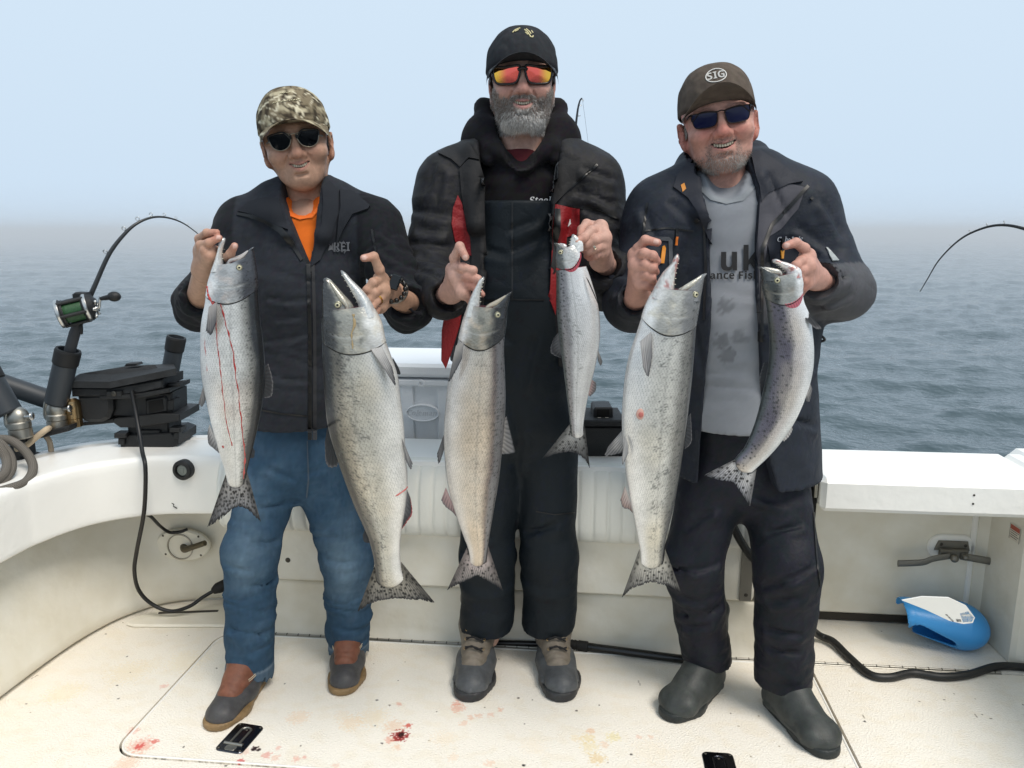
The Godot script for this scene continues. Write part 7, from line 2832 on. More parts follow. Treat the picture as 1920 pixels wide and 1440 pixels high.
	j.cap(S.sl, S.el, 0.078, 0.060, 0.05, 0, 0.006, Vector3(5, 13, 5))
	j.cap(S.sr, S.er, 0.078, 0.060, 0.05, 0, 0.006, Vector3(5, 13, 5))
	j.cap(S.el, at(380, 560, -2.0), 0.060, 0.058, 0.04, 0, 0.007, Vector3(7, 16, 7))
	j.cap(S.er, at(768, 572, -1.99), 0.060, 0.055, 0.04, 0, 0.007, Vector3(7, 16, 7))
	j.cap(at(381, 552, -1.965), at(384, 520, -1.9), 0.045, 0.05, 0.01, 1)
	j.cap(at(764, 566, -1.955), at(745, 556, -1.92), 0.043, 0.046, 0.01, 1)
	# stand collar and folded hood
	for q in [[[512, 372, -0.02], [500, 405, 0.07], 0.028], [[612, 352, -0.03], [626, 392, 0.05], 0.026], [[626, 392, 0.05], [606, 440, 0.10], 0.020], [[505, 392, 0.05], [540, 440, 0.11], 0.018]]:
		j.cap(at(q[0][0], q[0][1], z + q[0][2]), at(q[1][0], q[1][1], z + q[1][2]), q[2], q[2] * 0.8, 0.025)
	j.cap(at(512, 372, z - 0.04), at(612, 350, z - 0.06), 0.03, 0.03, 0.03)
	j.cap(at(455, 392, z + 0.03), at(522, 402, z + 0.085), 0.022, 0.016, 0.03)
	j.cap(at(640, 372, z - 0.01), at(690, 392, z - 0.01), 0.028, 0.018, 0.03)
	j.low = at(548, 812, z + 0.13).y
	j.cut_y = PackedFloat32Array([at(560, 300, z).y, at(560, 372, z + 0.08).y, at(570, 440, z + 0.12).y, at(577, 496, z + 0.13).y, at(577, 520, z + 0.13).y])
	j.cut_l = PackedFloat32Array([at(528, 372, z + 0.06).x, at(529, 372, z + 0.08).x, at(552, 440, z + 0.12).x, at(576, 496, z + 0.13).x, at(585, 520, z + 0.13).x])
	j.cut_r = PackedFloat32Array([at(600, 372, z + 0.06).x, at(598, 372, z + 0.08).x, at(586, 440, z + 0.12).x, at(577, 496, z + 0.13).x, at(570, 520, z + 0.13).x])
	j.cut_z = z - 0.02
	for q in [[[716, 470], [742, 486], [764, 500]], [[716, 500], [750, 512], [780, 530]], [[722, 440], [752, 468]], [[742, 556], [794, 584]], [[345, 545], [365, 560], [382, 562]], [[352, 502], [384, 522]], [[392, 470], [412, 500]], [[505, 560], [540, 566], [572, 562]], [[500, 640], [545, 636], [570, 628]], [[492, 700], [530, 712], [572, 714]], [[520, 600], [560, 596]]]:
		fold(j, q, 0.005)
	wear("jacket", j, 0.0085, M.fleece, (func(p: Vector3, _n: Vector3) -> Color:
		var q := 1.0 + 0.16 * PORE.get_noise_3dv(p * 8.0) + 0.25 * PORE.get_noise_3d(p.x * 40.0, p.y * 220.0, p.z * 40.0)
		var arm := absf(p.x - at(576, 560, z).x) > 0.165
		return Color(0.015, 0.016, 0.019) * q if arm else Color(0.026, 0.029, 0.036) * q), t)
	var jk := t.get_node("jacket")
	var cl := paint(Color(0.165, 0.175, 0.195), 0.85, 0.0, 0.2)
	relief(cl, M.weave, 55.0, 0.25)
	part("left_lapel", drape(j, [[446, 397], [468, 380], [500, 371], [524, 373], [530, 400], [540, 432], [522, 424], [496, 410], [470, 401]], 6.0, 0.006, 0.008), cl, jk)
	part("collar", drape(j, [[604, 350], [618, 342], [632, 358], [634, 400], [620, 440], [600, 488], [584, 500], [590, 470], [604, 420], [606, 384]], 6.0, 0.006, 0.008), cl, jk)
	part("hood", drape(j, [[636, 358], [662, 362], [694, 388], [690, 394], [662, 402], [645, 430], [628, 460], [632, 420], [638, 390]], 6.0, 0.008, 0.010), cl, jk)
	part("zip", drape(j, [[574, 496], [580, 496], [584, 620], [584, 825], [577, 825], [578, 620]], 7.0, 0.0025), M.zip, jk)
	part("zip_flap", drape(j, [[584, 500], [590, 500], [593, 620], [593, 825], [586, 825], [587, 620]], 7.0, 0.0035, 0.005), paint(Color(0.15, 0.155, 0.17), 0.8), jk)
	part("zip_puller", drape(j, [[575, 496], [582, 496], [583, 522], [580, 526], [575, 522]], 4.0, 0.006, 0.006), M.zip, jk)
	part("lapel_zip", drape(j, [[445, 399], [470, 402], [500, 410], [530, 428], [550, 452], [568, 486], [564, 490], [545, 460], [524, 436], [496, 417], [468, 408], [445, 404]], 5.0, 0.004), M.zip, jk)
	part("shoulder_seam", drape(j, [[695, 430], [699, 430], [706, 470], [708, 520], [704, 520], [702, 470]], 6.0, 0.002), M.zip, jk)
	part("chest_seam", drape(j, [[606, 432], [611, 430], [596, 480], [585, 510], [581, 508], [592, 476]], 5.0, 0.003), M.zip, jk)
	part("hem_seam", drape(j, [[485, 766], [525, 774], [575, 779], [575, 782], [525, 777], [485, 769]], 6.0, 0.002), M.zip, jk)
	var logo := paint(Color(0.35, 0.36, 0.38), 0.6)
	cloth_text(j, "REI", 641, 462, 17.0, 0.02, logo, jk)
	cloth_text(j, "co-op", 637, 469, 7.5, 0.02, logo, jk)
	part("mountain", drape(j, [[631, 460], [637, 452], [640, 455], [644, 451], [650, 459], [648, 459], [644, 454], [641, 458], [637, 455], [633, 460]], 3.0, 0.0016, 0.001), logo, jk)
	part("tree", drape(j, [[615, 470], [618, 460], [616, 457], [621, 461], [624, 455], [626, 462], [626, 471], [622, 468]], 3.0, 0.0016, 0.001), logo, jk)
	# jeans
	var d := Field.new()
	d.folds = CLOTH
	d.cap(at(546, 800, z), at(552, 858, z), 0.125, 0.125, 0.05, 0, 0.003, Vector3(5, 9, 5), Vector2(1.05, 0.85))
	d.cap(hipl, kl, 0.088, 0.077, 0.035, 0, 0.005, Vector3(4, 7, 4))
	d.cap(kl, al - Vector3(0, 0.05, 0), 0.077, 0.071, 0.03, 0, 0.005, Vector3(5, 11, 5))
	d.cap(hipr, kr, 0.088, 0.078, 0.035, 0, 0.005, Vector3(4, 7, 4))
	d.cap(kr, ar - Vector3(0, 0.05, 0), 0.078, 0.068, 0.03, 0, 0.007, Vector3(5, 11, 5))
	d.ell(Vector3(al.x, at(467, 1252, al.z).y - 0.3, al.z + 0.02), Vector3(0.13, 0.3, 0.2), 0.004, 1)
	d.ell(Vector3(ar.x, at(651, 1207, ar.z).y - 0.3, ar.z + 0.02), Vector3(0.13, 0.3, 0.2), 0.004, 1)
	d.cap(al - Vector3(0, 0.2, 0), al - Vector3(0, 0.03, 0), 0.060, 0.060, 0.005, 1)
	d.cap(ar - Vector3(0, 0.2, 0), ar + Vector3(0, 0.0, 0), 0.058, 0.057, 0.005, 1)
	var fade := noise(1.0, FastNoiseLite.TYPE_SIMPLEX_SMOOTH, 3, 83)
	for q in [[[422, 947], [480, 955], [555, 940]], [[418, 1008], [470, 1020], [525, 1014]], [[425, 1060], [470, 1072]], [[470, 1100], [520, 1085]], [[612, 1051], [660, 1056], [704, 1046]], [[607, 1098], [650, 1090]], [[607, 1132], [645, 1148], [684, 1145]], [[612, 1160], [684, 1166]], [[640, 1180], [690, 1178]], [[575, 890], [600, 880]], [[505, 880], [550, 900]], [[430, 1180], [500, 1190]]]:
		fold(d, q, 0.006)
	var dm := wear("jeans", d, 0.0085, M.denim, func(p: Vector3, _n: Vector3) -> Color:
		var worn := maxf(exp(-(pow((p.x - kl.x) / 0.05, 2.0) + pow((p.y - kl.y - 0.02) / 0.10, 2.0))), exp(-(pow((p.x - kr.x) / 0.05, 2.0) + pow((p.y - kr.y) / 0.12, 2.0))))
		worn = maxf(worn, 0.7 * exp(-(pow((p.x - kl.x + 0.0) / 0.05, 2.0) + pow((p.y - kl.y - 0.16) / 0.09, 2.0))))
		var c := Color(0.034, 0.068, 0.112).lerp(Color(0.135, 0.20, 0.26), clampf(worn * 0.7 + 0.25 * fade.get_noise_3dv(p * 9.0) + 0.12 * fade.get_noise_3d(p.x * 14.0, p.y * 60.0, p.z * 14.0), 0.0, 1.0))
		var hem := (at(467, 1252, al.z).y if p.x < (kl.x + kr.x) * 0.5 else at(651, 1207, ar.z).y) + 0.020
		if p.y < hem:
			c = c.lerp(Color(0.17, 0.22, 0.27), 0.75 if absf(p.y - hem + 0.004) < 0.004 else 0.25)
		var gg := 1.0 + 0.22 * fade.get_noise_3d(p.x * 120.0, p.y * 30.0, p.z * 60.0)
		return Color(c.r * gg, c.g * gg, c.b * gg), t)
	var stitch := paint(Color(0.26, 0.31, 0.36), 0.9)
	part("fly_seam", drape(d, [[575, 826], [577, 826], [580, 900], [576, 935], [574, 930], [577, 898]], 6.0, 0.0015, 0.001), stitch, dm)
	boot(t, Transform3D(Basis(Vector3.UP, -0.15), Vector3(al.x, 0.0, al.z)), "bean")
	boot(t, Transform3D(Basis(Vector3.UP, 0.10), Vector3(ar.x + 0.004, 0.0, ar.z)), "bean")
	# watch, beads and ring on the left hand
	var w0 := at(738, 545, -1.865)
	var wf := along(w0 - (at(760, 562, -1.98) - at(728, 540, -1.87)).normalized() * 0.001, at(762, 562, -1.98))
	g = Geo.new()
	var band := PackedVector3Array()
	for i in 25:
		band.append(wf * Vector3(cos(TAU * i / 24) * 0.035, 0, sin(TAU * i / 24) * 0.031))
	g.tube(band, 0.007, 8, Vector2(1.0, 0.3), false)
	var wt := part("watch", g.done(), M.dull_steel, t)
	g = Geo.new()
	g.prism(rounded(-0.012, -0.018, 0.012, 0.018, 0.004), 0.0, 0.009, 0.002, face_frame(at(741, 530, -1.832), Vector3(-0.1, 0.25, 1.0), Vector3(0.35, 1, 0)))
	part("watch_case", g.done(), paint(Color(0.015, 0.015, 0.018), 0.1), wt)
	g = Geo.new()
	for i in 16:
		var a := TAU * i / 16.0
		g.ball(wf * Vector3(cos(a) * 0.034, -0.018, sin(a) * 0.030), Vector3.ONE * 0.0062, Basis(), 7, 10)
	part("bead_bracelet", g.done(), paint(Color(0.06, 0.05, 0.045), 0.3), t)
	g = Geo.new()
	var rf := along(at(709, 562, -1.80), at(703, 567, -1.79))
	g.lathe([[0.0118, -0.002], [0.0126, -0.002], [0.0126, 0.002], [0.0118, 0.002]], rf, 24)
	part("ring", g.done(), paint(Color(0.9, 0.68, 0.3), 0.2, 1.0), t)


func cloth_text(f: Field, words: String, px: float, py: float, tall: float, slant: float, m: Material, parent: Node, italic := false, start := 1.2) -> void:
	_raised_text(words, Transform3D(), tall, 0.0, m, parent, italic, func(p: Vector3) -> Vector3: return on_cloth(f, px + p.x - p.y * 0.0, py - p.y - p.x * slant, start, 0.0052)[0])


func make_middle_man() -> void:
	var z := -2.3
	var t := thing("person", "tall bearded person in black cap, mirrored glasses and black fishing bibs, middle of three", "person", Vector3(at(975, 1250, z).x, 0, z), "anglers holding salmon")
	var k := {"skin": Color(0.49, 0.295, 0.23), "rose": Color(0.47, 0.19, 0.16), "lip": Color(0.44, 0.19, 0.18), "smile": 0.0235, "open": 0.0042, "pink": 0.6, "nose": 1.08, "wide": 0.92, "beard": 1.0, "beard_style": "full", "beard_skin": Color(0.26, 0.225, 0.20), "side_hair": Color(0.05, 0.045, 0.04), "neck": 1.08, "hand_skin": Color(0.53, 0.315, 0.25), "ears": 0.3}
	var T := head_place(979, 156, z + 0.02, 1.14, 0.015, -0.05, 0.0)
	var hr := {"wrist": [846, 548, -1.93], "fore": [822, 560, -2.08], "palm": [[850, 506, -1.86], [856, 520, -1.84], [868, 548, -1.83]], "nails": [[872, 484, -1.795]],
		"fingers": [[0.0128, [[858, 516, -1.85], [852, 484, -1.84], [862, 462, -1.82], [873, 482, -1.805]]], [0.0122, [[850, 504, -1.85], [868, 502, -1.815], [887, 507, -1.81], [880, 524, -1.815]]], [0.0122, [[856, 520, -1.84], [878, 518, -1.815], [896, 524, -1.81], [890, 538, -1.815]]], [0.0112, [[864, 536, -1.84], [880, 534, -1.82], [893, 541, -1.815], [904, 552, -1.80]]], [0.0104, [[868, 552, -1.84], [876, 556, -1.83], [882, 566, -1.84]]]]}
	var hl := {"wrist": [1128, 488, -1.97], "fore": [1150, 515, -2.1], "palm": [[1126, 426, -1.90], [1132, 446, -1.88], [1130, 470, -1.89]], "nails": [[1083, 452, -1.815]],
		"fingers": [[0.0128, [[1124, 428, -1.90], [1108, 433, -1.86], [1094, 446, -1.84], [1081, 453, -1.83]]], [0.0125, [[1118, 425, -1.92], [1100, 420, -1.90], [1091, 430, -1.88], [1088, 442, -1.86]]], [0.0122, [[1134, 444, -1.88], [1116, 450, -1.85], [1100, 458, -1.85], [1094, 468, -1.87]]], [0.0115, [[1134, 460, -1.88], [1118, 465, -1.855], [1104, 471, -1.86], [1100, 480, -1.88]]], [0.0105, [[1130, 474, -1.89], [1118, 478, -1.87], [1106, 484, -1.88]]]]}
	var S := {"sl": at(842, 352, z), "sr": at(1104, 348, z), "el": at(806, 528, -2.2), "er": at(1140, 525, -2.2)}
	var hipl := at(930, 800, z)
	var hipr := at(1022, 800, z)
	var kl := at(912, 1040, -2.26)
	var kr := at(1030, 1040, -2.26)
	var al := at(914, 1190, -2.30)
	var ar := at(1030, 1190, -2.30)
	var src := make_body(t, T, k, [hr, hl], [[S.sl, S.el, 0.05, 0.045], [S.sr, S.er, 0.05, 0.045], [at(975, 420, z), at(975, 760, z), 0.11, 0.1], [S.sl, S.sr, 0.055, 0.055], [hipl, kl, 0.075, 0.06], [kl, al, 0.05, 0.045], [hipr, kr, 0.075, 0.06], [kr, ar, 0.05, 0.045], [at(978, 290, z - 0.04), at(978, 380, z), 0.055, 0.08], [S.el, at(822, 560, -2.08), 0.045, 0.028], [S.er, at(1150, 515, -2.1), 0.045, 0.028]])
	var g := Geo.new()
	strands(g, 0, src, T.affine_inverse(), T, k, 3, 0.0125, 0.0005, [Color(0.20, 0.17, 0.15), Color(0.32, 0.29, 0.27), Color(0.52, 0.50, 0.48), Color(0.74, 0.72, 0.70), Color(0.9, 0.88, 0.86)])
	part("beard", g.done(), M.hair, t).set_meta("kind", "stuff")
	var dark := func(p: Vector3) -> Color:
		var q := 1.0 + 0.25 * PORE.get_noise_3dv(p * 60.0)
		return Color(0.032 * q, 0.034 * q, 0.038 * q)
	var cr := Vector3(0.090, 0.104, 0.114)
	make_cap(t, T, M.knit, dark, M.knit, {"c": Vector3(0, 0.024, -0.016), "r": cr, "tilt": -0.04, "brim": 0.060, "droop": 0.036, "dip": 0.004, "soft": 0.004, "spread": 1.25})
	var C: Transform3D = t.get_meta("cap_frame")
	t.remove_meta("cap_frame")
	g = Geo.new()                                              # pale stitched emblem on the crown
	for q in [[[-0.022, 0.060], [-0.014, 0.067], [-0.004, 0.071]], [[-0.016, 0.062], [-0.008, 0.066]], [[0.006, 0.066], [0.012, 0.060], [0.016, 0.053], [0.020, 0.047]], [[0.010, 0.068], [0.017, 0.061], [0.021, 0.054]], [[0.008, 0.058], [0.014, 0.052]], [[0.018, 0.047], [0.024, 0.046], [0.026, 0.050]], [[0.022, 0.064], [0.026, 0.058]]]:
		var line := []
		for p in q:
			line.append(on_cap(C, cr, p[0], p[1] + 0.010, 0.001))
		g.tube(curve(line, 4), 0.0019, 6)
	part("cap_emblem", g.done(), paint(Color(0.80, 0.76, 0.58), 0.6), t).set_meta("kind", "stuff")
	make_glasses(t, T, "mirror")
	# hooded sweatshirt under the bib
	var f := Field.new()
	f.folds = CLOTH
	f.cap(at(978, 360, z - 0.01), at(975, 560, z), 0.13, 0.15, 0.06, 0, 0.003, Vector3(5, 8, 5), Vector2(1.1, 0.8))
	f.cap(at(978, 560, z), at(975, 740, z), 0.15, 0.14, 0.06, 0, 0.0, Vector3.ONE, Vector2(1.0, 0.85))
	for q in [[[908, 206, -0.08], [902, 240, -0.02], 0.028], [[902, 240, -0.02], [925, 280, 0.06], 0.028], [[925, 280, 0.06], [980, 306, 0.10], 0.026], [[1046, 206, -0.08], [1052, 238, -0.02], 0.027], [[1052, 238, -0.02], [1034, 278, 0.06], 0.027], [[1034, 278, 0.06], [980, 306, 0.10], 0.025], [[908, 204, -0.09], [1046, 202, -0.09], 0.028]]:
		f.cap(at(q[0][0], q[0][1], z + q[0][2]), at(q[1][0], q[1][1], z + q[1][2]), q[2], q[2], 0.016, 0, 0.004, Vector3(10, 12, 10))
	f.cap(at(902, 268, z - 0.02), at(1052, 266, z - 0.02), 0.06, 0.06, 0.04)
	for q in [[[912, 250, 0.02], [940, 290, 0.085], 0.016], [[1042, 248, 0.02], [1018, 288, 0.085], 0.016], [[892, 262, 0.0], [915, 300, 0.07], 0.02], [[1062, 258, 0.0], [1040, 298, 0.07], 0.02]]:
		f.cap(at(q[0][0], q[0][1], z + q[0][2]), at(q[1][0], q[1][1], z + q[1][2]), q[2], q[2] * 0.9, 0.010, 0, 0.003, Vector3(10, 12, 10))
	f.cap(at(977, 220, z + 0.05), at(977, 286, z + 0.11), 0.066, 0.045, 0.01, 1)
	f.cap(at(977, 170, z), at(977, 248, z + 0.02), 0.074, 0.070, 0.01, 1)
	wear("hooded_sweatshirt", f, 0.0085, M.fleece, cloth_tone(Color(0.013, 0.012, 0.0145), 0.2), t)
	var sw := t.get_node("hooded_sweatshirt")
	var f2 := Field.new()
	f2.folds = CLOTH
	f2.cap(at(977, 268, z - 0.02), at(977, 330, z - 0.01), 0.072, 0.085, 0.02)
	f2.high = at(977, 278, z + 0.06).y
	wear("tee_shirt", f2, 0.009, M.knit, cloth_tone(Color(0.09, 0.02, 0.025), 0.1), t)
	# bib overalls
	var b := Field.new()
	b.folds = CRISP
	b.crisp = true
	b.cap(at(975, 400, z + 0.008), at(975, 560, z + 0.012), 0.143, 0.157, 0.06, 0, 0.0035, Vector3(5, 7, 5), Vector2(1.05, 0.8))
	b.cap(at(975, 560, z + 0.012), at(975, 780, z), 0.157, 0.145, 0.06, 0, 0.005, Vector3(4, 9, 4), Vector2(1.02, 0.85))
	b.cap(hipl, kl, 0.100, 0.080, 0.03, 0, 0.006, Vector3(4, 6, 4))
	b.cap(kl, al - Vector3(0, 0.05, 0), 0.082, 0.085, 0.03, 0, 0.011, Vector3(4.5, 7, 4.5))
	b.cap(hipr, kr, 0.100, 0.082, 0.03, 0, 0.006, Vector3(4, 6, 4))
	b.cap(kr, ar - Vector3(0, 0.05, 0), 0.084, 0.083, 0.03, 0, 0.011, Vector3(4.5, 7, 4.5))
	b.low = 0.115
	b.cap(al - Vector3(0, 0.2, 0), al - Vector3(0, 0.02, 0), 0.072, 0.072, 0.005, 1)
	b.cap(ar - Vector3(0, 0.2, 0), ar - Vector3(0, 0.02, 0), 0.071, 0.071, 0.005, 1)
	b.high = at(975, 375, z + 0.12).y
	for q in [[[961, 431], [998, 416]], [[966, 470], [1010, 450]], [[915, 470], [950, 480]], [[915, 600], [955, 640]], [[1000, 640], [980, 720]], [[960, 760], [975, 830], [968, 880]], [[862, 986], [890, 996], [920, 1008]], [[868, 1040], [905, 1060]], [[867, 1098], [900, 1110], [937, 1111]], [[880, 1140], [930, 1165]], [[876, 1180], [940, 1176]], [[985, 1000], [1040, 985]], [[980, 1123], [1010, 1118], [1044, 1106]], [[985, 1150], [1030, 1155], [1074, 1140]], [[985, 1180], [1078, 1170]], [[1060, 1060], [1084, 1090]]]:
		fold(b, q, 0.008)
	wear("bib_overalls", b, 0.0095, M.nylon, cloth_tone(Color(0.010, 0.0135, 0.018), 0.15), t)
	var bb := t.get_node("bib_overalls")
	part("centre_seam", drape(b, [[959, 378], [962, 378], [962, 470], [962, 562], [959, 562]], 7.0, 0.0015, 0.001), M.zip, bb)
	part("waist_seam", drape(b, [[905, 562], [960, 560], [1020, 561], [1020, 564], [960, 563], [905, 565]], 7.0, 0.0015, 0.001), M.zip, bb)
	part("knee_seam", drape(b, [[1005, 958], [1040, 964], [1078, 960], [1078, 962], [1040, 966], [1005, 960]], 7.0, 0.0015, 0.001), M.zip, bb)
	cloth_text(f, "Steel", 1012, 376, 12.0, 0.0, paint(Color(0.85, 0.85, 0.85), 0.6), sw, true)
	# open rain jacket
	var j := Field.new()
	j.folds = CRISP
	j.crisp = true
	j.cap(at(977, 345, z - 0.02), at(973, 540, z - 0.01), 0.165, 0.185, 0.06, 0, 0.004, Vector3(4, 7, 4), Vector2(1.12, 0.8))
	j.cap(at(973, 540, z - 0.01), at(960, 720, z - 0.02), 0.185, 0.19, 0.06, 0, 0.006, Vector3(4, 7, 4), Vector2(1.02, 0.85))
	j.cap(at(905, 300, z - 0.02), S.sl, 0.07, 0.086, 0.06)
	j.cap(at(1052, 298, z - 0.02), S.sr, 0.07, 0.086, 0.06)
	j.cap(S.sl, S.el, 0.092, 0.078, 0.05, 0, 0.011, Vector3(5, 9, 5))
	j.cap(S.sr, S.er, 0.092, 0.076, 0.05, 0, 0.011, Vector3(5, 9, 5))
	j.cap(S.el, at(836, 556, -1.99), 0.083, 0.058, 0.04, 0, 0.010, Vector3(7, 12, 7))
	j.cap(S.er, at(1137, 505, -2.02), 0.080, 0.055, 0.04, 0, 0.010, Vector3(7, 12, 7))
	j.cap(at(843, 551, -1.955), at(850, 546, -1.90), 0.042, 0.05, 0.008, 1)
	j.cap(at(1131, 494, -1.985), at(1126, 484, -1.93), 0.042, 0.05, 0.008, 1)
	# storm collar flaps
	j.cap(at(823, 290, z - 0.02), at(890, 288, z + 0.05), 0.010, 0.028, 0.02)
	j.cap(at(890, 290, z + 0.06), at(893, 420, z + 0.12), 0.026, 0.02, 0.03)
	j.cap(at(1058, 290, z + 0.05), at(1100, 320, z + 0.06), 0.026, 0.018, 0.03)
	j.cap(at(1060, 300, z + 0.06), at(1046, 420, z + 0.12), 0.026, 0.02, 0.03)
	j.low = at(960, 690, z + 0.1).y
	j.cut_y = PackedFloat32Array([at(975, 215, z).y, at(975, 300, z + 0.1).y, at(975, 380, z + 0.13).y, at(975, 560, z + 0.13).y, at(975, 760, z + 0.13).y])
	j.cut_l = PackedFloat32Array([at(893, 215, z + 0.1).x, at(900, 300, z + 0.1).x, at(906, 380, z + 0.13).x, at(910, 560, z + 0.13).x, at(885, 760, z + 0.13).x])
	j.cut_r = PackedFloat32Array([at(1054, 215, z + 0.1).x, at(1048, 300, z + 0.1).x, at(1036, 380, z + 0.13).x, at(1030, 560, z + 0.13).x, at(1058, 760, z + 0.13).x])
	j.cut_z = z - 0.03
	for q in [[[777, 394], [805, 400], [836, 405]], [[773, 457], [806, 460], [846, 464]], [[788, 483], [834, 494]], [[786, 508], [828, 522]], [[813, 312], [804, 350]], [[826, 330], [818, 380]], [[785, 430], [830, 436]], [[1100, 318], [1148, 336]], [[1086, 361], [1118, 370], [1148, 384]], [[1100, 392], [1158, 420]], [[1140, 444], [1164, 474]], [[1132, 510], [1160, 530]], [[1126, 545], [1152, 566]], [[1060, 420], [1068, 480]]]:
		fold(j, q, 0.007)
	wear("rain_jacket", j, 0.0095, M.nylon, cloth_tone(Color(0.019, 0.019, 0.021), 0.2), t)
	var jk := t.get_node("rain_jacket")
	var red := paint(Color(0.50, 0.035, 0.07), 0.6)
	relief(red, M.fine, 7.0, 0.4)
	var placket := paint(Color(0.155, 0.155, 0.16), 0.6, 0.0, 0.3)
	relief(placket, M.crumple, 4.0, 0.5)
	part("storm_flap", drape(j, [[862, 318], [880, 300], [898, 304], [905, 340], [906, 420], [910, 500], [906, 560], [890, 590], [884, 540], [886, 480], [876, 410], [866, 360]], 7.0, 0.007, 0.010), placket, jk)
	part("storm_flap", drape(j, [[1042, 310], [1058, 296], [1084, 300], [1116, 308], [1098, 326], [1062, 358], [1042, 384], [1038, 420], [1034, 470], [1030, 420], [1036, 360]], 7.0, 0.008, 0.010), placket, jk)
	part("collar_flap", drape(j, [[822, 289], [850, 276], [880, 268], [898, 300], [880, 296], [864, 314], [846, 300]], 6.0, 0.006, 0.008), placket, jk)
	part("red_panel", drape(j, [[858, 366], [866, 380], [874, 410], [882, 450], [886, 480], [872, 476], [852, 452], [846, 420], [849, 390]], 6.0, 0.004), red, jk)
	part("red_chest_panel", drape(j, [[1040, 383], [1063, 388], [1087, 392], [1087, 420], [1082, 440], [1062, 445], [1046, 530], [1041, 590], [1030, 560], [1034, 470]], 6.0, 0.004), red, jk)
	block("red_lining", [[848, 566], [870, 560], [862, 610], [850, 650], [836, 692], [827, 676], [828, 620], [834, 585]], z + 0.13, 0.006, red, jk, 0.002)
	part("chest_zip", drape(j, [[1042, 392], [1050, 393], [1050, 430], [1040, 512], [1030, 515], [1036, 470]], 5.0, 0.0065), M.zip, jk)
	part("front_zip", drape(j, [[868, 372], [872, 372], [890, 470], [898, 540], [894, 540], [886, 470]], 6.0, 0.005), M.zip, jk)
	part("chest_logo", drape(j, [[1062, 424], [1066, 410], [1067, 414], [1070, 420], [1066, 421]], 3.0, 0.006, 0.001), paint(Color(0.9, 0.9, 0.9), 0.6), jk)
	part("yoke_seam", drape(j, [[1060, 385], [1120, 392], [1160, 410], [1160, 413], [1120, 395], [1060, 388]], 7.0, 0.002, 0.001), M.zip, jk)
	part("collar_edge", drape(j, [[1098, 322], [1118, 308], [1121, 311], [1060, 362], [1040, 384], [1038, 380], [1058, 358]], 6.0, 0.004), M.zip, jk)
	boot(t, Transform3D(Basis(Vector3.UP, -0.08) * Basis.from_scale(Vector3(1.12, 1.1, 1.12)), Vector3(at(898, 1240, -2.28).x, 0.0, -2.305)), "hiker")
	boot(t, Transform3D(Basis(Vector3.UP, 0.08) * Basis.from_scale(Vector3(1.12, 1.1, 1.12)), Vector3(at(1036, 1240, -2.28).x, 0.0, -2.305)), "hiker")
	g = Geo.new()
	g.lathe([[0.0122, -0.002], [0.0132, -0.002], [0.0132, 0.002], [0.0122, 0.002]], along(at(1116, 463, -1.856), at(1108, 467, -1.858)), 24)
	part("ring", g.done(), paint(Color(0.9, 0.85, 0.75), 0.2, 1.0), t)


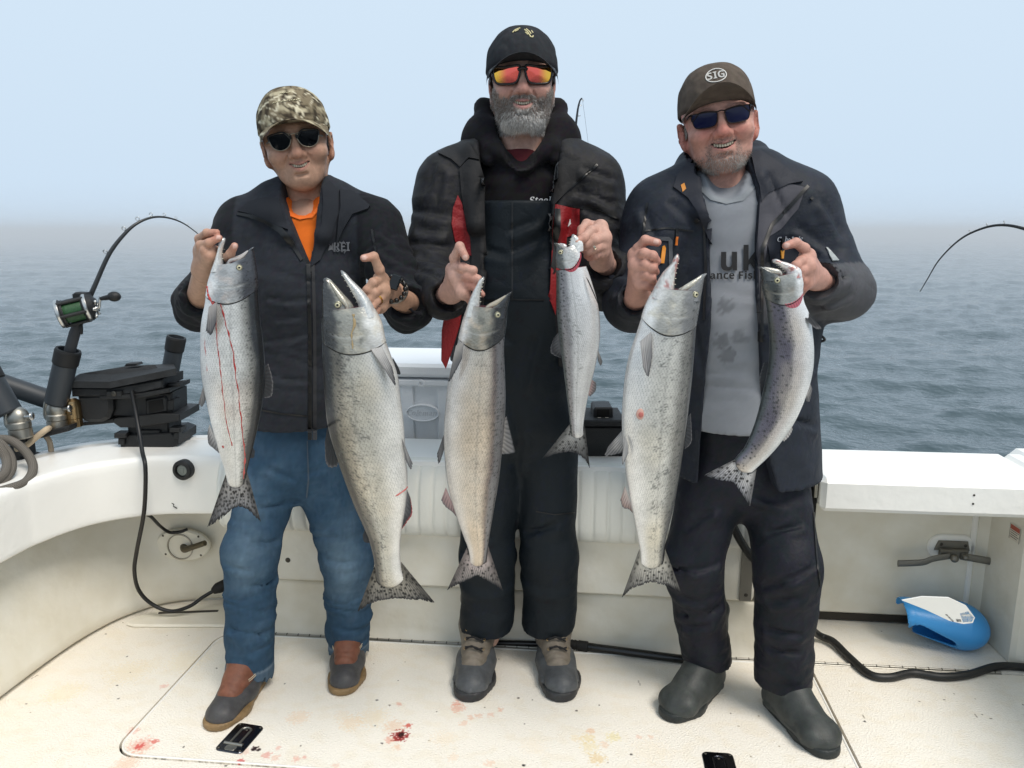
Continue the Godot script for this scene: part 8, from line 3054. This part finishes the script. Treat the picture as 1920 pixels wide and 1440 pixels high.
func make_right_man() -> void:
	var z := -2.1
	var t := thing("person", "smiling person in brown cap, grey shirt and open navy jacket, rightmost of the three", "person", Vector3(at(1400, 1300, z).x, 0, z), "anglers holding salmon")
	var k := {"skin": Color(0.51, 0.275, 0.215), "rose": Color(0.47, 0.15, 0.12), "lip": Color(0.40, 0.15, 0.13), "smile": 0.0265, "open": 0.0054, "pink": 0.75, "nose": 1.15, "wide": 1.03, "beard": 0.55, "beard_style": "goatee", "beard_skin": Color(0.22, 0.17, 0.145), "side_hair": Color(0.24, 0.215, 0.19), "neck": 1.06, "ears": 0.75}
	var T := head_place(1346, 229, z + 0.02, 1.08, 0.16, -0.02, -0.18)
	var hr := {"wrist": [1196, 552, -1.86], "fore": [1184, 582, -2.0], "palm": [[1192, 478, -1.79], [1194, 498, -1.77], [1202, 530, -1.77]], "nails": [[1231, 452, -1.745]],
		"fingers": [[0.0130, [[1197, 500, -1.79], [1197, 466, -1.78], [1210, 450, -1.765], [1233, 455, -1.755]]], [0.0125, [[1192, 484, -1.78], [1208, 475, -1.75], [1224, 479, -1.74], [1233, 490, -1.75]]], [0.0125, [[1194, 500, -1.77], [1210, 497, -1.745], [1224, 502, -1.745], [1230, 510, -1.76]]], [0.0115, [[1198, 516, -1.77], [1210, 515, -1.75], [1222, 521, -1.75], [1226, 530, -1.77]]], [0.0105, [[1204, 530, -1.77], [1212, 533, -1.76], [1219, 540, -1.77]]]]}
	var hl := {"wrist": [1530, 522, -1.88], "fore": [1560, 540, -2.0], "palm": [[1514, 480, -1.79], [1514, 500, -1.77], [1510, 530, -1.78]], "nails": [[1476, 459, -1.745]],
		"fingers": [[0.0130, [[1518, 492, -1.80], [1508, 466, -1.775], [1492, 455, -1.765], [1474, 461, -1.755]]], [0.0125, [[1514, 482, -1.785], [1502, 490, -1.76], [1492, 498, -1.75], [1484, 506, -1.77]]], [0.0122, [[1514, 500, -1.77], [1504, 508, -1.755], [1498, 520, -1.755], [1493, 528, -1.775]]], [0.0115, [[1512, 516, -1.775], [1505, 526, -1.765], [1501, 536, -1.77]]], [0.0105, [[1510, 530, -1.78], [1505, 541, -1.775], [1502, 550, -1.78]]]]}
	var S := {"sl": at(1240, 404, z), "sr": at(1496, 392, z), "el": at(1188, 565, -2.02), "er": at(1580, 545, -2.02)}
	var hipl := at(1340, 880, z)
	var hipr := at(1448, 890, z)
	var kl := at(1298, 1060, -2.06)
	var kr := at(1476, 1062, -1.98)
	var al := at(1328, 1210, -2.13)
	var ar := at(1470, 1262, -2.02)
	var src := make_body(t, T, k, [hr, hl], [[S.sl, S.el, 0.05, 0.045], [S.sr, S.er, 0.05, 0.045], [at(1370, 480, z), at(1390, 830, z), 0.11, 0.1], [S.sl, S.sr, 0.055, 0.055], [hipl, kl, 0.075, 0.06], [kl, al, 0.05, 0.045], [hipr, kr, 0.075, 0.06], [kr, ar, 0.05, 0.045], [at(1362, 350, z - 0.03), at(1366, 440, z), 0.055, 0.08], [S.el, at(1184, 582, -2.0), 0.045, 0.028], [S.er, at(1560, 540, -2.0), 0.045, 0.028]])
	var g := Geo.new()
	strands(g, 0, src, T.affine_inverse(), T, k, 2, 0.0055, 0.0004, [Color(0.10, 0.085, 0.075), Color(0.16, 0.14, 0.125), Color(0.30, 0.28, 0.26), Color(0.44, 0.42, 0.40), Color(0.52, 0.50, 0.48)])
	part("stubble", g.done(), M.hair, t).set_meta("kind", "stuff")
	var rg := RandomNumberGenerator.new()
	rg.seed = 6
	g = Geo.new()
	for s in [-1.0, 1.0]:
		for i in 300:
			var y := rg.randf_range(-0.02, 0.035)
			var zz := rg.randf_range(-0.05, 0.03 - maxf(0.0, -y) * 0.8)
			var x: float = s * 0.0765 * sqrt(maxf(0.05, 1.0 - pow((zz + 0.012) / 0.105, 2.0)))
			var p := Vector3(x, y, zz)
			g.hue = Color(0.26, 0.24, 0.22) * rg.randf_range(0.5, 1.5)
			var d := Vector3(s * 0.3, -1.0, -0.3 + rg.randf_range(-0.2, 0.2)).normalized() * 0.009
			g.tube(PackedVector3Array([T * p, T * (p + d)]), PackedFloat32Array([0.0010, 0.0004]), 4, Vector2.ONE, false)
	part("hair", g.done(), M.hair, t).set_meta("kind", "stuff")
	var brown := func(p: Vector3) -> Color:
		var q := 1.0 + 0.25 * PORE.get_noise_3dv(p * 40.0) + 0.12 * PORE.get_noise_3dv(p * 200.0)
		return Color(0.105 * q, 0.085 * q, 0.07 * q)
	var cr := Vector3(0.091, 0.107, 0.115)
	make_cap(t, T, M.knit, brown, M.knit, {"c": Vector3(0, 0.024, -0.016), "r": cr, "tilt": -0.06, "brim": 0.066, "droop": 0.052, "dip": -0.020, "spread": 1.15})
	var C: Transform3D = t.get_meta("cap_frame")
	t.remove_meta("cap_frame")
	var white := paint(Color(0.86, 0.85, 0.83), 0.6)
	g = Geo.new()
	var ring := []
	for i in 25:
		var a := TAU * i / 24
		ring.append(on_cap(C, cr, cos(a) * 0.0225 * (1.0 - 0.08 * sin(a)), 0.061 + sin(a) * 0.0165, 0.0012))
	g.tube(curve(ring, 3), 0.0014, 6, Vector2.ONE, false)
	var em := part("cap_emblem", g.done(), white, t)
	_raised_text("SIG", Transform3D(), 0.0185, 0.0, white, em, false, func(p: Vector3) -> Vector3: return on_cap(C, cr, p.x * 1.0, 0.061 + p.y * 0.98, 0.0018))
	make_glasses(t, T, "slim")
	# grey shirt
	var f := Field.new()
	f.folds = CLOTH
	f.cap(at(1362, 410, z), at(1378, 600, z), 0.14, 0.158, 0.06, 0, 0.003, Vector3(5, 8, 5), Vector2(1.08, 0.8))
	f.cap(at(1378, 600, z), at(1384, 780, z + 0.01), 0.162, 0.158, 0.06, 0, 0.004, Vector3(4, 9, 4), Vector2(1.0, 0.9))
	f.cap(at(1384, 780, z + 0.01), at(1384, 840, z + 0.01), 0.158, 0.15, 0.04, 0, 0.0, Vector3.ONE, Vector2(1.0, 0.9))
	f.cap(at(1340, 372, z - 0.01), at(1398, 366, z - 0.01), 0.07, 0.07, 0.04)
	f.cap(at(1362, 300, z + 0.04), at(1364, 346, z + 0.11), 0.058, 0.042, 0.01, 1)
	f.low = at(1384, 818, z + 0.15).y
	var wet := [at(1356, 640, z + 0.15), at(1366, 668, z + 0.15), at(1388, 630, z + 0.15), at(1362, 575, z + 0.15)]
	wear("shirt", f, 0.0085, M.knit, func(p: Vector3, _n: Vector3) -> Color:
		var q := 1.0 + 0.05 * PORE.get_noise_3dv(p * 8.0) + 0.05 * PORE.get_noise_3dv(p * 70.0)
		for w in wet:
			q *= 1.0 - 0.32 * smoothstep(0.022, 0.015, Vector2(p.x - w.x, p.y - w.y).length() + 0.014 * PORE.get_noise_3dv(p * 70.0))
		return Color(0.235 * q, 0.25 * q, 0.275 * q), t)
	var sh := t.get_node("shirt")
	var print_m := paint(Color(0.10, 0.105, 0.115), 0.7)
	cloth_text(f, "uk", 1386, 486, 46.0, 0.0, print_m, sh)
	cloth_text(f, "ance Fishi", 1380, 517, 15.0, 0.0, print_m, sh)
	part("neck_band", drape(f, [[1316, 350], [1334, 366], [1362, 374], [1392, 367], [1414, 344], [1416, 352], [1394, 376], [1362, 383], [1332, 375], [1314, 358]], 5.0, 0.002), paint(Color(0.50, 0.52, 0.54), 0.9), sh)
	# trousers
	var d := Field.new()
	d.folds = CRISP
	d.crisp = true
	d.cap(at(1388, 800, z), at(1394, 880, z), 0.145, 0.14, 0.05, 0, 0.003, Vector3(5, 9, 5), Vector2(1.05, 0.85))
	d.cap(hipl, kl, 0.092, 0.080, 0.035, 0, 0.005, Vector3(4, 7, 4))
	d.cap(kl, al - Vector3(0, 0.05, 0), 0.078, 0.068, 0.03, 0, 0.010, Vector3(5, 9, 5))
	d.cap(hipr, kr, 0.096, 0.084, 0.035, 0, 0.005, Vector3(4, 7, 4))
	d.cap(kr, ar - Vector3(0, 0.05, 0), 0.086, 0.074, 0.03, 0, 0.010, Vector3(5, 9, 5))
	d.low = 0.09
	d.cap(al - Vector3(0, 0.25, 0), al - Vector3(0, 0.04, 0), 0.060, 0.060, 0.005, 1)
	d.cap(ar - Vector3(0, 0.25, 0), ar - Vector3(0, 0.04, 0), 0.064, 0.064, 0.005, 1)
	for q in [[[1243, 1061], [1300, 1070], [1346, 1058]], [[1247, 1104], [1280, 1122], [1314, 1132]], [[1275, 1150], [1350, 1140]], [[1286, 1177], [1330, 1174], [1368, 1160]], [[1432, 1100], [1480, 1088], [1527, 1061]], [[1441, 1130], [1500, 1122], [1553, 1100]], [[1438, 1178], [1500, 1192]], [[1480, 1236], [1549, 1206]], [[1440, 1000], [1500, 985]], [[1330, 960], [1290, 990]], [[1420, 930], [1470, 945]], [[1440, 1215], [1500, 1225]]]:
		fold(d, q, 0.007)
	var tr := wear("trousers", d, 0.0085, M.nylon, cloth_tone(Color(0.0125, 0.0145, 0.020), 0.2), t)
	part("side_seam", drape(d, [[1524, 960], [1526, 960], [1532, 1040], [1540, 1100], [1537, 1100], [1529, 1040]], 7.0, 0.002, 0.001), M.zip, tr)
	boot(t, Transform3D(Basis(Vector3.UP, -0.75), Vector3(al.x, 0.0, al.z)), "rubber")
	boot(t, Transform3D(Basis(Vector3.UP, 0.30), Vector3(ar.x, 0.0, ar.z)), "rubber")
	# open jacket with a hood round the neck
	var j := Field.new()
	j.folds = CRISP
	j.crisp = true
	j.cap(at(1366, 410, z - 0.02), at(1384, 600, z - 0.01), 0.17, 0.19, 0.06, 0, 0.004, Vector3(4, 7, 4), Vector2(1.12, 0.8))
	j.cap(at(1384, 600, z - 0.01), at(1400, 900, z - 0.01), 0.19, 0.20, 0.06, 0, 0.006, Vector3(4, 6, 4), Vector2(1.02, 0.9))
	j.cap(at(1300, 352, z - 0.01), S.sl, 0.07, 0.088, 0.06)
	j.cap(at(1428, 342, z - 0.01), S.sr, 0.075, 0.092, 0.06)
	j.cap(S.sl, S.el, 0.092, 0.072, 0.05, 0, 0.008, Vector3(5, 9, 5))
	j.cap(S.sr, S.er, 0.090, 0.068, 0.05, 0, 0.009, Vector3(5, 9, 5))
	j.cap(S.el, at(1192, 564, -1.92), 0.072, 0.052, 0.04, 0, 0.008, Vector3(7, 12, 7))
	j.cap(S.er, at(1540, 528, -1.92), 0.068, 0.054, 0.04, 0, 0.008, Vector3(7, 12, 7))
	j.cap(at(1195, 556, -1.885), at(1197, 545, -1.82), 0.042, 0.05, 0.008, 1)
	j.cap(at(1534, 524, -1.895), at(1524, 516, -1.83), 0.044, 0.05, 0.008, 1)
	j.cap(at(1296, 310, z - 0.03), at(1318, 400, z + 0.10), 0.026, 0.024, 0.025)
	j.cap(at(1410, 294, z - 0.06), at(1440, 370, z + 0.05), 0.036, 0.034, 0.03, 0, 0.005, Vector3(10, 14, 10))
	j.cap(at(1440, 370, z + 0.05), at(1432, 470, z + 0.13), 0.034, 0.024, 0.03, 0, 0.004, Vector3(10, 14, 10))
	j.cap(at(1296, 305, z - 0.05), at(1412, 292, z - 0.08), 0.034, 0.036, 0.03)
	j.cap(at(1262, 350, z - 0.02), at(1300, 362, z + 0.05), 0.03, 0.03, 0.03)
	j.low = at(1400, 915, z + 0.12).y
	j.cut_y = PackedFloat32Array([at(1366, 280, z).y, at(1366, 380, z + 0.1).y, at(1366, 440, z + 0.13).y, at(1370, 560, z + 0.14).y, at(1380, 830, z + 0.15).y, at(1380, 960, z + 0.15).y])
	j.cut_l = PackedFloat32Array([at(1304, 280, z + 0.1).x, at(1322, 380, z + 0.1).x, at(1337, 440, z + 0.13).x, at(1338, 560, z + 0.14).x, at(1322, 830, z + 0.15).x, at(1318, 960, z + 0.15).x])
	j.cut_r = PackedFloat32Array([at(1406, 280, z + 0.1).x, at(1420, 380, z + 0.1).x, at(1420, 440, z + 0.13).x, at(1416, 560, z + 0.14).x, at(1430, 830, z + 0.15).x, at(1468, 960, z + 0.15).x])
	j.cut_z = z - 0.03
	var grey := Color(0.07, 0.071, 0.078)
	var navy := Color(0.021, 0.025, 0.034)
	var er: Vector3 = S.er
	var el: Vector3 = S.el
	for q in [[[1509, 541], [1550, 535], [1587, 518]], [[1520, 576], [1560, 570], [1598, 553]], [[1548, 385], [1579, 440]], [[1500, 430], [1560, 470]], [[1159, 455], [1198, 475]], [[1151, 510], [1188, 522]], [[1156, 548], [1190, 566]], [[1210, 400], [1230, 450]], [[1260, 380], [1300, 420]], [[1440, 620], [1500, 650]], [[1450, 700], [1530, 690]], [[1460, 780], [1530, 800]], [[1440, 330], [1470, 400]], [[1300, 620], [1318, 700]]]:
		fold(j, q, 0.007)
	wear("jacket", j, 0.009, M.nylon, func(p: Vector3, n: Vector3) -> Color:
		var c := navy
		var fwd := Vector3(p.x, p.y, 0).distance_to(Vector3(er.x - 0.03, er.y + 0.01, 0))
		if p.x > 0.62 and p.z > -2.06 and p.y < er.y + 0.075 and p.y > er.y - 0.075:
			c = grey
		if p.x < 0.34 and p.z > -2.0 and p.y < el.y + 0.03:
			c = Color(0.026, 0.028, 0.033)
		var q := 1.0 + 0.18 * PORE.get_noise_3dv(p * 8.0) + 0.15 * PORE.get_noise_3dv(p * 70.0)
		return Color(c.r * q, c.g * q, c.b * q), t)
	var jk := t.get_node("jacket")
	var lining := paint(Color(0.25, 0.25, 0.28), 0.75)
	relief(lining, M.weave, 40.0, 0.3)
	part("lining_lapel", drape(j, [[1425, 360], [1480, 345], [1510, 352], [1496, 392], [1462, 430], [1440, 445], [1430, 520], [1424, 560], [1420, 470]], 7.0, 0.003), lining, jk)
	var collar_m := paint(Color(0.17, 0.18, 0.21), 0.6, 0.0, 0.3)
	relief(collar_m, M.crumple, 4.0, 0.5)
	part("left_collar", drape(j, [[1282, 318], [1292, 300], [1306, 308], [1312, 340], [1318, 380], [1334, 424], [1336, 470], [1326, 440], [1308, 396], [1290, 372], [1262, 352], [1270, 330]], 6.0, 0.006, 0.010), collar_m, jk)
	part("right_hood", drape(j, [[1408, 292], [1426, 286], [1460, 308], [1504, 342], [1478, 346], [1440, 362], [1426, 380], [1424, 350], [1414, 320]], 6.0, 0.007, 0.010), collar_m, jk)
	part("shoulder_seam", drape(j, [[1212, 380], [1216, 380], [1210, 420], [1206, 470], [1202, 470], [1206, 420]], 6.0, 0.002, 0.001), M.zip, jk)
	part("chest_pocket", drape(j, [[1436, 446], [1458, 440], [1500, 440], [1506, 446], [1500, 500], [1470, 506], [1446, 500]], 6.0, 0.003, 0.003), paint(Color(0.10, 0.115, 0.15), 0.6, 0.0, 0.3), jk)
	part("front_zip", drape(j, [[1512, 348], [1516, 352], [1480, 392], [1448, 425], [1432, 470], [1430, 560], [1430, 640], [1425, 640], [1425, 540], [1427, 465], [1444, 420]], 6.0, 0.006), M.zip, jk)
	part("left_zip", drape(j, [[1318, 420], [1322, 420], [1326, 500], [1322, 600], [1318, 600], [1321, 500]], 7.0, 0.004), M.zip, jk)
	var panel := paint(Color(0.27, 0.28, 0.30), 0.6)
	part("pocket_edge", drape(j, [[1228, 444], [1254, 444], [1260, 450], [1260, 500], [1253, 500], [1253, 452], [1228, 450]], 5.0, 0.003), panel, jk)
	var amber := paint(Color(0.80, 0.50, 0.08), 0.5)
	part("zip_pull", drape(j, [[1241, 462], [1245, 460], [1247, 466], [1243, 494], [1237, 494], [1238, 480]], 4.0, 0.006), amber, jk)
	part("pocket_zip", drape(j, [[1266, 430], [1271, 430], [1270, 446], [1265, 446]], 4.0, 0.005), M.zip, jk)
	part("zip_pull", drape(j, [[1266, 444], [1270, 444], [1268, 460], [1264, 460]], 3.0, 0.006), paint(Color(0.78, 0.42, 0.12), 0.5), jk)
	part("zip_pull", drape(j, [[1461, 446], [1466, 446], [1466, 472], [1462, 472]], 3.0, 0.008), M.zip, jk)
	part("zip_pull", drape(j, [[1460, 470], [1467, 470], [1466, 486], [1462, 486]], 3.0, 0.008), paint(Color(0.70, 0.48, 0.14), 0.5), jk)
	part("toggle", drape(j, [[1276, 350], [1283, 346], [1286, 356], [1279, 362]], 3.0, 0.008), amber, jk)
	part("reflective_tab", drape(j, [[1548, 464], [1552, 464], [1572, 490], [1560, 490]], 4.0, 0.004), paint(Color(0.62, 0.64, 0.64), 0.4), jk)
	part("yoke_seam", drape(j, [[1205, 432], [1250, 426], [1300, 432], [1300, 435], [1250, 429], [1205, 435]], 7.0, 0.002, 0.001), M.zip, jk)
	for q in [[1308, 412], [1521, 373], [1426, 585]]:
		part("snap", drape(j, [[q[0] - 4, q[1]], [q[0], q[1] - 4], [q[0] + 4, q[1]], [q[0], q[1] + 4]], 3.0, 0.007, 0.004), M.black, jk)
	cloth_text(j, "Cabela's", 1479, 449, 9.0, 0.0, paint(Color(0.6, 0.62, 0.65), 0.6), jk, true)
	g = Geo.new()
	g.tube(curve([at(1528, 632, z + 0.05), at(1540, 630, z + 0.06), at(1546, 638, z + 0.06), at(1532, 640, z + 0.05), at(1528, 632, z + 0.05)], 5), 0.0035, 7, Vector2.ONE, false)
	part("belt_hook", g.done(), M.black, jk)
